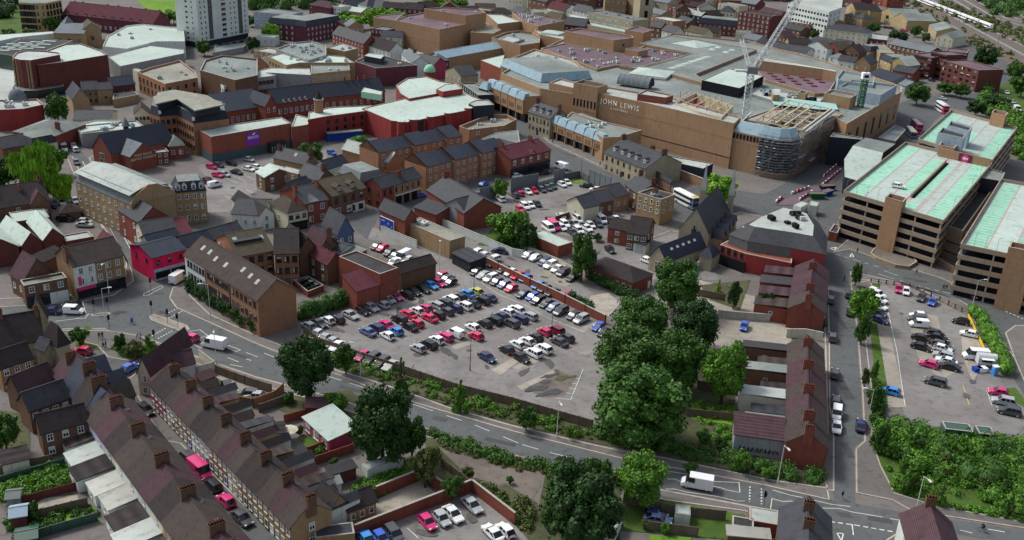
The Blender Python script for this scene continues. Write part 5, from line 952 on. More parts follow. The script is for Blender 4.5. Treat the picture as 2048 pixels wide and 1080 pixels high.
# scaffolding: a thing of its own in front of the walls
sc=ob('scaffolding',None,None,tuple(site.location)); tag(sc,'steel scaffolding wrapped round the curved corner of the mall','scaffolding'); out=inset(q2,-1.4); b=MB(); bb_=MB()
for i in range(n):
    j=(i+1)%n; k=[(abs(q2[i][0]-a.x)+abs(q2[i][1]-a.y)) for a in P]; ki=k.index(min(k)); k=[(abs(q2[j][0]-a.x)+abs(q2[j][1]-a.y)) for a in P]; kj=k.index(min(k))
    if {ki,kj} in ({1,2},{2,3},{3,4},{4,5}):
        for S_ in (out,inset(q2,-.3)):
            a=Vector(S_[i]); c=Vector(S_[j]); L=(c-a).length; m_=max(1,int(L/2.2))
            for t in range(m_+1): p=a+(c-a)*(t/m_); b.bar((p.x,p.y,0),(p.x,p.y,15.5),.07,'steel',3)
            for z in (1,3,5,7,9,11,13,15):
                for t in range(m_):
                    if {ki,kj}=={4,5} and random.random()<.45: continue
                    p=a+(c-a)*(t/m_); q=a+(c-a)*((t+1)/m_); b.bar((p.x,p.y,z),(q.x,q.y,z),.07,'steel',3); b.bar((p.x,p.y,z+1),(q.x,q.y,z+1),.04,'crane_grey',3)
                    if random.random()<.3: b.bar((p.x,p.y,z),(q.x,q.y,z+2),.04,'crane_grey',3)
        a=Vector(out[i]); c=Vector(out[j]); e=Vector(inset(q2,-.3)[i]); g=Vector(inset(q2,-.3)[j])
        for z in (3,5,7,9,11,13):
            for t in range(8):
                if random.random()<(.65 if {ki,kj}=={4,5} else .12): continue
                u0,u1=t/8,(t+1)/8; P4=[a.lerp(c,u0),a.lerp(c,u1),e.lerp(g,u1),e.lerp(g,u0)]; bb_.mesh([(p.x,p.y,z) for p in P4],[(0,1,2,3)],random.choice(('wood_fence','steel','wood_fence','crane_grey')))
b.build('poles',sc); bb_.build('boards',sc)
b=MB()
for i in range(n):
    j=(i+1)%n; k=[(abs(q2[i][0]-a.x)+abs(q2[i][1]-a.y)) for a in P]; ki=k.index(min(k)); k=[(abs(q2[j][0]-a.x)+abs(q2[j][1]-a.y)) for a in P]; kj=k.index(min(k))
    if {ki,kj} in ({1,2},{2,3},{3,4}): e=inset(q2,-.06); b.mesh([(*e[i],2),(*e[j],2),(*e[j],13.6),(*e[i],13.6)],[(0,1,2,3)],'dark_wall')
b.build('dark_glazing',site)
# ---- blue-roofed mansard block and arcades
W(940,80,6)
r,L,D=house('brown brick block with a sloping pale blue metal roof and a comb of slot windows',(365,305),(848,505),13.6,26,'m',3.4,'mall_brick','blue_metal','blue_roof_block','building',wF=(27,1,.55,3.4,'n',9.6,13.4),wR=(2,1,.6,3.,'n',9,13),wL=0)
def arcade(label,A,B,h,D,n,zb=3.6):
    x0,y0,L,D,rz=frame_of(A,B,h,D); root=ob('arcade_shops',None,None,(x0,y0,0),rz); tag(root,label,'shops','arcade buildings with blue box roofs'); lw=L/n
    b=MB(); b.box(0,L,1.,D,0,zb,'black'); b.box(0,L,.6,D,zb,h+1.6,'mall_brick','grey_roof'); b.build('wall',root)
    for i in range(n):
        x=i*lw; b=MB(); b.box(x+.25,x+lw-.25,-.5,.6,zb,h,'mall_brick'); b.build('bay',root)
        b=MB(); b.frus([(x+.1,-.7),(x+lw-.1,-.7),(x+lw-.1,2.4),(x+.1,2.4)],[(x+.5,.5),(x+lw-.5,.5),(x+lw-.5,2.4),(x+.5,2.4)],h,h+2.7,'blue_metal'); b.build('blue_roof',root)
        for k in range(4): ob('window',wmesh(.4,1.9,'n'),root,(x+lw*(.26+.16*k),-.5,zb+(h-zb)*.38))
        b=MB(); b.box(x-.25,x+.25,-.3,.4,0,zb,'tan_brick'); b.build('pillar',root)
    b=MB(); 
    for i in range(n): b.box(i*lw+.6,i*lw+lw-.6,.9,.99,.4,2.8,'glass')
    b.build('shopfront',root); return root
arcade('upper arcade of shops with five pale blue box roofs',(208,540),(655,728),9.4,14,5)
house('end pod with a pale blue box roof beside the upper arcade',(105,570),(205,600),8.5,8,'m',2.6,'dark_wall','blue_metal','arcade_pod','building',wF=(2,1,1.5,2.5,'n',3,7),wR=0,wL=0)
r,L,D=house('white Georgian house with three dormers between the two arcades',(703,858),(962,945),8.2,9,rise=3.4,wall='stone',rm='slate',name='georgian_house',wF=(6,2,.9,1.5,'d',1,7.6),wR=0,wL=0,dorm=[(u,.1,dict(w=1.3,h=1.4,d=2)) for u in (.2,.5,.8)],ch=[(.0,.5,4,'y'),(1.,.5,3,'y')],door=(.45,'black'))
W(1100,140,6)
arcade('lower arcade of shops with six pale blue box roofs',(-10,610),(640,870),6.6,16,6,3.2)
flat('flat grey podium roof between the lower arcade and the lettered wall',[(200,560),(640,810),(830,800),(1100,720),(500,585),(260,500)],8.8,'mall_brick','grey_roof',.5,name='podium',units=5)
T(2,1)
flat('low glazed entrance canopy with a pale roof under the lettered wall',[(1180,190),(1530,268),(1610,225),(1060,130)],5.,'dark_wall','pale_roof',.3,name='entrance_canopy',cat='canopy')
wline('curved brown brick retaining wall below the mall entrance',[(1190,270),(1340,350),(1520,420),(1600,440)],3.2,.4,'mall_brick','retaining_wall',cop='concrete')
# ---- cranes
def depth_pt(p,dist):
    x=W0[0]+p[0]/W0[2]; y=W0[1]+p[1]/W0[2]; return CP+fw*dist+cr*((x-1024)/F*dist)-cu*((y-540)/F*dist)
def lattice(b,a,c,w_,m,n,r=.09):
    d=(c-a).normalized(); u=d.cross(Vector((0,1,0)) if abs(d.y)<.9 else Vector((1,0,0))).normalized()*w_/2; v=d.cross(u).normalized()*w_/2; L=(c-a).length
    cs=[u+v,u-v,-u-v,-u+v]
    for s in cs: b.bar(a+s,c+s,r*1.3,m)
    for i in range(n):
        p=a+(c-a)*(i/n); q=a+(c-a)*((i+1)/n)
        for k in range(4):
            s,t=cs[k],cs[(k+1)%4]; b.bar(p+(s if i%2 else t),q+(t if i%2 else s),r,m,3); b.bar(p+s,p+t,r,m,3)
W(0,0,1)
g=G((1489,238),14); dist=(g-CP).dot(fw); t=depth_pt((1496,136),dist); t.x,t.y=g.x,g.y; cr_=ob('tower_crane',None,None,(g.x,g.y,0)); tag(cr_,'tall white lattice crane with a luffing jib above the building site','crane')
o_=Vector((g.x,g.y,0)); b=MB(); lattice(b,Vector((0,0,0)),Vector((0,0,t.z)),2.2,'crane_grey',22,.1); b.build('mast',cr_)
b=MB(); tip=depth_pt((1604,-12),dist*1.0)-o_; lattice(b,Vector((1,0,t.z+1)),tip,1.7,'crane_grey',26,.09); b.build('jib',cr_)
b=MB(); af=depth_pt((1483,80),dist)-o_; bk=Vector((-3,1,t.z+1)); lattice(b,Vector((0,0,t.z)),af,1.2,'crane_grey',8,.08); b.bar(af,tip,.06,'steel'); b.bar(af+Vector((0,0,-.5)),Vector((8,0,t.z-1)) if 0 else bk,.08,'steel'); b.build('a_frame',cr_)
b=MB(); b.box(-1.6,2.2,-1.5,1.5,t.z-.5,t.z+2,'steel'); b.box(-6,-1.6,-1.2,1.2,t.z,t.z+.6,'crane_grey'); b.build('cab',cr_)
g=G((1712,258),4); dist=(g-CP).dot(fw); t=depth_pt((1727,150),dist); o_=Vector((g.x,g.y,0)); cr_=ob('tower_crane',None,None,tuple(o_)); tag(cr_,'bright green crane mast with a white box at its top','crane')
b=MB(); lattice(b,Vector((0,0,0)),Vector((0,0,t.z)),2.,'green_paint',20,.14); b.build('mast',cr_); b=MB(); b.box(-1.5,1.5,-1.2,1.2,t.z,t.z+2.6,'plastic_white'); b.box(-.9,.9,-1.25,-1.2,t.z+.7,t.z+1.8,'black'); b.build('cab',cr_)
b=MB(); e=depth_pt((1480,80),dist*.98)-o_; b.bar((0,0,t.z+2.6),(0,0,t.z+4.5),.2,'green_paint'); b.build('tie_post',cr_)
# ---- multi-storey car park
def mscp(label,A,B,h,C,bays,stair=None,flip=False,n=5,void=None):
    x0,y0,L,D,rz=frame_of(A,B,h,C); root=ob('multi_storey_car_park',None,None,(x0,y0,0),rz); tag(root,label,'car park','green-decked multi-storey car parks')
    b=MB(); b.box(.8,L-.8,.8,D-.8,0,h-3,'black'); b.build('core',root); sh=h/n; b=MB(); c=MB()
    for i in range(n):
        z=h-i*sh
        for (xa,xb,ya,yb) in ((0,L,-.15,.15),(0,L,D-.15,D+.15),(-.15,.15,.15,D-.15),(L-.15,L+.15,.15,D-.15)): b.box(xa,xb,ya,yb,z-1.25,z,'deck_band')
        if i: c.box(.15,L-.15,.15,D-.15,z-1.3,z-.95,'grey_deck')
    b.build('parapet',root); c.build('deck_slab',root)
    b=MB(); m=int(L/7.5); CB=MB(); CB.box(-.2,.2,-.2,.2,0,h-1,'concrete'); CB=CB.done('column')
    for i in range(m+1):
        for y in (.5,D-.5): ob('column',CB,root,(.45+i*(L-.9)/m,y,0))
    for i in range(int(D/8)+1):
        for x in (.55,L-.55): ob('column',CB,root,(x,.5+i*(D-1.)/int(D/8)+.03,0))
    b=MB(); b.box(.15,L-.15,.15,D-.15,h-1.35,h-1.,'grey_deck'); dk=b.build('top_deck',root); b=MB(); w_=MB(); z=h-.985
    for (xa,xb,ya,yb) in bays:
        b.box(xa*L,xb*L,ya*D,yb*D,z-.005,z,'green_deck'); k=int((yb-ya)*D/2.4)
        for i in range(k+1): y=ya*D+i*(yb-ya)*D/k; w_.box(xa*L,xb*L,y-.11,y+.11,z,z+.006,'marking')
    for xx in sorted({round(v*L,2) for q in bays for v in q[:2] if .02<v<.98}): w_.box(xx-.2,xx+.2,.4,D-.4,z-.003,z+.001,'red_line')
    b.build('green_bays',dk); w_.build('bay_lines',dk)
    if stair:
        for (u,ww,v,dd,hh) in stair:
            s=MB(); x=u*L; y=v*D; s.prism([(x,y-dd),(x+ww,y-dd),(x+ww,y+dd),(x,y+dd)],0,h+hh,'mall_brick',cap=False); s.prism([(x+.3,y-dd+.3),(x+.3,y+dd-.3),(x+ww-.3,y+dd-.3),(x+ww-.3,y-dd+.3)],h+hh-.9,h+hh,'mall_brick',cap=False); s.box(x+.3,x+ww-.3,y-dd+.3,y+dd-.3,h+hh-1,h+hh-.9,'dark_red'); P_=[(x-.06,y-dd-.06),(x+ww+.06,y-dd-.06),(x+ww+.06,y+dd+.06),(x-.06,y+dd+.06)]; Q_=inset(P_,.4)
            for i in range(4): j=(i+1)%4; s.mesh([(*P_[i],h+hh),(*P_[j],h+hh),(*Q_[j],h+hh),(*Q_[i],h+hh)],[(0,1,2,3)],'concrete')
            s.build('stair_tower',root)
    if void:
        xa,xb,ya,yb=void; s=MB(); s.box(xa*L,xb*L,ya*D,yb*D,h-1.,h+.1,'deck_band'); s.box(xb*L,xb*L+.9,ya*D,yb*D,h-1.,h-.9,'black'); s.build('ramp_wall',root)
    for i in range(9):
        p=MB(); x,y=((.02+.11*i)*L,.1) if i<5 else (L-.1,(i-4)*.18*D); p.bar((x,y,h-.2),(x,y,h+3.2),.05,'steel'); p.bar((x,y,h+3.2),(x+.6,y+.3,h+3.6),.05,'steel'); p.build('deck_light',root)
    pc=G(C,h) if not isinstance(C,(int,float)) else None
    if pc is not None:   # the deck is a parallelogram: slant its sides to the street behind
        dx,dy=pc.x-x0,pc.y-y0; kx=(dx*math.cos(rz)+dy*math.sin(rz))/(-dx*math.sin(rz)+dy*math.cos(rz)); dn=set()
        def lean(o):
            for c in o.children:
                if c.name.startswith('column'): c.location.x+=kx*c.location.y
                elif c.data and c.data.name not in dn:
                    dn.add(c.data.name)
                    for v in c.data.vertices: v.co.x+=kx*v.co.y
                lean(c)
        lean(root)
    return root,L,D
W(0,0,1)
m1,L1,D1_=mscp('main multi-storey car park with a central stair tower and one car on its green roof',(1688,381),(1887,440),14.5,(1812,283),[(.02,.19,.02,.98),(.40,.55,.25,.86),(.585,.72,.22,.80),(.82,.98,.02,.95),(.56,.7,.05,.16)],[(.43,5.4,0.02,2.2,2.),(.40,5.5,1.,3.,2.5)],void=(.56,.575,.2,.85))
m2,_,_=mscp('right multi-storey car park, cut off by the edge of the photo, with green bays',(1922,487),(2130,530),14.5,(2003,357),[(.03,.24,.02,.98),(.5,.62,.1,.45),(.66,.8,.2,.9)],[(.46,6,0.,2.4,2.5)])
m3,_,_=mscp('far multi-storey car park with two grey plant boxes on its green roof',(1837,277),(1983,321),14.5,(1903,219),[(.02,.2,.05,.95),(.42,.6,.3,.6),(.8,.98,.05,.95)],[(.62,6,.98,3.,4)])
W(1660,200,5.268)
flat('pale grey metal plant box nearest the pink arrow sign',[(1140,340),(1410,400),(1435,355),(1185,285)],20,'pale_blue','dark_roof',.6,name='plant_box',z0=13.5)
flat('second grey metal plant box behind the first on the far green deck',[(1240,265),(1470,325),(1500,280),(1270,215)],20,'pale_blue','dark_roof',.6,name='plant_box',z0=13.5)
a=G((1420,640),14); sg=ob('arrow_sign',None,None,tuple(a),ang((1380,600),(1470,620))); tag(sg,'round magenta sign with a white left arrow on a brick wall','sign')
b=MB(); b.box(-9,8,0,.5,-1,2.4,'mall_brick'); b.build('panel_wall',sg); b=MB(); b.box(-2.2,2.2,-.12,0,-.6,2.2,'maroon'); b.build('panel',sg); b=MB()
V=[(math.cos(PI*2*i/20)*1.25,-.16,.8+math.sin(PI*2*i/20)*1.25) for i in range(20)]; b.mesh(V,[tuple(range(20))],'paint_p'); b.build('disc',sg)
b=MB(); b.mesh([(-.9,-.2,.8),(-.1,-.2,1.5),(-.1,-.2,1.05),(.9,-.2,1.05),(.9,-.2,.55),(-.1,-.2,.55),(-.1,-.2,.1)],[tuple(range(7))],'plastic_white'); b.build('arrow',sg)
vehicle('wh',(725,905),ang((670,900),(790,920)),'lone white saloon parked on the green roof deck','cars in the main car park',True,13.55)
# white faceted footbridge hall
o=ob('footbridge_hall',None,None,tuple(G((300,700),0))); tag(o,'white faceted roof hall joining the car park to the mall','footbridge'); b=MB()
rows=[([(155,810),(430,890)],6),([(150,625),(520,700)],9.5),([(245,478),(560,555)],12),([(372,395),(690,462)],12.2)]
for (p,z0),(q,z1) in zip(rows,rows[1:]):
    P=[G(x,z0)-o.location for x in p]; Q=[G(x,z1)-o.location for x in q]; b.mesh([P[0],P[1],Q[1],Q[0]],[(0,1,2,3)],'mint' if z1<12.1 else 'grey_roof')
b.build('roof',o); b=MB(); L_=[G(r_[0][0],r_[1])-o.location for r_ in rows]; L_.append(Vector((L_[-1].x,L_[-1].y,0))); L_.append(Vector((L_[0].x,L_[0].y,0))); b.mesh(L_,[tuple(range(6))],'dark_wall'); R_=[G(r_[0][1],r_[1])-o.location for r_ in rows]; R_.append(Vector((R_[-1].x,R_[-1].y,0))); R_.append(Vector((R_[0].x,R_[0].y,0))); b.mesh(R_,[tuple(range(5,-1,-1))],'dark_wall')
b.mesh([L_[0],R_[0],R_[5],L_[5]],[(0,1,2,3)],'dark_wall'); b.mesh([L_[3],R_[3],R_[4],L_[4]],[(0,1,2,3)],'dark_wall'); b.build('wall',o)
flat('grey covered walkway roof joining the white hall to the mall',[(0,385),(330,415),(345,395),(40,340)],11,'dark_wall','grey_roof',.3,name='walkway')
flat('long grey bus station canopy beside the parked double-deckers',[(510,395),(690,430),(800,310),(690,255)],4.5,'steel','lead',.1,name='bus_canopy',cat='canopy',z0=3.6)
W(0,0,1)
flat('brick link with dark decks between the two green car parks',[(1887,448),(1926,462),(1990,372),(1960,350)],9.5,'deck_band','dark_roof',1.,name='link_deck',courses=((2,'black'),(5,'black')))
flat('dark blue clad wall in the gap between the green car parks',[(1945,352),(2003,362),(2010,345),(1960,332)],13.5,'dark_wall','grey_roof',.3,name='clad_wall')
flat('small brick substation at the foot of the multi-storey',[(1658,462),(1675,466),(1682,452),(1668,447)],3.,'red_brick','dark_roof',.3,name='substation')
T(3,1)
flat('octagonal stone planter with dry earth before the car park',[(820,940),(860,975),(1020,1035),(1130,1050),(1195,1010),(1150,960),(980,910),(850,900)],1.,'tan_brick','dirt',.2,name='planter',cat='planter')
wline('curved low brick wall under the right car park',[(1190,990),(1330,1010),(1420,1060),(1560,1140)],1.4,.4,'mall_brick','low_wall')
flat('white site cabin beside the skips',[(205,560),(265,580),(325,545),(265,530)],3.,'white','mint',.05,name='site_cabin',cat='cabin'); flat('white boxed trailer between the cabin and green skip',[(330,560),(395,570),(410,540),(340,525)],3.4,'white','mint',.05,name='site_cabin',cat='cabin')
def skip(label,p,m,rz,s=1.):
    o=ob('skip',None,None,tuple(G(p)),rz); tag(o,label,'skip'); b=MB(); b.frus([(-1.6,-.9),(1.6,-.9),(1.6,.9),(-1.6,.9)],[(-2.3,-1.1),(2.3,-1.1),(2.3,1.1),(-2.3,1.1)],0,1.5,m,'dirt'); b.build('tub',o); b=MB()
    for y in (-1.1,1.1): b.bar((-2.3,y,1.5),(2.3,y,1.5),.07,m)
    b.build('rim',o); o.scale=(s,)*3
skip('large green skip beside the construction road','' or (385,505),'green_paint',ang((320,500),(450,500)),1.25); skip('blue skip right of the green one',(470,480),'blue_paint',ang((420,490),(510,460)),1.1); skip('dark green skip behind the other two',(470,440),'dark_wall',ang((420,440),(540,430)),1.2)
# ================================================================ BUILDINGS: the town centre behind
W(240,160,4.096)
pts=[(238,275),(325,303),(460,287),(600,358),(892,318),(862,240),(640,180),(450,135),(292,165)]
r=flat('red brick hotel with black mansard storey and a grey penthouse',pts,11.4,'orange_brick','dark_roof',.1,name='hotel',cat='hotel',win={0:(3,3,1,11,1.2,1.5,'d'),1:(3,3,1,11,1.2,1.5,'d'),2:(7,3,1,11,1.2,1.5,'d'),3:(0,0,1,11,1,1,'d')})
P=local(r,pts,11.4); q=inset(P,1.); skirt(r,P,q,11.4,14.4,'dark_wall','grey_roof')
pp=[(310,190),(480,150),(625,245),(820,205),(700,130),(460,90),(290,140)]; P=local(r,[(a,b+8) for a,b in pp],16.5); b=MB(); b.prism(P,14.4,16.6,'dark_wall',cap=False); q=inset(P,-.8); b.prism(q,16.6,17.,'grey_roof',cap=False); tri_sheet(b,q,17.,'tan_roof'); b.build('penthouse',r)
for k in range(4): b=MB(); b.box(-.5,.5,-.06,.06,-.6,.6,'frame_white'); e=Vector(P[0]); b.build('mansard_window',r,(*(inset(local(r,pts,11.4),.35)[(k*2+1)%9]),13),random.random()*0)
dep=flat('long brick store with a white roof and teal hoarding round its base',[(650,412),(745,465),(1402,352),(1320,302),(890,366)],9.2,'red_brick','mint',.3,name='closed_store',cat='store')
a=G((650,412),9.2)-dep.location; c=G((745,465),9.2)-dep.location; e=G((1402,352),9.2)-dep.location; b=MB(); o2=inset(local(dep,[(650,412),(745,465),(1402,352),(1320,302),(890,366)],9.2),-.15); b.prism(o2,0,2.9,'teal_hoarding',cap=False); b.build('hoarding',dep)
d=(e-c); rz=math.atan2(d.y,d.x); n=Vector((math.sin(rz),-math.cos(rz),0)); p=c+d*.5+n*.12; b=MB(); b.box(-2.6,2.6,-.08,.08,-2.6,2.2,'purple_sign'); s=b.build('banner',dep,(p.x,p.y,6.2),rz)
text_on(s,'BEALES',(0,-.12,.3),0,1.35,'plastic_white',.03); text_on(s,'CLOSING',(0,-.12,-1.),0,.7,'plastic_white',.03) if 0 else None
b=MB(); b.mesh([(-.3,-.1,1.1),(.5,-.1,1.2),(1.1,-.1,1.9),(.3,-.1,1.8)],[(0,1,2,3)],'plastic_white'); b.build('emblem',s)
p=c+d*.78+n*1.2; b=MB(); b.box(-3.3,3.3,-1,1,0,3.6,'frame_dark'); b.box(-2.8,2.8,-1.06,-1,.2,2.4,'glass'); 
for k in range(6): b.box(-2.8+k*1.1,-2.7+k*1.1,-1.1,-1,.2,2.4,'frame_white')
b.build('entrance',dep,(p.x,p.y,0),rz)
flat('low brick link between the white-roofed store and the red hall',[(1405,385),(1538,365),(1560,310),(1440,280)],8.,'red_brick','mint',.3,name='store_link'); 
r=flat('red painted rear hall with five dark windows and a loading canopy',[(1538,325),(1668,300),(2015,252),(2060,205),(1720,222),(1545,262)],9.,'red_paint','mint',.3,name='market_store',win={1:[(5,1,5.6,8,1.2,1.5,'d'),(5,1,2.8,5.2,1.2,1.4,'n')]})
b=MB(); a=G((1700,440),3.4)-r.location; c=G((1990,415),3.4)-r.location; dd=(c-a); rz=math.atan2(dd.y,dd.x); b.box(0,dd.length,-.2,2.6,3.2,3.5,'grey_roof'); b.box(.2,dd.length-.2,1.,2.6,0,3.2,'blue_paint'); b.build('loading_canopy',r,(a.x,a.y,0),rz)
g=G((1630,280),8); o=ob('brick_turret',None,None,(g.x,g.y,0)); tag(o,'octagonal brick turret with a pointed tile cap on the white roof','turret'); b=MB(); b.cyl(0,0,0,13.5,1.7,1.7,'orange_brick',8); b.cyl(0,0,13.5,14,2.,2.,'concrete',8); b.build('shaft',o); b=MB(); b.cyl(0,0,14,17,1.6,.1,'dark_tile',8); b.build('cap',o)
# Victorian hall
h1=house('long Victorian school hall with a steep blue slate roof behind the store',(850,262),(1200,212),7.,(820,140),rise=4.6,wall='red_brick',rm='blue_slate',name='school_hall',cat='hall',wF=(8,1,1.2,2.,'w',.5,6.5),wR=0,wL=0)
house('middle of the Victorian hall with a row of small gables',(1285,195),(1600,150),7.,12,rise=4.6,wall='red_brick',rm='blue_slate',name='school_hall',cat='hall',wF=(7,1,1.4,2.,'w',.5,6.5),wR=0,wL=0,dorm=[(u,.0,dict(w=1.6,h=.6,d=1.5,rm='blue_slate',wm='red_brick')) for u in (.2,.34,.48,.62,.76)])
house('pointed brick gable of the Victorian hall with twin white windows',(1190,215),(1285,200),8.5,12,'x',3.6,'red_brick','blue_slate','school_gable','hall',wF=(2,1,.9,1.9,'w',5,8.4),wR=0,wL=0)
house('far end of the Victorian hall with four stone finials on its ridge',(1605,150),(2170,92),7.,12,rise=4.6,wall='red_brick',rm='blue_slate',name='school_hall',cat='hall',wF=(10,1,1.2,2.,'w',.5,6.5),wR=(1,1),wL=0,ch=[(.5,.5,1),(.6,.5,1),(.7,.5,1),(.8,.5,1)])
flat('green metal plant container on the dark roof beside the hall',[(1975,95),(2140,120),(2150,95),(2000,60)],11,'verdigris','mint',.1,name='plant_container',z0=8.5)
# red market hall with drum towers
W(700,140,4.995)
pts=[(118,382),(410,505),(560,522),(1240,388),(1440,345),(1225,262),(1100,195),(860,240),(580,275)]
mh=flat('bright red retail hall with round drum towers and a huge white roof',pts,9.2,'red_paint','mint',.25,name='retail_hall',cat='retail hall')
for k,(x,y) in enumerate(((510,520),(630,500),(805,470),(980,435),(1180,385))): g=G((x,y),9.6)-mh.location; b=MB(); b.cyl(g.x,g.y,0,9.9,1.7,1.5,'red_paint',14,'mint'); b.cyl(g.x,g.y,9.9,10.1,1.75,1.75,'lead',14,'mint'); b.build('drum_tower',mh)
for (x0_,x1_) in ((670,775),(850,945),(1020,1165)): a=G((x0_,505-(x0_-630)*.2),9.2)-mh.location; c=G((x1_,505-(x1_-630)*.2),9.2)-mh.location; dd=c-a; b=MB(); b.box(0,dd.length,-.4,.3,2.,8.6,'glass'); b.build('glazed_bay',mh,(a.x,a.y,0),math.atan2(dd.y,dd.x))
flat('white-roofed rear part of the red hall with a curved parapet',[(505,235),(590,285),(870,235),(1060,130),(900,110),(760,60),(570,80),(460,150)],10.,'red_paint','mint',.4,name='retail_store')
flat('raised box with a pale rim on the white hall roof',[(860,190),(925,215),(1125,185),(1060,135),(950,140)],11.5,'red_paint','mint',.2,name='roof_box',z0=9)
flat('dark glazed corner lantern of the red hall',[(1185,330),(1240,360),(1440,345),(1380,295),(1250,300)],11,'dark_wall','pale_roof',.3,name='corner_lantern',z0=0)
g=G((795,35),9); o=ob('copper_dome',None,None,(g.x,g.y,0)); tag(o,'small pale green copper dome beside the white roofs','dome'); b=MB(); b.cyl(0,0,0,10,2.6,2.6,'red_brick',12)
for i in range(5): a=i*PI/10; b.cyl(0,0,10+math.sin(a)*3.2,10+math.sin(a+PI/10)*3.2,2.7*math.cos(a),2.7*math.cos(a+PI/10)+.02,'verdigris',14)
b.build('dome',o)
flat('long low brick block with a pale walled roof well and vents',[(1090,560),(1190,595),(1540,555),(1665,490),(1570,445),(1430,445),(1290,480)],6.5,'orange_brick','tan_roof',1.4,name='roof_well_block',win={1:(2,1,3.5,6,1.2,1.2,'w')},units=3)
flat('grey sheeted roof between the roof-well block and the Victorian shops',[(1280,700),(1500,680),(1700,735),(1680,600),(1480,620)],5.,'grey_wall','grey_roof',.2,name='sheeted_roof')
house('dark slate street building with rows of white windows opposite the arcade',(1105,130),(1280,250),8.,(1330,180) if 0 else 7,'f',1,'dark_wall','grey_roof','street_block','building',wF=(8,2,.8,2.,'w',1,8),wR=0,wL=0)
T(1,0)
S_='town houses behind the red hall'
def H(label,A,B,h,C,**k): return house(label,A,B,h,C,**{**dict(wR=0,wL=0,name='town_house',grp=S_),**k})
H('stone-fronted town house with tall gable windows above the white roofs',(1515,560),(1640,610),9.,9,roof='x',rise=3,wall='stone',rm='slate',wF=(4,2))
H('pale blue-roofed corner house beside the copper dome',(1430,490),(1545,480),8.,8,roof='h',rise=3,wall='maroon',rm='lead',wF=(3,2))
H('house with a white pointed bay and grey roof in the shopping street',(1290,490),(1420,520),7.5,9,rise=3,wall='pale_pink',rm='slate',wF=(3,2,1.,1.8,'w'))
H('white house with a grey hipped roof above the dark flat roof',(1165,430),(1250,500),8.5,8,rise=2.6,wall='white',rm='lead',wF=(3,2,.9,1.4,'d'),ch=[(.5,.5,3)])
flat('large dark purple-black flat-roofed store with a white rooftop cage',[(790,490),(960,545),(1290,520),(1120,470),(1000,440),(860,455)],9,'maroon','dark_roof',.4,name='dark_store',units=4)
flat('small white-topped black box beside the dark store',[(865,445),(1000,470),(1030,440),(900,425)],11.5,'dark_wall','mint',.1,name='dark_box')
flat('tan brick office with a pale curved roof left of the ochre wall',[(-15,625),(140,605),(160,600),(90,580),(440,600),(430,545),(120,540),(-100,590)],9,'grey_wall','pale_roof',.3,name='curved_office',win={0:(5,2,1,8.4,1.6,1.5,'d'),4:(8,2,1,8.4,1.6,1.5,'d')})
flat('ochre yellow wall office with a grey roof and small plant house',[(440,590),(752,560),(745,520),(440,520)],9.5,'ochre','grey_roof',.3,name='ochre_office',win={0:(10,2,1,9,1.,1.2,'w')},units=2)
flat('cream concrete block with roof vents and a white roof',[(100,450),(240,520),(350,500),(790,500),(700,450),(470,430),(300,400)],10.5,'tan_brick','mint',.4,name='concrete_block',win={0:(6,2,2,10,1.2,1.2,'d')},units=10)
flat('grey service roof with curved parapet and many vents',[(160,390),(420,480),(560,440),(560,360),(440,325),(300,340)],11.5,'grey_wall','grey_roof',.7,name='service_block',units=14)
flat('tan flat-roofed block right of the service roof',[(565,380),(710,410),(820,385),(690,345)],9.5,'tan_brick','pale_roof',.4,name='service_block',units=2)
T(0,0)
flat('brick Georgian office with a ruined parapet and mossy flat roofs',[(1100,575),(1320,670),(1580,620),(1560,570),(1440,480),(1200,540)],8.8,'orange_brick','tan_roof',.9,name='brick_office',win={0:(7,2,.8,7.8,1.2,1.9,'d'),1:(4,2,.8,7.8,1.2,1.9,'n')},units=3)
flat('tall cream brick flank building beside the Georgian brick office',[(1060,555),(1110,575),(1130,555),(1080,545)],9.,'cream','pale_roof',.2,name='cream_flank')
flat('large office with a square roof well and grey flat roofs',[(1600,560),(1880,640),(2060,600),(2060,470),(1780,440),(1640,480)],11,'brown_brick','grey_roof',.8,name='roof_well_office',units=7)
flat('low white-banded office with dark window strips left of centre',[(1735,650),(1790,690),(2100,625),(2060,580),(1900,600)],7.5,'white','pale_roof',.4,name='banded_office',win={0:(3,2,.5,7,1.6,1.2,'n'),1:(9,2,.5,7,1.6,1.2,'n')})
th=flat('dark red brick theatre drum with tall fins and a pale lid',[(98,455),(120,468),(160,478),(245,482),(480,437),(475,420),(350,405),(210,400),(130,420)],15,'dark_red','pale_roof',.5,name='theatre',cat='theatre')
for k in range(7): q=G((110+k*22,462+k*3),15)-th.location; b=MB(); b.box(q.x-.3,q.x+.3,q.y-1.2,q.y-.2,3,14.5,'tan_brick'); b.build('fin',th)
flat('stepped red brick theatre flank with a broad white roof',[(300,520),(485,498),(862,437),(800,400),(640,345),(520,350),(380,400),(340,430)],12.8,'dark_red','mint',.5,name='theatre_flank',cat='theatre')
flat('curved glazed foyer with a pale canopy round the theatre foot',[(100,695),(180,725),(300,722),(510,690),(500,660),(120,660)],3.4,'glass','lead',.2,name='foyer',cat='foyer')
mk=flat('dark grey market roof with rows of white rooflight strips',[(-60,420),(100,445),(380,400),(580,325),(380,312),(160,308)],7,'paint_e','dark_roof',.1,name='market_hall',cat='market hall')
for k in range(12): q=G((20+(k//3)*95+(k%3)*45,405-(k//3)*8-(k%3)*25),7)-mk.location; b=MB(); b.box(q.x-3.4,q.x+3.4,q.y-.8,q.y+.8,6.95,7.25,'mint'); b.build('rooflight',mk)
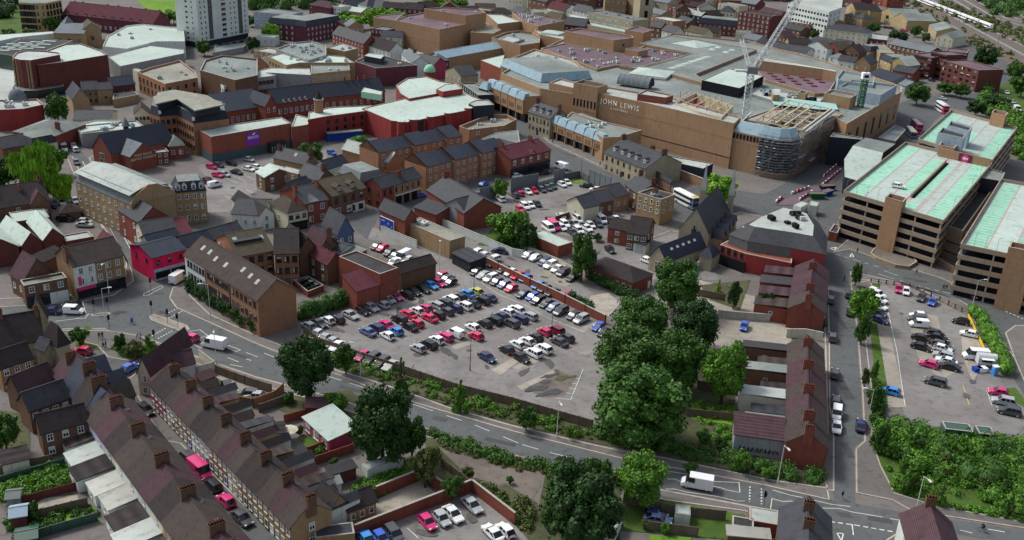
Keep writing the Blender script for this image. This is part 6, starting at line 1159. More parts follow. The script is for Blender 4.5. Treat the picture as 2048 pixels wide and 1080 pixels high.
flat('white-roofed retail block with grey and magenta wall panels',[(865,452),(960,530),(1475,425),(1470,395),(1190,362)],7.5,'grey_wall','mint',.2,name='retail_block')
q=G((1260,480),4); 
for k in range(4):
    a=G((1035+k*110,512-k*23),7); b=MB(); b.box(-1.6,1.6,-.5,.2,.2,7.2,'pale_pink'); o=b.build('magenta_panel',bpy.data.objects['retail_block'],(a.x-bpy.data.objects['retail_block'].location.x,a.y-bpy.data.objects['retail_block'].location.y,0),.28)
flat('white swimming pool hall with a curved parapet and dark window',[(820,370),(860,285),(1010,205),(1140,190),(1470,225),(1480,330),(1250,330),(1010,390)],8.5,'white','mint',.6,name='pool_hall',win={0:(1,1,3,7,2,2,'n')},units=4)
flat('dark roofed entrance with a magenta parapet below the pool hall',[(1040,360),(1180,375),(1190,345),(1080,335)],7.5,'maroon','dark_roof',.6,name='entrance_block')
pf=flat('pale green glazed market roof at the left edge behind the dark market',[(-60,340),(120,300),(440,265),(420,250),(-60,280)],7,'white','mint',.1,name='glazed_market')
house('Victorian swimming baths with tan gables and a glass lantern',(430,265),(665,270),8.,(700,190),rise=2.6,wall='tan_brick',rm='lead',name='victorian_baths',cat='baths',wF=(3,1,1.6,2.,'n'),wR=0,wL=0)
house('tan gabled wing of the baths with an arched front',(660,240),(808,235),9.,14,'x',3.4,'tan_brick','moss_tile','baths_wing','baths',wF=(1,1,1.6,2.2,'n'),wR=0,wL=0)
g=G((545,190),10); b=MB(); b.cyl(0,0,0,4.5,4.5,.05,'lead',4); o=b.build('roof_lantern',None,(g.x,g.y,9.6)); tag(o,'pyramid glass lantern on the roof of the Victorian baths','lantern')
r,L,D=house('long magenta-brick hall with a maroon roof and tall chimneys behind the trees',(500,110),(1225,190),8.,15,rise=6,wall='maroon',rm='maroon_tile',name='long_hall',cat='hall',wF=(18,1,1.2,1.8,'w',.5,5),wR=0,wL=(2,2),dorm=[(.06+.1*i,.0,dict(w=2,h=.5,d=2,rm='maroon_tile',wm='maroon')) for i in range(9)],ch=[(.03,.6,1),(.12,.6,1),(.4,.6,1),(.52,.6,1),(.66,.6,1),(.82,.6,1),(.97,.6,1)])
pts=[(150,20),(270,25),(360,25),(490,0),(480,-30),(150,-30)]
of=flat('tan office tower with a rounded glazed end at the top left corner',pts,15.6,'ochre','grey_roof',.3,name='office_tower',cat='office',win={0:(6,4,.5,15,2.,2.8,'n'),1:(2,4,.5,15,1,2.,'n'),2:(5,4,.5,15,2,2.8,'n')})
r,L,D=house('tall white residential tower block with vertical window strips and balconies',(1,1),(2,2),0,1,'f',1,'white','pale_roof','tower_block','apartment tower',wF=[(2,10,.9,.9,'n',4,33)],wR=0,wL=[(1,10,.9,.9,'n',4,33)],ctx=frame_of((1600,385),(1998,300),0.01,(1478,352)),par=33-33+.5) if 0 else (None,0,0)
x0,y0,L,D,rz=frame_of((1600,385),(1998,305),0.,(1476,350)); HT=31.
tb=ob('tower_block',None,None,(x0,y0,0),rz); tag(tb,'tall white residential tower block beside the pool hall','tower block'); b=MB(); b.box(0,L,0,D,3,HT,'white','pale_roof'); b.build('wall',tb); b=MB(); b.box(.5,L-.5,.5,D-.5,0,3,'dark_wall'); b.box(0,.6,0,.6,0,3,'white'); b.build('undercroft',tb)
for i in range(10):
    z=4.3+i*2.75
    for u in (.06,.14,.64,.72,.93): ob('window',wmesh(.8,1.1,'n'),tb,(L*u,0,z+.3))
    for u,w_ in ((.24,2.6),(.5,3.2),(.83,2.6)): ob('window_strip',wmesh(w_,1.3,'d'),tb,(L*u,0,z+.3))
    b=MB(); b.box(-1.4,1.4,-.25,0,-.9,-.35,'grey_wall'); b.build('balcony_panel',tb,(L*.5,0,z+.3)); ob('window',wmesh(1.6,.9,'n'),tb,(0,D*.5,z+.3),-PI/2); ob('window',wmesh(.7,.9,'n'),tb,(0,D*.25,z+.3),-PI/2)
for u in (.24,.83): b=MB(); b.box(-1.6,1.6,-.06,0,4,HT-2,'flint_grey'); b.build('dark_strip',tb,(L*u,0,0))
b=MB(); b.box(-.4,L+.4,-.4,D+.4,HT,HT+.5,'white'); b.build('cornice',tb)
flat('grey parking podium beneath the white tower block with a mural wall',[(1700,420),(1950,375),(1990,335),(1720,370)],3.,'grey_wall','grey_roof',.3,name='podium')
for k,c in enumerate('skgnk'): vehicle(c+'h',(1720+k*55,372-k*9),2.6,f'{PAINT[c][0]} car, {ORD[k]} from left under the white tower','cars beneath the tower',False)
house('tan stone chapel with crow-stepped gable and slate roof beside the round tree',(580,800),(715,790),6.,(600,640) if 0 else 16,'x',4,'tan_brick','blue_slate','chapel','chapel',wF=0,wR=0,wL=0)
house('dark slate roofed range right of the crow-stepped chapel',(655,720),(780,715),6,8,rise=2.6,wall='tan_brick',rm='slate',name='chapel_range',wF=(3,2,.7,1.,'d'),wR=0,wL=0)
house('tan brick house with a small arched window beside the maroon shop',(780,720),(900,710),6,8,rise=2.,wall='tan_brick',rm='slate',name='chapel_range',wF=(1,1,.9,1.4,'d'),wR=0,wL=0)
house('maroon walled house with a blue slate roof behind the courtyard',(900,690),(1080,670),6,9,rise=2.8,wall='maroon',rm='blue_slate',name='maroon_house',wF=(3,1,.9,1.2,'n'),wR=0,wL=0)
flat('slate lean-to over the pub courtyard below the maroon house',[(900,795),(1110,755),(1080,730),(910,745)],3.4,'tan_brick','slate',.1,name='courtyard_roof')
house('pale grey flat-roofed works beside the long road with a slate side roof',(590,1010),(650,1070),5,(895,980) if 0 else 22,'f',1,'grey_wall','pale_roof','works','works',wF=0,wR=0,wL=0,units=3)
flat('pale flat works roof beside the church',[(600,1000),(640,1060),(900,1020),(970,960),(760,960)],5.,'cream','mint',.4,name='works')
house('slate roof range behind the pale works roof',(585,960),(880,960),4.8,(890,890),rise=2,wall='cream',rm='slate',name='works_range',cat='works',wF=0,wR=0,wL=0)
flat('dark red curved bank building at the left edge with pale parapets',[(-60,880),(185,870),(345,835),(300,790),(-60,800)],8,'red_paint','pale_roof',.6,name='curved_bank',units=5)
g=G((140,790),8); b=MB(); 
for i in range(6): a=i*PI/12; b.cyl(0,0,8+math.sin(a)*4,8+math.sin(a+PI/12)*4,3.2*math.cos(a),3.2*math.cos(a+PI/12)+.01,'lead',16)
b.cyl(0,0,0,8,3.2,3.2,'pale_roof',16); o=b.build('lead_dome',None,(g.x,g.y,0)); tag(o,'grey ribbed dome above the curved red building at the left edge','dome')
house('hipped grey roof house with a red side wall at the left of the long road',(105,1050),(440,1085),6.,(400,960),'h',2.6,'red_brick','grey_roof','hipped_house',wF=0,wR=0,wL=0,ch=[(.85,.3,3,'x')])
W(0,270,4)
cf=house('red brick Baptist church front with a pointed gable and pale lettering',(1040,175),(1245,130),5.4,13,'x',3.6,'red_brick','lead','baptist_church','church',wF=0,wR=0,wL=0)
text_on(cf[0],'PARK ROAD',(cf[1]/2,-.15,5.3),0,1.15,'cream',.06); text_on(cf[0],'BAPTIST CHURCH',(cf[1]/2,-.15,4.1),0,1.15,'cream',.06)
house('tall red church gable with a great arched window facing the long road',(740,100),(888,150),6.,24,'x',5.4,'red_brick','blue_slate','church_nave','church',wF=(1,1,2.6,4.,'t'),wR=0,wL=0)
g=G((1010,-40),9); b=MB(); b.cyl(0,0,8.5,10.5,1.,1.,'dark_wall',8); b.cyl(0,0,10.5,13.5,1.5,.05,'lead',8); o=b.build('cupola',None,(g.x,g.y,0)); tag(o,'small lead cupola with a pointed cap on the church roof','cupola')
flat('flat-roofed red brick wing between the two church gables',[(890,100),(925,130),(1035,115),(1010,90)],4.6,'red_paint','pale_roof',.3,name='church_wing')
house('brick vestry with a grey pyramid roof beside the hotel',(1350,90),(1475,80),4.8,8,'h',2.6,'red_brick','grey_roof','vestry','vestry',wF=(2,1,1.2,1.4,'w'),wR=0,wL=0)
house('small brick church hall with white windows left of the vestry',(1250,140),(1350,130),4.4,5,'f',1,'red_brick','pale_roof','church_hall_small','hall',wF=(2,2,.9,1.1,'w'),wR=0,wL=0)
house('dark brown long house with a gable facing the willows',(20,110),(240,70),4.5,(230,10),rise=2.6,wall='brown_brick',rm='slate',name='willow_house',wF=0,wR=0,wL=0)
house('dark mansard house beside the white van at the willows',(250,90),(460,50),4.5,(450,-20),roof='m',rise=2.4,wall='cream',rm='slate',name='willow_house',wF=(3,1,.9,1.,'w'),wR=0,wL=0)
# ---- far band behind the mall
W(740,0,3.657)
flat('huge windowless brown brick cinema block with a mauve roof',[(183,147),(510,213),(735,168),(735,100),(400,88),(250,118)],15.5,'mall_brick','mauve_roof',.7,name='cinema_block',courses=((8,'tan_brick'),),units=3)
flat('upper brown brick block of the cinema with a mauve roof',[(395,62),(700,112),(848,92),(810,70),(545,50)],20,'mall_brick','mauve_roof',.7,name='cinema_block',units=2)
flat('pale rendered block with a mauve roof left of the cinema',[(22,125),(183,150),(250,95),(60,112)],11,'tan_brick','mauve_roof',.5,name='pale_block')
flat('lower brown brick wing right of the cinema',[(735,235),(900,245),(960,215),(850,170)],12,'mall_brick','tan_roof',.5,name='cinema_wing')
flat('white-roofed block with a skewed vent right of the cinema',[(850,100),(935,175),(1110,155),(960,105)],13,'mall_brick','mint',.5,name='white_block')
flat('mauve roof terrace dotted with small vents behind the mall',[(1040,90),(1110,150),(1230,190),(1425,150),(1060,85)],13.5,'mall_brick','mauve_roof',.5,name='vent_terrace',units=16)
flat('curved brown brick wall block with a recessed grey roof',[(890,275),(990,235),(1090,222),(1190,235),(1245,270),(1240,310),(1100,330)],12,'mall_brick','grey_roof',1.2,name='curved_block',units=3)
flat('brown block with a white vaulted rooflight behind the curved wall',[(1200,215),(1420,260),(1425,290),(1240,250)],13.5,'mall_brick','pale_roof',.5,name='rooflight_block')
tent('white vaulted rooflight near the back of the mall',(1250,235),(1380,250),13,(1400,230),1,1)
house('long glass-roofed arcade with pale blue glazing behind the town houses',(520,430),(990,345),8,(870,310) if 0 else 10,rise=2.6,wall='tan_brick',rm='blue_metal',name='glass_arcade',cat='arcade',wF=0,wR=0,wL=0)
flat('tan brick shops with pale doors below the glass arcade',[(430,400),(640,420),(1080,355),(1060,345),(600,405)],6.5,'tan_brick','grey_roof',.3,name='arcade_shop_row',win={1:(12,1,.5,5,1.8,2.,'d')}) 
flat('white flat roof left of the long blue roof',[(810,440),(960,500),(985,400)],9,'red_brick','mint',.1,name='white_roof_block')
flat('grey stone office with a flat roof in the middle of the far shops',[(950,285),(1050,310),(1130,285),(1000,260)],12.,'grey_wall','pale_roof',.3,name='stone_office',win={0:(4,2,5,11,1,1.4,'w')})
r=flat('long grey-green arcade with a white lattice roof below the grey hotel',[(1440,150),(1900,240),(1920,190),(1460,100)],10,'stone','mint',.3,name='lattice_arcade',win={0:(16,1,4,9,1.6,1.6,'w')})
house('large grey stone hotel with four rows of sash windows',(1590,85),(1925,150),16,(1925,90) if 0 else 14,'f',1,'stone','lead','grey_hotel','hotel',wF=(20,4,1.,1.5,'w',2,15),wR=0,wL=0,units=4)
W(1024,0,4)
ch=ob('church_tower',None,None,tuple(G((1035,215),0)),.35); tag(ch,'square stone church tower with a clock face behind the mall','church tower'); b=MB(); b.box(-5,5,-5,5,0,24,'stone','lead'); b.build('wall',ch)
for z in (9,17):
    b=MB(); b.box(-1.2,1.2,-5.1,-4.9,z-2,z+2.4,'black'); b.build('belfry_window',ch)
b=MB(); 
for x in (-4.6,-2.3,0,2.3,4.6): b.box(x-.5,x+.5,-5.1,-4.3,24,25.2,'stone')
for x in (-4.7,4.7): b.box(x-.5,x+.5,-5.3,-4.3,24,28,'stone')
b.build('battlement',ch); b=MB(); b.cyl(0,0,0,.01,0,0,'stone',3) if 0 else None; V=[(math.cos(i*PI/8)*1.3,-5.15,20.8+math.sin(i*PI/8)*1.3) for i in range(16)]; b.mesh(V,[tuple(range(16))],'cream'); b.build('clock_face',ch)
FB=[('black and white gabled far building',(485,75),(600,100),11,8,'g',3.5,'white','slate'),('cream far building with an arched window',(75,80),(170,100),10,10,'f',1,'cream','grey_roof'),('cream far building with a row of small windows',(180,75),(275,100),9,10,'f',1,'cream','grey_roof'),('far building with a maroon roof',(280,60),(410,85),9,10,'g',4,'cream','maroon_tile'),('grey roofed far house beside the maroon roof',(410,80),(490,100),9,9,'g',3,'cream','lead'),('old tan house with a hipped roof in front of the maroon roof',(240,125),(390,165),8,9,'h',3.6,'tan_brick','moss_tile'),
('cream far house left of the arched one',(-10,90),(75,110),9,9,'g',3,'cream','slate'),
('orange brick block with a white roof right of the tower',(1110,135),(1290,170),9,12,'f',1,'orange_brick','mint'),('pale roofed block beside the orange block',(1090,95),(1190,120),8,10,'g',2.5,'tan_brick','lead'),('dark house with a white dormer behind the tower',(1110,210),(1190,225),7,8,'g',3,'brown_brick','slate'),('slate house with a white pointed gable left of the cream house',(1200,240),(1300,265),6.5,8,'g',3.4,'white','slate'),('cream house with a tan roof behind the rooflights',(1390,245),(1530,275),7,9,'g',3,'cream','moss_tile'),('tan stone house with two tall chimneys',(1520,250),(1650,265),6,8,'g',3,'tan_brick','dark_tile'),
('blue mansard office with a flat grey roof',(1490,180),(1840,215),7.,14,'m',3.4,'dark_red','blue_slate'),('steep slate hall behind the mansard office',(1820,170),(1990,200),6,12,'g',5,'brown_brick','blue_slate'),('red brick house with white windows at the right of the hall',(1890,245),(2060,270),6,9,'g',3,'red_brick','slate'),('slate roofed shed with a grey roof before the crane',(1840,300),(1960,325),6,10,'g',2.6,'grey_wall','lead'),
('dark brown office slab at the top edge',(1815,90),(2070,130),17,14,'f',1,'dark_red','dark_roof'),('cream banded office left of the brown slab',(1650,25),(1815,50),12,12,'f',1,'cream','grey_roof'),('red brick far block with a pale roof',(1250,55),(1400,80),8,12,'f',1,'red_brick','pale_roof'),('maroon far terrace behind the red block',(1400,45),(1560,70),7,9,'g',3,'maroon','dark_tile'),('white roofed far house in the dark trees',(1370,105),(1510,130),6,9,'g',2.5,'dark_wall','pale_roof'),('dark slate far terrace above the white car roofs',(1310,160),(1400,190),6,9,'g',3,'brown_brick','slate'),('grey far hall with ridge tiles near the top edge',(1100,0),(1250,25),10,12,'g',4,'stone','lead'),('tiled far terrace right of the grey hotel',(1550,130),(1700,120),6,8,'g',3,'brown_brick','dark_tile')]
for l,a,q,h,c_,ro,ri,wa,rm_ in FB: house(l,a,q,h,c_,ro,ri,wa,rm_,'far_building','building',wR=0,wL=0,grp='far town buildings')
W(1536,0,4)
FR=[('orange office wing with ribbon windows below the white offices',(130,165),(335,195),8,12,'f',1,'orange_brick','pale_roof'),('orange office end block with a dark central bay',(335,130),(490,170),10,12,'f',1,'orange_brick','grey_roof'),('large cream classical hospital with a grey hipped roof',(450,225),(800,270),8,14,'h',3,'cream','slate'),('cream far chapel with a round window',(630,50),(700,75),11,10,'x',4,'ochre','dark_tile'),('cream gabled far house beside the chapel',(700,60),(820,90),9,10,'x',4,'ochre','dark_tile'),('tan far house with a hipped roof below the chapel',(610,115),(760,150),6,10,'h',3,'tan_brick','slate'),
('yellow twin-gabled shed, left gable, with a green sign',(900,90),(1010,130),7,22,'x',4,'ochre','grey_roof'),('yellow twin-gabled shed, right gable',(1010,130),(1115,165),7,22,'x',4,'ochre','grey_roof'),('orange low wing of the twin-gabled shed',(815,85),(905,105),6,10,'f',1,'tan_brick','slate'),('striped cream gable building by the railway',(1350,290),(1480,310),6,22,'x',3,'cream','grey_roof'),('cream house behind the striped gable building',(1290,200),(1350,250),6,18,'g',3,'ochre','grey_roof'),
('long grey-brown flats with three storeys of windows',(965,350),(1290,420),9,12,'g',2.5,'brown_brick','lead'),('yellow stone house with a blue-grey mansard behind the flats',(900,470),(985,505),7,12,'m',3,'ochre','blue_slate'),('yellow stone gabled house with a pale roof before the brown flats',(970,500),(1105,530),7,12,'x',4,'ochre','pale_roof'),('cream house with a blue slate front among the town roofs',(320,340),(480,380),6,12,'g',3.6,'ochre','blue_slate'),('dark slate house with white dormers in the town roofs',(520,350),(650,370),6,9,'g',2.6,'brown_brick','slate'),('pale stone house with a mansard of two dormers',(730,390),(820,410),7,8,'m',2.6,'tan_brick','blue_slate'),('white hipped cottage behind the green netting',(485,450),(600,470),5.5,8,'h',2,'white','lead'),('dark slate cottage right of the white one',(560,480),(690,500),5,8,'g',2.4,'white','slate'),('slate gable with a pale barge board beyond the site',(690,500),(820,520),5,12,'x',4,'tan_brick','slate'),('long white-walled terrace behind the building site',(0,370),(310,425),5.5,9,'g',2.6,'white','slate'),('tan terrace with dark windows at the far left of the roofs',(120,220),(260,250),6,9,'g',2.6,'brown_brick','slate'),('pale hipped house behind the long white-walled terrace',(180,320),(310,350),6,9,'h',2.6,'tan_brick','slate'),('blue-grey roofed sheds beside the mall corner',(800,590),(1000,650),5,14,'g',2.6,'grey_wall','blue_slate'),('pale blue roofed shed near the round tree',(960,640),(1100,690),4,9,'g',2.,'grey_wall','lead'),('dark brick cottages behind the mall corner',(1000,560),(1160,590),5,9,'g',2.4,'red_brick','slate'),('tan terrace of gables right of the hospital',(760,300),(950,320),5,8,'g',2,'maroon','pale_roof'),('row of white-fronted houses far up the hill',(820,345),(900,420),8,8,'f',1,'tan_brick','tan_roof')]
for l,a,q,h,c_,ro,ri,wa,rm_ in FR: house(l,a,q,h,c_,ro,ri,wa,rm_,'far_building','building',wR=0,wL=0,grp='far town buildings')
r=flat('white ribbon-window office tower at the top of the picture',[(160,25),(490,95),(590,60),(600,-20),(250,-20)],18,'white','pale_roof',.4,name='white_office',win={0:(14,4,3,17,1.8,1.4,'n'),1:(3,4,3,17,1.,1.4,'d')})
a=G((1010,140),5); b=MB(); b.box(-6,6,-.2,.1,-1.2,1.2,'paint_e'); b.box(-6,6,-.22,-.2,-1.1,1.1,'green_paint'); o=b.build('green_sign',None,tuple(a),-.2); tag(o,'long bright green sign on the yellow twin-gabled shed','sign')
# dark brick offices by the dual carriageway
for l,a,q,h,c_ in (('dark red brick office, left pavilion, with deep window bands',(1160,430),(1310,460),12,16),('dark red brick office, tall middle stair block',(1310,410),(1430,440),14,12),('dark red brick office, front pavilion with a mauve roof',(1400,480),(1690,560),11.5,16),('dark red brick office, rear pavilion with a red end wall',(1420,405),(1590,425),12.5,14)):
    house(l,a,q,h,c_,'f',1,'dark_red','mauve_roof','brick_office','office',wF=(6,4,2.2,1.5,'n'),wR=0,wL=(5,4,2.2,1.5,'n'),grp='dark brick offices')
T(1,0)
for l,a,q,h,c_,ro,ri,wa,rm_ in [('dark purple-red corner office with a mansard of white dormers, left side',(90,180),(400,215),9,18,'m',3,'maroon','blue_slate'),('dark purple-red corner office, right side above the shops',(402,215),(682,165),9.2,17,'m',3,'maroon','blue_slate'),('pale blue office with roof plant at the top left',(-20,90),(260,120),10,16,'f',1,'pale_blue','grey_roof'),('white block with a mural of purple panels beside the bright tree',(0,290),(145,300),5,8,'f',1,'white','mint'),('red brick terrace with many gables below the bright trees',(610,270),(860,350),8,9,'g',4,'red_brick','slate'),('white and brown gabled houses at the end of the red terrace',(860,350),(1070,410),7,9,'g',4,'white','dark_tile'),('cream rear block with a blue roof left of the cinema',(1000,290),(1165,300),8,9,'g',2.5,'cream','blue_slate'),('low white hall with a pale roof at the top edge',(680,80),(840,100),5,12,'g',2,'tan_brick','mint'),('grey ribbed hall roof at the top edge',(850,50),(1000,70),7,16,'g',4,'grey_wall','slate'),('dark maroon far roofs near the top edge',(1010,60),(1330,80),8,10,'g',3,'maroon','dark_tile'),('maroon far shops left of the cream houses',(1720,70),(1890,90),9,10,'f',1,'red_brick','grey_roof'),('tan far hipped house right of the maroon shops',(1860,100),(2040,110),8,10,'h',3,'tan_brick','dark_tile'),('tan flat office left of the concrete block',(-20,400),(150,430),8,10,'f',1,'tan_brick','pale_roof'),('small orange brick gable left of the concrete block',(-20,500),(100,520),6,8,'x',3,'orange_brick','tan_roof'),('white car-park ramp building below the white houses',(1070,405),(1250,440),5,9,'f',1,'white','mint')]:
    house(l,a,q,h,c_,ro,ri,wa,rm_,'town_building','building',wR=0,wL=0,grp='town buildings at the back')
# ================================================================ PLANTED GROUND
W(0,0,1)
for p,m in [([(575,694),(600,680),(625,682),(727,722),(912,782),(1024,810),(1184,856),(1240,862),(1330,880),(1540,935),(1640,950),(1640,975),(1536,956),(1330,912),(1184,885),(1024,847),(900,812),(734,754),(680,739)],'scrub'),([(1290,700),(1400,700),(1470,790),(1470,880),(1560,935),(1330,880),(1200,860)],'scrub'),([(820,860),(880,868),(1024,912),(1100,932),(1110,945),(1020,935),(900,893),(872,893)],'scrub'),([(850,880),(875,893),(940,955),(985,978),(1010,968),(1075,1005),(1075,1100),(1040,1060),(942,972),(905,993),(860,955)],'scrub'),([(1735,880),(1760,850),(1812,850),(1861,856),(1890,850),(1990,872),(2056,872),(2056,1045),(1980,1022),(1880,1008),(1790,985),(1745,925)],'grass_mat'),
 ([(0,960),(150,915),(160,975),(0,1010)],'grass_mat'),([(0,820),(60,830),(60,900),(0,920)],'scrub'),([(40,1040),(190,1015),(200,1040),(60,1065)],'lawn'),([(0,1010),(160,965),(175,1000),(30,1040)],'dirt'),([(700,975),(760,920),(830,930),(840,950),(750,1000),(710,1010)],'grass_mat'),([(600,880),(690,840),(700,870),(620,905)],'grass_mat'),([(520,800),(700,780),(760,830),(600,840)],'scrub'),([(1240,1000),(1330,1000),(1490,1030),(1470,1080),(1240,1060)],'grass_mat'),([(1090,950),(1240,975),(1240,1100),(1060,1100)],'scrub'),([(1375,820),(1470,830),(1470,850),(1385,838)],'lawn'),([(955,490),(1000,440),(1070,470),(1060,500)],'grass_mat'),([(1400,570),(1500,560),(1480,620),(1420,600)],'scrub'),([(150,690),(170,650),(210,670),(200,700)],'grass_mat'),([(215,690),(300,680),(310,705),(262,722),(225,715)],'scrub')]: sheet('planted_ground',p,.09,m)
bushes('verge_undergrowth','tangled low greenery on the strip between dark fence and main road',[(590,688),(727,726),(912,786),(1024,814),(1184,860),(1184,882),(1024,842),(900,808),(734,750),(680,736)],1.0,75,'leaf_green',.8,3)
bushes('verge_weeds','mixed low weeds and grass tufts on the verge above the main road',[(590,690),(727,728),(912,788),(1024,816),(1184,862),(1184,884),(1024,845),(900,811),(734,753),(680,738)],.6,220,'leaf_olive',.4,43,leaf=.12,per=50)
bushes('roadside_undergrowth','dark low bushes under the big trees beside the main road',[(1190,850),(1330,880),(1540,935),(1640,950),(1640,970),(1536,952),(1330,908),(1190,880)],1.3,120,'leaf_mid',.9,4)
bushes('bramble_bank','flowering bramble bank between the road and the paved triangle',[(850,862),(1024,912),(1100,932),(1105,945),(1020,933),(900,893)],1.1,60,'leaf_mid',.8,5)
bushes('bank_weeds','pale weeds along the edge of the paved triangle',[(845,858),(1024,910),(1105,930),(1105,948),(1020,940),(895,900)],.6,160,'leaf_olive',.4,45,leaf=.12,per=50)
bushes('wild_thicket','dense bright green thicket filling the corner behind the pavement',[(1738,880),(1762,852),(1812,852),(1861,862),(1890,872),(1940,880),(1995,890),(2056,885),(2056,1035),(1980,1005),(1900,985),(1885,960),(1780,925),(1745,915)],1.9,150,'leaf_green',1.,6,leaf=.2,per=130)
bushes('wild_thicket','darker bramble humps growing through the bright thicket',[(1745,885),(1812,865),(1861,875),(1990,900),(2056,900),(2056,1025),(1980,995),(1885,960),(1780,925)],2.2,60,'leaf_mid',1.3,26,leaf=.2,per=120)
bushes('thicket_edge','low pale green weeds at the foot of the thicket',[(1775,940),(1870,960),(1880,1000),(2050,1035),(2050,1045),(1880,1012),(1790,985)],.6,120,'leaf_green',.5,7)
bushes('yard_scrub','scrubby bushes round the paved triangle and its fence',[(905,955),(985,980),(1060,1010),(1070,1080),(1040,1055),(945,972)],1.,70,'leaf_olive',.9,8)
bushes('garden_greenery','flower beds and shrubs in the narrow back gardens',[(0,965),(145,922),(155,965),(0,1005)],.9,110,'leaf_green',.8,9)
bushes('garden_greenery','shrubs round the lower back gardens at the left',[(5,1035),(190,1010),(200,1040),(30,1075)],.7,70,'leaf_mid',.7,10)
bushes('garden_greenery','overgrown weeds behind the pale garage',[(705,985),(760,935),(830,925),(840,950),(750,995)],.9,110,'leaf_green',.7,11)
bushes('garden_greenery','low plants in the gardens of the straight terrace',[(1380,805),(1470,820),(1470,905),(1400,890)],1.,60,'leaf_green',.7,12)
bushes('rail_greenery','rough greenery along the railway',[(1880,0),(2050,60),(2050,95),(1960,60),(1860,15)],3.,130,'leaf_olive',.5,13,leaf=.5,per=60); bushes('rail_greenery','dark woods beyond the railway',[(1930,-25),(2056,-25),(2056,50),(1960,20)],6.,80,'leaf_mid',1.2,14,leaf=.7,per=90)
bushes('roadside_wood','green wood beside the dual carriageway',[(1925,215),(1975,180),(2056,250),(2056,330),(2010,300),(1985,240)],3.,90,'leaf_green',1.,15,leaf=.4,per=90)
bushes('park_wood','dark woodland at the back of the town',[(495,-30),(690,-30),(690,32),(640,20),(500,22)],7.,60,'leaf_mid',1.6,16,leaf=.8,per=120); bushes('park_wood','dark parkland trees at the top left corner',[(-20,-30),(35,-30),(35,45),(-20,50)],6.,22,'leaf_dark',1.5,17,leaf=.7,per=120)
bushes('bed_shrubs','shrubs in the curved bed by the junction',[(222,695),(262,700),(305,690),(300,708),(262,718)],.9,34,'leaf_green',1.,18)
hedge('dark ivy hedge climbing the foot of the brick offices',[(375,582),(430,615),(517,668)],4.2,2.2,'leaf_dark'); hedge('rounded hedge between the bin yard and the parked cars',[(608,640),(655,622),(712,600)],4.,3.6,'leaf_mid'); hedge('long clipped hedge between the east car park and the bend',[(1948,628),(1972,668),(2000,720),(2012,752)],2.4,3.6,'leaf_green')
hedge('ivy hanging over the red wall beside the lane',[(1142,600),(1165,618),(1185,628)],2.8,2.4,'leaf_dark'); hedge('overgrown bank behind the lane wall',[(1185,560),(1230,585),(1270,600)],2.6,2.6,'leaf_dark'); hedge('trailing ivy wall at the lower thicket',[(1790,918),(1830,930),(1880,945)],2.4,2.2,'leaf_mid'); hedge('planting along the foot of the multi-storey stair',[(1760,478),(1785,498),(1860,520)],1.6,2.2,'leaf_mid'); hedge('dark planting under the right multi-storey',[(1935,562),(1975,575),(2010,585)],2.4,3.5,'leaf_dark')
hedge('ivy over the yard wall behind the short terrace',[(1582,650),(1612,640),(1640,655)],3.,3.6,'leaf_dark'); hedge('bushes inside the pale lane wall below the gable house',[(1000,485),(1045,492),(1062,505)],2.6,3.,'leaf_mid'); hedge('strip of shrubs at the grass edge of the side street',[(1752,770),(1756,830),(1752,860)],2.,1.8,'leaf_mid')
# ================================================================ TREES
TG='large trees round the main car park'
tree('huge dark rounded tree hiding the main road, left of the car park',(614,802),(614,664),112,'big','leaf_dark',0,grp=TG)
tree('small olive tree right of the huge dark tree',(692,748),(692,684),48,'mid','leaf_mid',0); tree('huge dark tree above the pale garage by the road bend',(765,930),(765,772),130,'big','leaf_dark',1,grp=TG); tree('lighter green tree on the right flank of the dark tree',(824,915),(824,830),62,'mid','leaf_mid',1)
tree('grey-green tree beside the brick yard wall',(850,975),(850,882),66,'mid','leaf_olive',2); tree('slim pointed conifer on the verge by the fence',(803,790),(803,712),32,'cone','leaf_mid',0); tree('second pointed conifer further along the verge',(921,824),(921,758),36,'cone','leaf_green',1)
tree('upper rounded tree of the central clump',(1348,622),(1348,516),98,'big','leaf_mid',1,grp=TG); tree('left upper tree of the central clump over the red wall end',(1277,702),(1277,590),124,'big','leaf_mid',2,grp=TG); tree('very dark conifer-like tree inside the central clump',(1385,702),(1385,598),106,'big','leaf_dark',2,grp=TG)
tree('widest tree at the left of the central clump',(1258,772),(1258,645),150,'big','leaf_mid',0,grp=TG); tree('tree behind the right side of the central clump',(1350,782),(1350,662),118,'big','leaf_mid',1,grp=TG); tree('lowest and biggest tree of the central clump beside the main road',(1270,888),(1270,728),208,'big','leaf_mid',2,grp=TG); tree('tall narrow tree between the clump and the straight terrace',(1441,808),(1441,678),92,'big','leaf_green',0,grp=TG)
tree('massive dark tree at the bottom edge of the photo',(1152,1110),(1150,925),180,'big','leaf_dark',0,grp=TG); tree('bushy tree on the left shoulder of the massive dark tree',(1117,1000),(1117,912),62,'mid','leaf_mid',0); tree('light green tree between the massive one and the road',(1192,1010),(1192,915),72,'mid','leaf_mid',1); tree('yellow-green rounded tree touching the main road',(1278,1005),(1278,912),112,'big','leaf_green',1)
tree('dark slim tree in the garden behind the club',(1466,618),(1466,560),34,'tall','leaf_dark',0); tree('rounded small tree beside the low brick cottage',(1531,625),(1531,584),32,'mid','leaf_dark',1); tree('small yellow conifer in the garden behind the club',(1436,585),(1436,556),14,'cone','leaf_bright',0)
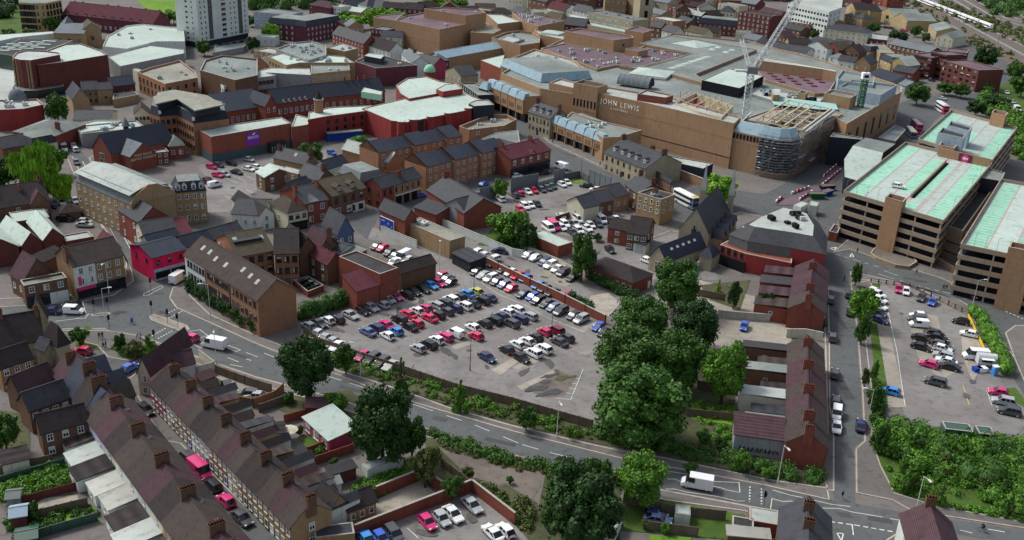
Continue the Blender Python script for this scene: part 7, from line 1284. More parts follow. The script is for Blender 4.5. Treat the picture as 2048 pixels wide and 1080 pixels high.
tree('upright green tree between the lane cars and the clinic',(1162,562),(1162,466),62,'tall','leaf_mid',1); tree('loose pale green tree before the gable house garden',(1016,488),(1016,408),82,'mid','leaf_green',2); tree('dark twin of the garden tree beside the minibus yard',(1052,505),(1052,442),52,'mid','leaf_dark',0); tree('small tree behind the left hoarding',(1000,398),(1000,358),36,'mid','leaf_green',1)
tree('vivid yellow-green tree beside the church spires',(1438,414),(1438,346),70,'mid','leaf_bright',0); tree('rounded tree in the rear car park before the store',(622,330),(622,284),54,'mid','leaf_mid',1); tree('bright small tree beside the orange flats',(715,296),(715,268),42,'mid','leaf_green',2); tree('round street tree below the crow-stepped chapel',(118,250),(118,180),52,'mid','leaf_mid',0)
tree('large weeping willow beside the long road',(78,400),(78,286),104,'willow','leaf_bright',0); tree('smaller weeping willow in front of the large one',(122,405),(122,350),56,'willow','leaf_bright',1); tree('dark tree left of the willows at the photo edge',(12,385),(12,310),60,'mid','leaf_dark',1); tree('green tree behind the willows at the left',(112,350),(112,282),50,'mid','leaf_green',2); tree('street tree in front of the tan brick gable',(215,395),(215,340),40,'mid','leaf_mid',1)
SG='street trees along the straight side street'
tree('wide street tree over the parked cars of the east car park',(1722,652),(1722,572),70,'mid','leaf_green',0,grp=SG); tree('young street tree below the wide one',(1721,688),(1724,630),34,'tall','leaf_mid',1,grp=SG); tree('slender street tree at the top corner of the side street',(1709,572),(1712,524),26,'tall','leaf_mid',0,grp=SG); tree('tiny round street tree beside the gravel strip',(1745,765),(1745,720),18,'tall','leaf_green',1,grp=SG); tree('thin half-bare street tree beside the tiny round one',(1728,778),(1728,735),20,'small','leaf_olive',0,grp=SG); tree('bushy street tree above the navy car',(1744,830),(1744,762),36,'tall','leaf_mid',2,grp=SG)
tree('pointed shrub tree at the foot of the thicket',(1877,1010),(1877,958),28,'cone','leaf_green',0); tree('second pointed shrub tree near the right edge',(2014,1033),(2014,984),28,'cone','leaf_mid',1); tree('tall bush at the left of the thicket',(1755,905),(1755,848),42,'tall','leaf_mid',1)
tree('round shrub tree before the graffiti garage',(1481,945),(1481,900),38,'mid','leaf_green',0); tree('bush beside the pavement below the big clump',(1052,862),(1052,815),44,'mid','leaf_mid',1); tree('small shrub at the lamp post verge',(1138,878),(1138,850),18,'small','leaf_green',1); tree('leafy bush at the garden corner before the grey-green tree',(905,1000),(905,945),44,'mid','leaf_mid',2)
tree('leafy bush beside the white bungalow roof',(672,830),(672,785),50,'mid','leaf_green',1); tree('spreading bush at the left edge of the gardens',(15,905),(15,825),68,'mid','leaf_mid',0); tree('small round tree on the pink patio',(72,1042),(72,1000),30,'small','leaf_mid',1)
tree('shrub tree at the left of the junction pavement',(160,692),(160,650),38,'mid','leaf_mid',2); tree('shrub tree in the curved bed',(242,706),(242,664),30,'small','leaf_mid',0); tree('wide willowy shrub in the curved bed',(268,715),(268,682),42,'mid','leaf_olive',1); tree('bright upright shrub by the crossing',(299,700),(299,668),20,'small','leaf_green',1)
FG='trees behind the town centre'
for i,(l,b_,t,w_,k,m) in enumerate([('dark green tree beside the mall corner roundabout',(1832,210),162,54,'mid','leaf_mid'),('dark tall tree above the dark brick offices',(1966,142),92,48,'mid','leaf_dark'),('spreading dark tree over the dual carriageway verge',(1988,220),184,50,'mid','leaf_dark'),('rounded tree behind the far green deck',(1950,232),198,44,'mid','leaf_dark'),('loose tree near the right edge below the railway',(2028,165),122,36,'mid','leaf_mid'),('broad tree at the right edge beside the carriageway',(2040,195),140,50,'mid','leaf_mid'),('low tree row before the dark brick offices, left',(1888,190),162,40,'mid','leaf_mid'),('low tree row before the dark brick offices, right',(1920,196),166,40,'mid','leaf_mid'),
 ('dark tree before the green-signed shed',(1795,84),56,44,'mid','leaf_dark'),('bright tree left of the cinema',(705,60),28,56,'mid','leaf_bright'),('bright tree between the maroon roofs and the cinema',(752,58),14,60,'mid','leaf_bright'),('bright low tree beside the cinema roof',(785,50),12,50,'mid','leaf_bright'),('bright round tree beside the purple office',(543,84),44,44,'mid','leaf_bright'),('yellow-green tree at the end of the maroon hall',(312,52),24,52,'mid','leaf_bright'),('green tree beside the white tower block',(348,48),14,46,'mid','leaf_green'),('dark tree at the foot of the white tower',(409,112),78,34,'mid','leaf_mid'),('dark tree right of the white tower podium',(506,104),72,30,'mid','leaf_dark'),('small dark tree before the tan office tower',(104,62),28,36,'mid','leaf_mid'),('low round tree before the maroon hall',(150,52),30,34,'mid','leaf_mid'),('bright tree at the top edge over the cinema',(868,22),-10,56,'mid','leaf_bright'),('bright tree at the top edge right of the first',(915,20),-12,50,'mid','leaf_green'),('dark tree behind the brown office slab',(1545,48),22,30,'mid','leaf_dark'),('tree in the hospital grounds',(1745,68),45,30,'mid','leaf_mid'),('small tree left of the hospital',(1628,82),55,18,'mid','leaf_mid')]):
    tree(l,b_,(b_[0],t),w_,k,m,i%3,grp=FG)
T(2,1); tree('dark shrub beside the court house wall',(680,850),(680,790),90,'mid','leaf_dark',1)
# ================================================================ WALLS AND FENCES
W(0,0,1)
wline('long dark timber fence between the car park and the verge',[(608,668),(640,692),(727,722),(794,744),(912,784),(1024,812),(1184,858)],2.,.12,'wood_fence','fence','fence',None,3.)
wline('long red brick wall with piers dividing the car parks',[(966,528),(1060,574),(1130,607),(1210,648)],2.3,.3,'red_brick','brick_wall',posts=6)
wline('white painted wall running from the billboard',[(762,466),(834,496)],2.2,.25,'white','white_wall'); wline('pale blue and white wall along the lane',[(885,452),(935,474),(1024,512),(1046,516)],2.2,.3,'white','white_wall'); wline('mossy pale wall behind the lane cars',[(1048,502),(1110,528),(1150,550)],1.8,.3,'cream','white_wall')
W(960,340,6)
for l,p,h,m in (('left grey hoarding frame at the north car park',[(0,375),(190,335)],4.4,'lead'),('long grey hoarding frame behind the parked cars',[(372,272),(690,215)],5.,'lead'),('grey hoarding frame near the white saloons',[(882,165),(1008,128)],4.6,'lead'),('tall grey hoarding beside the street',[(1308,160),(1560,262)],5.,'lead'),('plain dark fence between the hoardings',[(690,225),(880,170)],2.3,'grey_wall'),('dark fence round the grass corner',[(1008,130),(1190,95),(1300,155)],2.6,'flint_grey')): wline(l,p,h,.2,m,'hoarding' if h>4 else 'fence','hoarding' if h>4 else 'fence',None,2.6)
sheet('grass_corner',[(1080,130),(1190,105),(1260,150),(1100,160)],.1,'lawn')
wline('maroon brick wall beside the minibus yard',[(905,620),(1100,560)],1.8,.3,'dark_red')
W(230,680,4.153)
wline('dark timber fence behind the gravel yard',[(840,280),(1080,370),(1300,440)],2.,.15,'wood_fence','fence','fence',None,3); wline('orange timber fence round the gravel yard',[(1040,540),(1150,560),(1330,495),(1400,430)],2.,.15,'orange_brick','fence','fence',None,3); wline('brown fence below the strip of lawn by the dark tree',[(1200,600),(1480,500)],1.8,.15,'wood_fence','fence','fence',None,3); wline('yard wall round the white shed of the corner house',[(700,150),(830,250),(700,290)],2.,.2,'cream')
wline('red garden fence beside the parasol',[(1410,690),(1590,640)],1.8,.12,'red_brick','fence','fence',None,2.5); wline('long red garden fence below the white bungalow',[(1600,960),(1880,860)],1.8,.15,'red_brick','fence','fence',None,2.5); wline('lowest red garden fence towards the dark tree',[(1600,1060),(1980,930)],1.8,.15,'red_brick','fence','fence',None,2.5)
T(1,3)
wline('tall red wall round the concrete yard',[(960,740),(1330,590),(1430,660),(1565,745)],2.2,.3,'red_brick','yard_wall'); wline('brick wall round the bottom car park',[(790,1060),(1725,690),(2070,960)],2.4,.3,'red_brick','car_park_wall'); wline('timber fence between the yard trees and the paved triangle',[(1480,490),(1715,670)],1.8,.12,'wood_fence','fence','fence',None,3)
T(0,3); 
for i,p in enumerate(([(0,555),(420,460)],[(0,640),(520,490)],[(180,800),(630,680)],[(210,930),(700,810)],[(290,1070),(780,930)])): wline(f'{ORD[i]} garden fence from the top in the left gardens',p,1.7,.12,('wood_fence','paint_e','dark_red','wood_fence','paint_e')[i],'fence','fence',None,2.5)
sheet('patio',[(205,850),(360,740),(620,720),(640,790),(220,910)],.12,'pale_concrete')
T(3,2)
wline('dark timber rail fence round the top of the east car park',[(820,100),(1130,135),(1300,215),(1440,280),(1600,360)],1.2,.2,'wood_fence','rail_fence','fence',None,2.2,True); wline('yellow edging wall beside the clipped hedge',[(1600,370),(1730,650)],.7,.25,'yellow_line','edging','wall',None)
wline('pale graffiti wall with a yellow painted tag',[(140,540),(290,540),(430,570)],2.2,.3,'cream','graffiti_wall'); wline('pale yard wall behind the blue car',[(-40,400),(60,410)],2.,.3,'cream')
for nm,x0_,m in (('yellow',165,'yellow_line'),('blue',320,'paint_l')):
    a=G((x0_,520),0); b=MB(); rr=random.Random(x0_)
    for k in range(7): b.bar((k*.5,-.1,.6+rr.random()*.5),(k*.5+.5,-.1,1.2+rr.random()*.6),.1,m,3); b.bar((k*.5+.5,-.1,.5),(k*.5+.2,-.1,1.7),.07,'black',3)
    o=b.build('graffiti',bpy.data.objects['graffiti_wall']); o.location=a-bpy.data.objects['graffiti_wall'].location
T(2,2)
wline('pale wall with a white tag behind the blue car',[(1640,380),(1800,395),(2060,415)],2.,.3,'concrete'); wline('timber fence behind the club garden',[(1490,210),(1700,250)],2.,.12,'wood_fence','fence','fence',None,2.5); wline('grey garden fence below the tall narrow tree',[(1480,950),(1800,1000)],2.,.12,'wood_fence','fence','fence',None,2.5); wline('white wall below the church hall',[(900,190),(1100,140)],2.,.3,'white','white_wall')
T(2,1); wline('white boundary wall between the church hall and club',[(1400,1110),(1650,1000)],2.2,.3,'white','white_wall')
T(2,3)
wline('timber fence along the back gardens by the road',[(890,790),(1300,880),(1700,920)],1.9,.12,'wood_fence','fence','fence',None,2.5); wline('grey fence before the lawn with the pink toy',[(1090,1000),(1480,1050)],1.8,.12,'wood_fence','fence','fence',None,2.5); sheet('garden_lawn',[(1100,1040),(1440,1060),(1420,1100),(1090,1100)],.12,'lawn'); wline('dark fence below the bright weeds of the terrace garden',[(1400,90),(1790,130)],1.8,.12,'wood_fence','fence','fence',None,2.5)
T(3,3)
wline('curved red brick wall at the end house',[(-20,1110),(830,1090),(900,1030),(1100,1010)],.9,.3,'tan_brick') if 0 else None
house('dark green shipping container at the foot of the east car park',(1420,190),(1645,215),2.6,3.,'f',1,'paint_e','paint_e','container','container',wF=0,wR=0,wL=0,par=.05); house('second green container beside the brambles',(1688,225),(1820,240),2.6,3.,'f',1,'paint_e','paint_e','container','container',wF=0,wR=0,wL=0,par=.05)
# ================================================================ LAMPS, SIGNALS, PEOPLE, BUSES, SMALL THINGS
W(0,0,1)
for l,p,h,d in (('street lamp on the pavement right of the left-arm island',(211,642),8,(1,.2)),('street lamp in front of the white van',(433,728),8,(.3,-1)),('street lamp rising from the ivy of the brick offices',(421,636),8.5,(-1,-.3)),('street lamp on the verge beside the pink car',(721,757),8,(-1,0)),('street lamp on the verge before the central clump',(1113,876),8,(.2,-1)),('street lamp right of the side street junction',(1830,1026),7.5,(.2,-1)),('street lamp beside the terrace gable end',(1555,967),8,(.2,-1)),('street lamp at the hedge of the bend',(1943,618),8,(1,0)),('street lamp near the orange-dressed figure',(2014,607),8,(0,-1)),('street lamp before the multi-storey corner',(1932,503),8,(0,1)),('street lamp among the street trees',(1733,850),8,(-1,0)),('street lamp before the corner pub',(218,587),8,(0,-1))): lamp(l,p,h,1.4,d)
for l,p,h in (('dark lamp column standing alone low in the car park',(940,742),8.5),('dark lamp column among the red cars',(1102,676),8.5),('dark lamp column beside the blue hatchback',(794,648),8.5),('dark lamp column beside the yellow-green car',(947,602),8.5)): lamp(l,p,h,1.2,(-1,.3),'frame_dark',grp='car park lamp columns')
lamp('slim white lamp column by the brick shed corner',(879,548),9,0,m='pole_white'); lamp('lamp column in the street before the dark shops',(1162,350),6,0,m='frame_dark')
T(0,2)
for i,(l,p) in enumerate((('left signal on the left-arm island',(755,350)),('right signal on the left-arm island',(868,335)),('signal on the pavement beside the bench',(878,478)),('signal on the diamond island at the top',(1208,172)),('signal at the left tip of the crossing island',(1215,362)),('signal in the middle of the crossing island',(1343,430)),('signal at the right end of the crossing island',(1425,468)),('signal at the near end of the crossing',(1238,600)))): signal('traffic '+l,p)
T(2,3); signal('traffic signal on the far side of the bottom crossing',(1898,610)); signal('traffic signal on the near side of the bottom crossing',(2010,832))
T(0,2)
for l,p in (('person in dark clothes pushing along beside the bed',(797,552)),('person in a dark coat next to the first walker',(822,548)),('person in dark clothes standing at the pale slab',(830,632)),('person in dark clothes right of the pale slab',(850,626)),('person in a light top walking by the crossing',(1102,548)),('person in a pale shirt, right of the crossing pair',(1127,552))): person(l,p,'cloth_light' if 'light' in l or 'pale shirt' in l else 'cloth_dark','cloth_dark',pose=1)
T(3,3); person('person in a dark top crossing at the end of the side street',(590,752),'cloth_dark','skin',pose=1)
T(3,2); person('person in dark clothes on the pavement, left of the pair',(1400,160),pose=1); person('person in dark clothes on the pavement, right of the pair',(1424,158),pose=1); person('person in a bright orange-red outfit beside the brick wall',(1822,210),'cloth_orange','cloth_orange'); person('person walking beside the planter lamp',(1185,35),pose=1); person('person on the pavement at the top of the side street',(606,90)); 
T(3,1); person('person standing before the octagonal planter',(712,945)); person('person at the corner of the club',(400,672))
T(2,1); person('person walking on the wide pavement by the arcade',(325,68),pose=1); person('person outside the stone inn, left of the pair',(703,250)); person('person outside the stone inn, right of the pair',(738,262),pose=1)
def bicycle(label,p,rz):
    o=ob('bicycle',None,None,tuple(G(p,.04)),rz); tag(o,label,'bicycle'); w_=MB(); c_=[(math.cos(2*PI*i/14)*.34,math.sin(2*PI*i/14)*.34) for i in range(15)]
    for a,c in zip(c_,c_[1:]): w_.bar((a[0],0,a[1]),(c[0],0,c[1]),.025,'rubber',3)
    for i in range(0,14,2): w_.bar((0,0,0),(c_[i][0],0,c_[i][1]),.006,'chrome',3)
    me=w_.done('wheel'); ob('wheel',me,o,(-.52,0,.34)); ob('wheel',me,o,(.52,0,.34)); f=MB()
    for a,c in (((-.52,.34),(-.12,.85)),((-.12,.3),(-.15,.95)),((-.12,.3),(.38,.82)),((-.15,.82),(.38,.86)),((.52,.34),(.36,1.)),((-.52,.34),(-.12,.3))): f.bar((a[0],0,a[1]),(c[0],0,c[1]),.022,'blue_paint')
    f.build('frame',o); s=MB(); s.box(-.28,-.02,-.07,.07,.95,1.,'black'); s.build('saddle',o); h=MB(); h.bar((.36,-.25,1.02),(.36,.25,1.02),.018,'black'); h.build('handlebar',o)
def rider(label,p,rz,top):
    V=[(-.15,0,1.0),(.0,0,1.25),(.16,0,1.45),(.22,0,1.53),(.27,0,1.62),(.28,0,1.73),(.14,-.18,1.4),(.28,-.22,1.2),(.36,-.2,1.05),(.14,.18,1.4),(.28,.22,1.2),(.36,.2,1.05),(-.1,-.1,.95),(.18,-.12,.72),(-.08,-.12,.32),(-.1,.1,.95),(.25,.12,.85),(.02,.12,.5)]
    E_=[(0,1),(1,2),(2,3),(3,4),(4,5),(2,6),(6,7),(7,8),(2,9),(9,10),(10,11),(0,12),(12,13),(13,14),(0,15),(15,16),(16,17)]; R_=[.14,.14,.13,.06,.1,.08,.06,.045,.04,.06,.045,.04,.1,.07,.05,.1,.07,.05]
    me=bpy.data.meshes.new('person'); me.from_pydata(V,E_,[]); o=ob('person',me,None,tuple(G(p,.04)),rz); tag(o,label,'person'); o.modifiers.new('s','SKIN')
    for i,r in enumerate(R_): me.skin_vertices[0].data[i].radius=(r,r)
    me.skin_vertices[0].data[0].use_root=True; dg=bpy.context.evaluated_depsgraph_get(); nm=bpy.data.meshes.new_from_object(o.evaluated_get(dg)); o.modifiers.clear(); o.data=nm; nm.materials.clear()
    for k in (top,'cloth_dark','skin'): nm.materials.append(MC[k])
    for f in nm.polygons: f.material_index=2 if f.center.z>1.52 else (1 if f.center.z<.98 else 0)
T(0,2); bicycle('bicycle ridden through the middle of the junction',(1055,432),1.2); rider('person in blue riding the bicycle through the junction',(1055,432),1.2,'blue_paint')
T(3,3); bicycle('bicycle ridden on the main road at the bottom right',(1715,1012),2.9); rider('person in dark clothes riding at the bottom right',(1715,1012),2.9,'cloth_dark')
def bus(label,p,hv,c1,c2,z=.05,double=True):
    H_=4.3 if double else 3.; o=ob('bus',None,None,tuple(G(p,z)),hv+PI); tag(o,label,'bus','buses'); b=MB(); Lh=5.4; q=lambda s,t:[(-Lh+t,-1.27+s),(Lh-s,-1.27+s),(Lh-s,1.27-s),(-Lh+t,1.27-s)]
    b.frus(q(0,0),q(0,0),.35,H_-.2,c1); b.frus(q(0,.0),q(.18,.35),H_-.2,H_,c1); b.build('body',o); f=MB(); f.box(-Lh-.03,-Lh+1.5,-1.3,1.3,.4,H_-.25,c2); f.box(-Lh+.3,-Lh+2.,-1.1,1.1,H_-.05,H_+.02,'yellow_line' if c2!='paint_p' else c2); f.build('front_livery',o)
    g_=MB()
    for s in (-1,1):
        for z0,z1 in (((1.3,2.1),(2.95,3.7)) if double else ((1.3,2.2),)): g_.box(-Lh+.4,Lh-.4,s*1.3-.01,s*1.3+.01,z0,z1,'glass')
    g_.box(-Lh-.06,-Lh,-1.1,1.1,1.2,2.3,'glass'); g_.box(-Lh-.06,-Lh,-1.1,1.1,2.9,3.8,'glass') if double else 0; g_.box(Lh,Lh+.04,-1.,1.,3.,3.7,'glass') if double else 0; g_.build('window_glass',o); me=vparts('v','w')[2]
    for x in (-3.4,3.2):
        for s in (-1,1): k=ob('wheel',me,o,(x,s*1.2,.48)); k.scale=(1.35,1.2,1.35)
    l=MB(); l.box(-.05,.05,-.15,.15,-.1,.1,'lamp_lens'); me=l.done('headlight')
    for s in (-1,1): ob('headlight',me,o,(-Lh-.05,s*1.,.75))
T(2,1); bus('white double-decker bus with a blue front and yellow roof patch',(1385,560),ang((1325,540),(1440,600)),'paint_w','paint_l')
T(3,0); bus('white and red double-decker turning at the far roundabout',(1385,895),ang((1350,870),(1420,915)),'paint_w','paint_p'); bus('magenta double-decker with a white roof at the bus station',(1180,1050),ang((1150,1020),(1215,1085)),'paint_o','paint_p'); bus('pale single-deck bus beside the magenta double-decker',(1140,1085),ang((1120,1060),(1180,1130)),'paint_s','paint_l',double=False)
# train
W(0,0,1); P0,P1=G((1818,-4)),G((1983,60)); d=P1-P0; k=max(2,int(d.length/21)); tr=ob('train',None,None,tuple(P0),math.atan2(d.y,d.x)); tag(tr,'long white passenger train on the railway at the top right','train')
for i in range(k):
    b=MB(); x=i*d.length/k; l=d.length/k-.8; b.frus([(x,-1.4),(x+l,-1.4),(x+l,1.4),(x,1.4)],[(x+.1,-1.1),(x+l-.1,-1.1),(x+l-.1,1.1),(x+.1,1.1)],.9,3.9,'plastic_white'); b.box(x+.8,x+l-.8,-1.36,1.36,1.9,2.7,'glass'); b.box(x+.3,x+l-.3,-1.2,1.2,.3,.9,'frame_dark'); b.build('carriage',tr)
for i in range(7):
    p=G((1840+i*26,2+i*14)); o=ob('catenary_mast',None,None,tuple(p)); tag(o,f'{ORD[i]} railway mast from the top along the tracks','mast','railway masts'); b=MB(); b.bar((0,0,0),(0,0,8),.16,'steel'); b.build('pole',o); b=MB(); b.bar((0,0,7),(-4,-2,7.4),.1,'steel'); b.build('arm',o)
# trailer, toilet and garden things
T(3,2)
o=ob('food_trailer',None,None,tuple(G((1735,760))),ang((1690,790),(1790,800))); tag(o,'silver curved food trailer beside the clipped hedge','trailer'); b=MB(); V=[]
for x in (-2,2): V+=[(x,-1.1,.5),(x,-1.1,2.1),(x,-.7,2.7),(x,0,2.95),(x,.7,2.7),(x,1.1,2.1),(x,1.1,.5)]
b.mesh(V,[(i,(i+1)%7,(i+1)%7+7,i+7) for i in range(7)]+[tuple(range(7)),tuple(range(13,6,-1))],'crane_grey'); b.build('body',o); b=MB(); b.box(-1.3,1.,-1.14,-1.08,1.2,2.1,'black'); b.build('hatch',o); b=MB(); b.box(-1.5,1.2,-2.,-1.1,2.1,2.2,'plastic_white'); b.build('awning',o)
for x in (-.6,.6): ob('wheel',vparts('v','w')[2],o,(x,-.95,.36))
vehicle('wv',(1660,690),ang((1760,690),(1630,680)),'white van standing behind the silver trailer','vans on the roads',name='van')
o=ob('portable_toilet',None,None,tuple(G((1808,840))),.2); tag(o,'blue portable toilet with a white roof','toilet'); b=MB(); b.box(-.55,.55,-.55,.55,0,2.1,'paint_c'); b.build('cabin',o); b=MB(); b.box(-.6,.6,-.6,.6,2.1,2.3,'plastic_white'); b.build('roof',o); b=MB(); b.box(-.4,.4,-.6,-.55,.15,1.95,'paint_l'); b.build('door',o)
for i,(x,c) in enumerate(((1670,'blue_paint'),(1708,'plastic_white'))): o=ob('storage_crate',None,None,tuple(G((x,812))),.2); tag(o,('blue crate stack','white crate stack')[i]+' beside the silver trailer','crate'); b=MB(); b.frus([(-.9,-.6),(.9,-.6),(.9,.6),(-.9,.6)],[(-1,-.7),(1,-.7),(1,.7),(-1,.7)],0,1.,c); b.build('tub',o); b=MB(); b.box(-1.03,1.03,-.73,.73,1.,1.08,c); b.build('lid',o)
W(230,680,4.153); g=G((1450,825)); o=ob('parasol',None,None,tuple(g)); tag(o,'pale pink octagonal parasol in a back garden','parasol'); b=MB(); b.cyl(0,0,0,2.4,.04,.04,'pole_white',6); b.build('pole',o); b=MB(); b.cyl(0,0,2.1,2.6,1.7,.1,'cream',8); b.build('canopy',o)
W(360,440,3.938)
wline('red brick bin store wall behind the brick offices',[(900,520),(1010,610),(1130,560),(1010,490),(900,520)],1.6,.2,'red_brick','bin_store')
BG='wheeled bins in the brick bin store'; bm=MB(); bm.frus([(-.6,-.45),(.6,-.45),(.6,.45),(-.6,.45)],[(-.68,-.52),(.68,-.52),(.68,.52),(-.68,.52)],.1,1.2,'black'); BB=bm.done('tub'); LM={}
for i in range(9):
    x=935+(i%3)*45+(i//3)*28; y=525+(i%3)*22-(i//3)*16; c=('frame_dark','paint_e','mint')[i//3]; o=ob('wheeled_bin',None,None,tuple(G((x,y))),.4); tag(o,f'{ORD[i]} bin in the brick bin store, {("dark","green","pale")[i//3]} lid','bin',BG); ob('tub',BB,o)
    if c not in LM: b=MB(); b.box(-.7,.7,-.54,.54,1.2,1.3,c); LM[c]=b.done('lid')
    ob('lid',LM[c],o)
# ================================================================ MORE OF THE TOWN AND THE SITE
W(0,0,1)
sheet('plaza',[(-20,125),(30,130),(28,180),(50,205),(-20,215)],.05,'pale_roof')
rr=random.Random(11); k=0
def filler(x0,x1,y0,y1,n,where,h=(6,9)):
    for i in range(n):
        x=x0+(x1-x0)*(i+.5)/n+rr.uniform(-4,4); y=y0+(y1-y0)*(i+.5)/n+rr.uniform(-3,3); w_=rr.uniform(26,44); ro=rr.choice('ggghfx'); rm_=rr.choice(['slate','dark_tile','brown_tile','purple_tile','slate','lead','pale_roof' if ro=='f' else 'moss_tile']); wa=rr.choice(['brown_brick','red_brick','cream','tan_brick','maroon','white'])
        house(f"{ORD[i]} from left of the small {where} houses",(x,y),(x+w_,y+rr.uniform(-4,9)),rr.uniform(*h),rr.uniform(8,12),ro,rr.uniform(2.4,4),wa,rm_,'far_house','house',wF=(4,2,1.,1.3,'w' if rr.random()<.5 else 'n'),wR=0,wL=0,grp=where+' houses')
filler(600,1010,8,22,11,'northern hill'); filler(640,760,44,62,3,'bright tree'); filler(1000,1500,-6,2,13,'skyline',(7,12)); filler(1290,1540,14,26,6,'tower side'); filler(880,1020,38,46,3,'behind-cinema')
filler(1500,1800,-14,-6,7,'top edge'); filler(1450,1560,58,72,3,'below-slab'); filler(1560,1700,88,100,4,'old town'); filler(230,300,230,232,1,'lane'); filler(1000,1200,40,52,4,'old market')
TF='scattered trees at the top of the photo'
for i,(x,y,w_,m) in enumerate([(690,30,34,'leaf_green'),(1500,62,22,'leaf_mid'),(1560,52,26,'leaf_dark'),(1690,70,20,'leaf_mid'),(1830,60,24,'leaf_mid'),(1850,72,18,'leaf_mid'),(1160,10,26,'leaf_mid'),(1330,8,24,'leaf_dark'),(590,38,40,'leaf_mid'),(640,40,36,'leaf_dark'),(505,40,30,'leaf_mid'),(60,62,30,'leaf_olive'),(20,66,30,'leaf_mid'),(280,62,20,'leaf_mid')]): tree(f'{ORD[i]} of the scattered background trees, {"bright" if m=="leaf_green" else "dark"}',(x,y+14),(x,y-10),w_,'mid',m,i%3,grp=TF)
bushes('trackside_scrub','rough green strips between the railway tracks',[(1800,-10),(1880,30),(2050,125),(2050,150),(1900,68),(1800,10)],2.,120,'leaf_olive',.3,33,leaf=.5,per=40)
bushes('far_wood','band of dark trees along the top edge of the town',[(1130,-30),(1700,-30),(1700,-16),(1130,-12)],8.,60,'leaf_mid',1.3,34,leaf=1.,per=60)
# plastic barriers along the construction road
T(3,1); bm=MB(); bm.prism([(-.9,-.2),(.9,-.2),(.9,.2),(-.9,.2)],0,.9,'plastic_red'); BR=bm.done('panel'); bm=MB(); bm.prism([(-.9,-.2),(.9,-.2),(.9,.2),(-.9,.2)],0,.9,'plastic_white'); BW=bm.done('panel'); bf=MB(); bf.box(-.25,.25,-.35,.35,0,.12,'black'); BF=bf.done('foot'); n=0
for p,q,c in (((190,472),(325,425),9),((440,340),(548,245),9),((250,525),(350,462),9),((430,408),(580,285),13),((60,545),(110,500),4),((800,20),(870,-20),7)):
    a=G(p,.1); e=G(q,.1)
    for i in range(c):
        g=a.lerp(e,(i+.5)/c); o=ob('road_barrier',None,None,tuple(g),math.atan2(e.y-a.y,e.x-a.x)); tag(o,('magenta-red' if i%2 else 'white')+' plastic barrier on the construction road','barrier','barriers of the construction road'); ob('panel',BR if i%2 else BW,o); ob('foot',BF,o,(-.6,0,.0)); ob('foot',BF,o,(.6,0,.0))
sheet('works_road',[(200,480),(330,430),(560,240),(900,-40),(960,-20),(600,300),(420,480),(260,560),(60,560)],.12,'mauve_roof')
# aerials, vents and pipes that clutter the roofs of the near houses
am=MB(); am.bar((0,0,0),(0,0,1.6),.03,'steel',3)
for i in range(4): am.bar((-.35,.0,1.5-.0*i),(.45,0,1.5),.02,'steel',3); am.bar((-.3+.2*i,-.25,1.5),(-.3+.2*i,.25,1.5),.02,'steel',3)
AM=am.done('aerial')
for (r,l,D) in TA+TB+TC+TD:
    if rr.random()<.55:
        rf=[c for c in r.children if c.name.startswith('roof')]
        if rf: ob('aerial',AM,rf[0],(l*.9,D/2+.3,5.3+rr.uniform(2.6,3.3)),rr.random()*6)
# ================================================================ WEAR ON THE ROADS AND CAR PARKS
W(0,0,1); rr=random.Random(5)
def blob(name,p,a,b_,m,z,n=11,rot=0.):
    g=G(p); B=MB(); P=[]
    for i in range(n):
        t=2*PI*i/n; r=rr.uniform(.7,1.15); x=math.cos(t)*a*r; y=math.sin(t)*b_*r; P.append((g.x+x*math.cos(rot)-y*math.sin(rot),g.y+x*math.sin(rot)+y*math.cos(rot)))
    tri_sheet(B,P,z,m); o=B.build(name); o['kind']='structure'
q=.11
for (x0,y0,x1,y1,n) in ((620,650,1150,620,9),(800,700,1150,740,8),(760,640,1100,560,8),(1000,510,1180,590,4),(1800,600,1960,800,8),(430,345,500,400,4),(1000,380,1180,440,5),(780,1060,1000,1030,3)):
    for i in range(n): q+=.0008; t=(i+rr.random())/n; blob('oil_stain',(x0+(x1-x0)*t+rr.uniform(-25,25),y0+(y1-y0)*t+rr.uniform(-18,18)),rr.uniform(.5,2.4),rr.uniform(.4,1.2),'oil',q,rot=rr.random()*3)
for i,(x,y,l,w_,r_) in enumerate([(700,778,5,1.2,-.35),(880,838,3,1.5,-.3),(1000,884,6,1.1,-.3),(1180,922,4,1.2,-.25),(330,628,4,1.,-.6),(240,625,3,1.4,.2),(470,708,7,1.,-.5),(1690,780,2,8,.0),(1680,640,1.2,10,0.),(1695,900,1.4,5,0.),(1420,945,3,1,-.2),(1760,1040,4,1.2,-.2),(1690,1030,2,1.2,0.),(180,400,1.,6,.5),(190,430,1.2,9,.5),(230,500,1.,8,.5),(1200,350,6,1.,-.6),(1140,310,5,1.2,-.6),(1830,560,6,1.,-.4),(1440,400,5,1.4,.2),(1600,420,4,2,.4)]):
    g=G((x,y)); B=MB(); c,s_=math.cos(r_),math.sin(r_); B.mesh([(g.x+a*l*c-b_*w_*s_,g.y+a*l*s_+b_*w_*c,.062+i*.0006) for a,b_ in ((-.5,-.5),(.5,-.5),(.5,.5),(-.5,.5))],[(0,1,2,3)],'repair'); o=B.build('road_repair'); o['kind']='structure'
T(2,2)
for (x,y,a_,b_) in ((300,850,2.4,.6),(210,950,2.6,1.),(330,980,2.2,1.2),(400,870,1.8,.8),(270,900,1.6,.7),(470,860,1.4,.5),(140,965,1.4,.7),(250,1000,2.,.6)): q+=.0008; blob('mud_patch',(x,y),a_,b_,'scrub' if x>350 else 'repair',q,13,.5)
W(0,0,1); rr=random.Random(21)
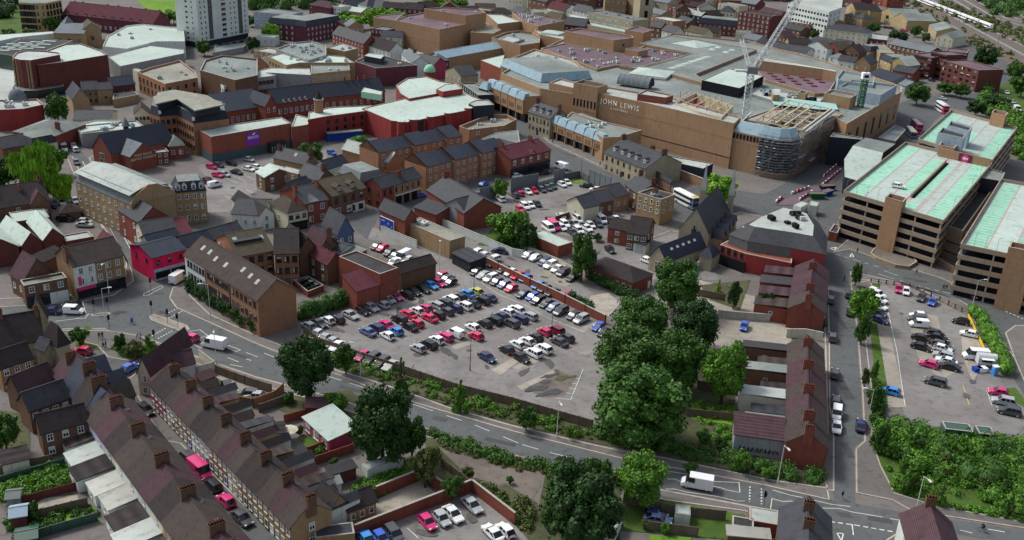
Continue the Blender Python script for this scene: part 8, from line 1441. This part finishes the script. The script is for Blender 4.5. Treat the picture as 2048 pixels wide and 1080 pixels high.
for i in range(16):
    x,y=rr.uniform(1770,2030),rr.uniform(890,990)
    tree(f'{ORD[i]} sapling of those growing through the thicket',(x,y+14),(x,y-rr.uniform(12,26)),rr.uniform(16,34),'tall' if i%2 else 'mid',('leaf_green','leaf_mid','leaf_olive')[i%3],i%3,name='sapling',grp='saplings in the thicket')
for i,(x,y,w_,m) in enumerate([(575,800,26,'leaf_mid'),(640,905,22,'leaf_green'),(668,925,20,'leaf_mid'),(720,850,24,'leaf_green'),(600,862,18,'leaf_olive'),(745,985,30,'leaf_mid'),(1405,880,34,'leaf_mid'),(1440,895,30,'leaf_dark'),(1380,940,30,'leaf_mid'),(1530,950,26,'leaf_green'),(1000,1010,24,'leaf_green'),(1020,960,16,'leaf_mid'),(935,950,30,'leaf_olive'),(1330,1060,24,'leaf_green'),(1290,1050,20,'leaf_olive'),(20,1000,26,'leaf_mid'),(60,965,18,'leaf_bright'),(1480,700,34,'leaf_mid'),(1420,640,26,'leaf_olive')]):
    tree(f'{ORD[i]} of the loose shrubs dotted about the gardens and verges',(x,y+8),(x,y-w_*.6),w_,'mid',m,i%3,name='shrub',cat='shrub',grp='garden and verge shrubs')
# ================================================================ VEHICLES
GM='cars in the main car park'
T(1,2); D1=((950,500),(1050,555)); U1=((1050,555),(950,500))
cars('below the brick halls of the main car park',D1,[(420,445,'sh','f'),(505,425,'gs'),(575,400,'wh','f'),(655,395,'kh','f'),(755,358,'ss'),(855,328,'kh'),(920,295,'ss'),(1015,275,'sh','f'),(1062,235,'sh'),(1122,213,'ph'),(1200,195,'ke','f'),(1267,175,'kh'),(1335,150,'ks'),(1403,123,'ch'),(1465,103,'ph')],GM)
cars('of the first double row, far side',D1,[(893,492,'ls','f'),(963,465,'nu','f'),(1040,435,'ps','f'),(1145,395,'ku','f'),(1220,352,'rs','f'),(1287,325,'wh','f'),(1355,305,'ph','f'),(1443,280,'se','f'),(1510,262,'ke','f'),(1560,235,'wu','f'),(1630,215,'kh','f'),(1693,188,'cs','f'),(1763,170,'yh','f')],GM)
cars('of the first double row, near side',D1,[(1052,523,'wh','f'),(1120,487,'ch','f'),(1228,450,'ks','f'),(1285,425,'rh','f'),(1388,380,'rs','f'),(1458,358,'kh','f'),(1527,330,'gh','f'),(1597,305,'nh','f'),(1668,287,'wu','f'),(1735,268,'ks','f'),(1808,243,'ku','f'),(1863,220,'ns','f')],GM)
cars('of the second double row, far side',D1,[(1297,625,'sh','f'),(1380,595,'ku','f'),(1447,557,'wh','f'),(1513,532,'pe','f'),(1597,507,'wc','f'),(1735,457,'wh','f'),(1830,427,'kh','f'),(1905,405,'ku','f'),(1965,368,'nh','f'),(2015,335,'wh','f'),(2082,312,'we','f')],GM)
cars('of the second double row, near side',D1,[(1760,527,'rh','f'),(2040,425,'gu','f'),(2110,390,'ne','f'),(2185,365,'se','f')],GM)
W(900,540,6); D6=((590,900),(740,985))
cars('of the third double row, far side',D6,[(680,955,'kh','f'),(810,890,'wh','f'),(925,850,'wh','f'),(1025,808,'kh','f'),(1138,742,'rh','f'),(1270,722,'mu','f')],GM)
cars('of the third double row, near side',D6,[(445,1045,'ns'),(855,1050,'ks'),(1000,995,'wu','f'),(1122,945,'wu','f'),(1312,858,'gs','f'),(1400,810,'gh','f')],GM)
W(860,470,6); A7=((560,470),(720,420)); 
cars('on the near side of the long red wall',((720,420),(600,470)),[(555,440,'gh'),(645,478,'ss'),(730,518,'wu'),(800,560,'gh'),(890,595,'lh'),(975,638,'rh')],GM)
cars('along the far end of the red wall',((1180,690),(1060,740)),[(1125,705,'gs'),(1230,740,'bh'),(1295,782,'ke'),(1405,820,'gs'),(1480,870,'lh'),(1570,912,'gu'),(1720,968,'gh'),(1815,1010,'su')],GM)
W(900,540,6)
cars('under the big trees by the red wall',((1840,640),(1740,700)),[(1780,680,'bh'),(1845,750,'kh')],GM)
W(860,470,6)
cars('on the far side of the red wall',((950,400),(830,450)),[(560,205,'wh'),(645,245,'ws'),(760,298,'wu'),(755,345,'gh'),(885,415,'gh'),(965,450,'wh'),(1055,485,'rs'),(1150,520,'bh'),(1305,598,'cs'),(1375,642,'gh'),(1470,682,'gs'),(1635,728,'ps')],'cars in the lane car park')
cars('below the pale wall of the lane',((1260,230),(1140,280)),[(1175,238,'wh'),(1262,272,'wh'),(1375,320,'ne'),(1445,358,'wu'),(1530,402,'ws'),(1600,450,'ku'),(1715,508,'ks')],'cars in the lane car park')
cars('alone beside the pale wall of the lane',((780,180),(900,200)),[(838,188,'ns','f')],'cars in the lane car park')
W(600,560,6)
cars('by the leafy fence below the car park',((500,750),(400,820)),[(195,650,'wh'),(290,700,'ss'),(375,750,'sh'),(445,790,'ws')],GM)
cars('against the dark fence above the main road',((900,880),(790,950)),[(745,912,'ph'),(862,945,'gu'),(980,980,'ge'),(1090,1025,'ss')],GM)
T(1,1)
cars('in the small yard behind the long red warehouse',((1040,880),(950,920)),[(965,890,'gh'),(1012,905,'rh'),(1068,940,'gh'),(1120,960,'gs'),(1175,978,'wv'),(1100,1018,'wh'),(1210,1000,'wh')],'cars in the gated yard')
T(1,2)
cars('at the top corner by the tall lamp post',((1600,80),(1500,120)),[(1480,45,'rh'),(1525,70,'gs'),(1553,100,'kh')],GM)
GN='cars in the north car park'; W(960,340,6)
cars('along the hoardings of the north car park',((540,240),(620,290)),[(245,345,'wu','f'),(425,305,'gh','f'),(480,280,'ph','f'),(568,255,'ws'),(650,245,'rh'),(745,235,'gh'),(810,212,'gs'),(865,192,'es'),(985,172,'wh'),(1040,145,'ws')],GN,False)
cars('in the middle of the north car park',((480,400),(560,460)),[(480,470,'rh'),(540,435,'wu'),(608,420,'wh'),(685,405,'kh')],GN,False)
cars('below the tall hoarding by the road',((1240,180),(1340,190)),[(1280,185,'ks','f'),(1385,232,'wh','f'),(1430,245,'ph','f')],GN,False)
GT='vehicles in the minibus yard'
cars('at the upper side of the minibus yard',((1110,560),(1210,640)),[(970,545,'ts','f'),(1180,592,'wm'),(1450,598,'wm'),(1560,608,'gh'),(1640,590,'wh')],GT,False)
cars('in the middle of the minibus yard',((950,610),(1060,690)),[(840,605,'oh'),(885,680,'pv'),(1015,650,'wu'),(1085,645,'gh'),(1140,640,'sh'),(1325,658,'wh'),(1415,648,'gh')],GT,False)
cars('at the lower side of the minibus yard',((750,660),(860,740)),[(820,700,'wm'),(985,690,'wh'),(1110,745,'gs'),(1180,725,'wu'),(1285,695,'ws')],GT,False)
cars('outside the house with the blue garage door',((1520,930),(1600,990)),[(1560,955,'kh')],'parked cars by the houses')
T(2,1); cars('nosing out from the church hall lane',((1060,1000),(1100,1015)),[(1085,1005,'wh')],'parked cars by the houses',False)
GE='cars in the east car park'; W(1680,540,5.538)
cars('along the grass of the east car park',((350,230),(460,270)),[(385,235,'wh'),(415,270,'wu'),(440,325,'wh'),(440,400,'wh'),(430,475,'kh'),(440,548,'ns')],GE,side='top')
cars('against the timber rail of the east car park',((650,180),(650,245)),[(650,210,'ph'),(732,235,'wh')],GE)
cars('slanting at the timber rail corner',((930,260),(880,330)),[(902,300,'gs'),(1025,352,'bh')],GE)
cars('in the upper middle of the east car park',((920,500),(800,490)),[(865,500,'wh'),(855,535,'ge'),(875,600,'wc')],GE,side='top')
cars('in the centre block of the east car park',((1150,740),(1000,700)),[(1070,705,'kh','f'),(1085,745,'ks','f'),(1130,830,'ge','f'),(1140,870,'wh','f'),(1145,950,'su'),(1180,1005,'ws')],GE,side='top')
cars('on the left of the centre block',((820,740),(1000,790)),[(910,755,'ks'),(905,850,'ks'),(985,1040,'ph','f')],GE,side='top')
cars('against the yellow line of the east car park',((1270,570),(1420,600)),[(1340,568,'kh','f'),(1430,705,'wh','f')],GE,side='top')
T(3,2)
cars('in the lower half of the east car park',((1300,880),(1400,905)),[(980,968,'ch','f'),(1340,893,'gu','f')],GE); cars('standing low in the centre block',((1400,760),(1520,790)),[(1450,770,'ks','f')],GE)
cars('by the grass at the right edge',((1800,970),(1900,990)),[(1843,975,'ph','f'),(1885,1050,'su','f'),(1930,1130,'gu','f')],GE,side='top')
GS='cars parked along the side streets'
cars('along the terrace of the straight side street',((500,240),(505,180)),[(502,235,'ge'),(516,535,'ge'),(532,825,'ge'),(543,1045,'ge'),(550,1150,'wc','f'),(548,1252,'ws','f')],GS,side='top')
cars('parked under the street trees',((640,240),(645,180)),[(648,190,'ge'),(660,330,'ks'),(742,1240,'ns')],GS,side='top')
cars('waiting on the road before the brick car park',((1570,175),(1670,215)),[(1618,195,'ks')],'cars on the roads')
T(0,2); cars('driving into the junction past the crossing',((1470,520),(1580,550)),[(1525,540,'ph','f')],'cars on the roads')
cars('waiting at the left stop line of the junction',((540,270),(640,270)),[(572,272,'kh','f')],'cars on the roads')
cars('parked behind the old stone house roof',((360,320),(450,325)),[(405,325,'ns','f')],'cars on the roads')
cars('parked at the end of the curved bed',((620,640),(700,650)),[(660,645,'rh','f')],GS); cars('at the corner of the white gabled house',((1010,800),(1080,760)),[(1035,780,'bh')],GS)
cars('in the gravel yard, standing upright in the picture',((1700,900),(1720,960)),[(1665,950,'gh'),(1730,925,'ku','f'),(1815,925,'ku','f')],'cars in the gravel yard')
cars('parked sideways in the gravel yard',((1930,990),(2040,1000)),[(1985,985,'ge','f'),(2040,1005,'sh','f')],'cars in the gravel yard')
vehicle('wc',(592,325),ang((600,325),(500,320))+PI,'small white van waiting at the left arm of the junction','vans on the roads',name='van'); vehicle('wv',(1715,598),ang((1800,610),(1650,580)),'white panel van driving right of the magenta hatchback','vans on the roads',name='van')
vehicle('wv',(1430,68),ang((1400,90),(1480,40)),'white van parked beside the ivy of the brick offices','vans on the roads',name='van'); vehicle('wv',(1400,-10),ang((1400,10),(1480,-40)),'white box van behind the van at the brick offices','vans on the roads',name='van')
T(2,3); vehicle('wv',(1480,632),ang((1590,660),(1370,620)),'long white panel van driving along the road at the bottom right','vans on the roads',name='van')
T(2,1); vehicle('wv',(392,255),ang((430,265),(350,240)),'white high-roofed van on the shopping street','vans on the roads',name='van',det=False)
cars('by the shops at the north car park',((0,330),(80,320)),[(42,325,'wh'),(262,297,'ks')],'cars on the roads',False)
T(0,3)
cars('parked down the terraced street',((1450,400),(1560,500)),[(1165,35,'ke'),(1520,430,'ge'),(1600,530,'pv'),(1700,635,'ke','f'),(1808,762,'ph','f'),(1935,900,'gs')],GS,side='top')
T(1,3)
cars('against the wall of the bottom car park',((1420,840),(1540,970)),[(890,1075,'cs'),(1000,1065,'bh'),(1105,1035,'gu'),(1372,935,'ph'),(1485,905,'sh'),(1575,868,'ws'),(1727,797,'ss')],'cars in the bottom car park')
cars('in the opposite bays of the bottom car park',((1850,960),(1950,1060)),[(1895,1020,'ws','f'),(1995,1000,'wh','f')],'cars in the bottom car park')
T(2,2); cars('standing alone in the pale back yard',((1880,400),(1850,480)),[(1858,450,'bh')],'cars in the back garden')
T(2,3); cars('under covers in the back garden',((1080,900),(1240,930)),[(1150,880,'nh'),(1165,910,'ls')],'cars in the back garden')
GR='cars in the car park behind the offices'; T(0,1)
cars('along the far side of the rear car park',((1660,250),(1720,265)),[(1692,252,'ph'),(1750,240,'gh'),(1850,225,'kh'),(1995,195,'sh')],GR,False)
cars('in the middle of the rear car park',((1710,320),(1770,335)),[(1740,320,'ph'),(1797,315,'sh'),(1892,295,'ks'),(1990,270,'ws'),(2060,258,'wh')],GR,False)
cars('at the left side of the rear car park',((1650,380),(1700,395)),[(1672,378,'oh'),(1665,360,'gh')],GR,False); vehicle('wc',(1717,398),ang((1660,410),(1770,385)),'small white van parked beside the blue mansard block',GR,det=False)
T(1,1); cars('alone beside the tree in the rear car park',((580,130),(640,150)),[(605,140,'bh')],GR,False); cars('parked at the foot of the black gabled flats',((1785,410),(1870,380)),[(1825,392,'bh')],'cars on the roads',False); cars('half hidden by the arched garage',((1290,490),(1350,475)),[(1320,478,'bh')],'cars on the roads',False)
GL='cars on the long road at the left'; T(0,1)
cars('on the long road at the left',((600,190),(650,280)),[(562,20,'ws','f'),(585,80,'ss','f'),(603,115,'wh','f'),(610,218,'gh'),(680,290,'gs'),(630,345,'kh','f'),(655,385,'ks','f'),(750,418,'gh'),(695,465,'ss','f'),(718,503,'sh','f'),(840,580,'wh')],GL,False,side='top')
vehicle('wv',(478,70),ang((450,40),(500,120)),'white van parked at the willow on the long road',GL,det=False,name='van'); vehicle('wv',(510,110),ang((450,40),(500,120)),'white box van behind the van at the willow',GL,det=False,name='van')
cars('in the willow yard by the hut',((470,520),(500,560)),[(440,560,'nh'),(495,535,'ws'),(600,525,'wh')],'cars in the willow yard',False)
cars('in the lower yard by the white roofs',((450,665),(600,670)),[(520,670,'ku'),(680,690,'sh'),(675,715,'ss')],'cars in the willow yard',False)
T(3,0)
cars('moving on the far dual carriageway',((1690,590),(1820,680)),[(1712,600,'wh'),(1812,668,'wh'),(1912,740,'wh'),(1915,800,'wh'),(1965,815,'sh'),(1925,850,'gh')],'cars on the far roads',False)
vehicle('wv',(1995,875),ang((1960,850),(2040,900)),'white box van on the far dual carriageway','cars on the far roads',det=False,name='van')
cars('parked at the dark brick offices',((1240,600),(1320,620)),[(1265,610,'kh'),(1310,640,'nh'),(1400,785,'sh')],'cars on the far roads',False)
cars('by the striped gable building',((1290,330),(1250,300)),[(1225,260,'wh'),(1240,275,'gh'),(1253,290,'wh'),(1268,300,'sh'),(1285,315,'wh')],'cars on the far roads',False)
cars('in front of the green-signed shed',((900,200),(980,210)),[(920,215,'sh'),(945,220,'kh'),(970,222,'gh'),(990,225,'kh'),(1080,240,'rh'),(1100,245,'ph')],'cars on the far roads',False)
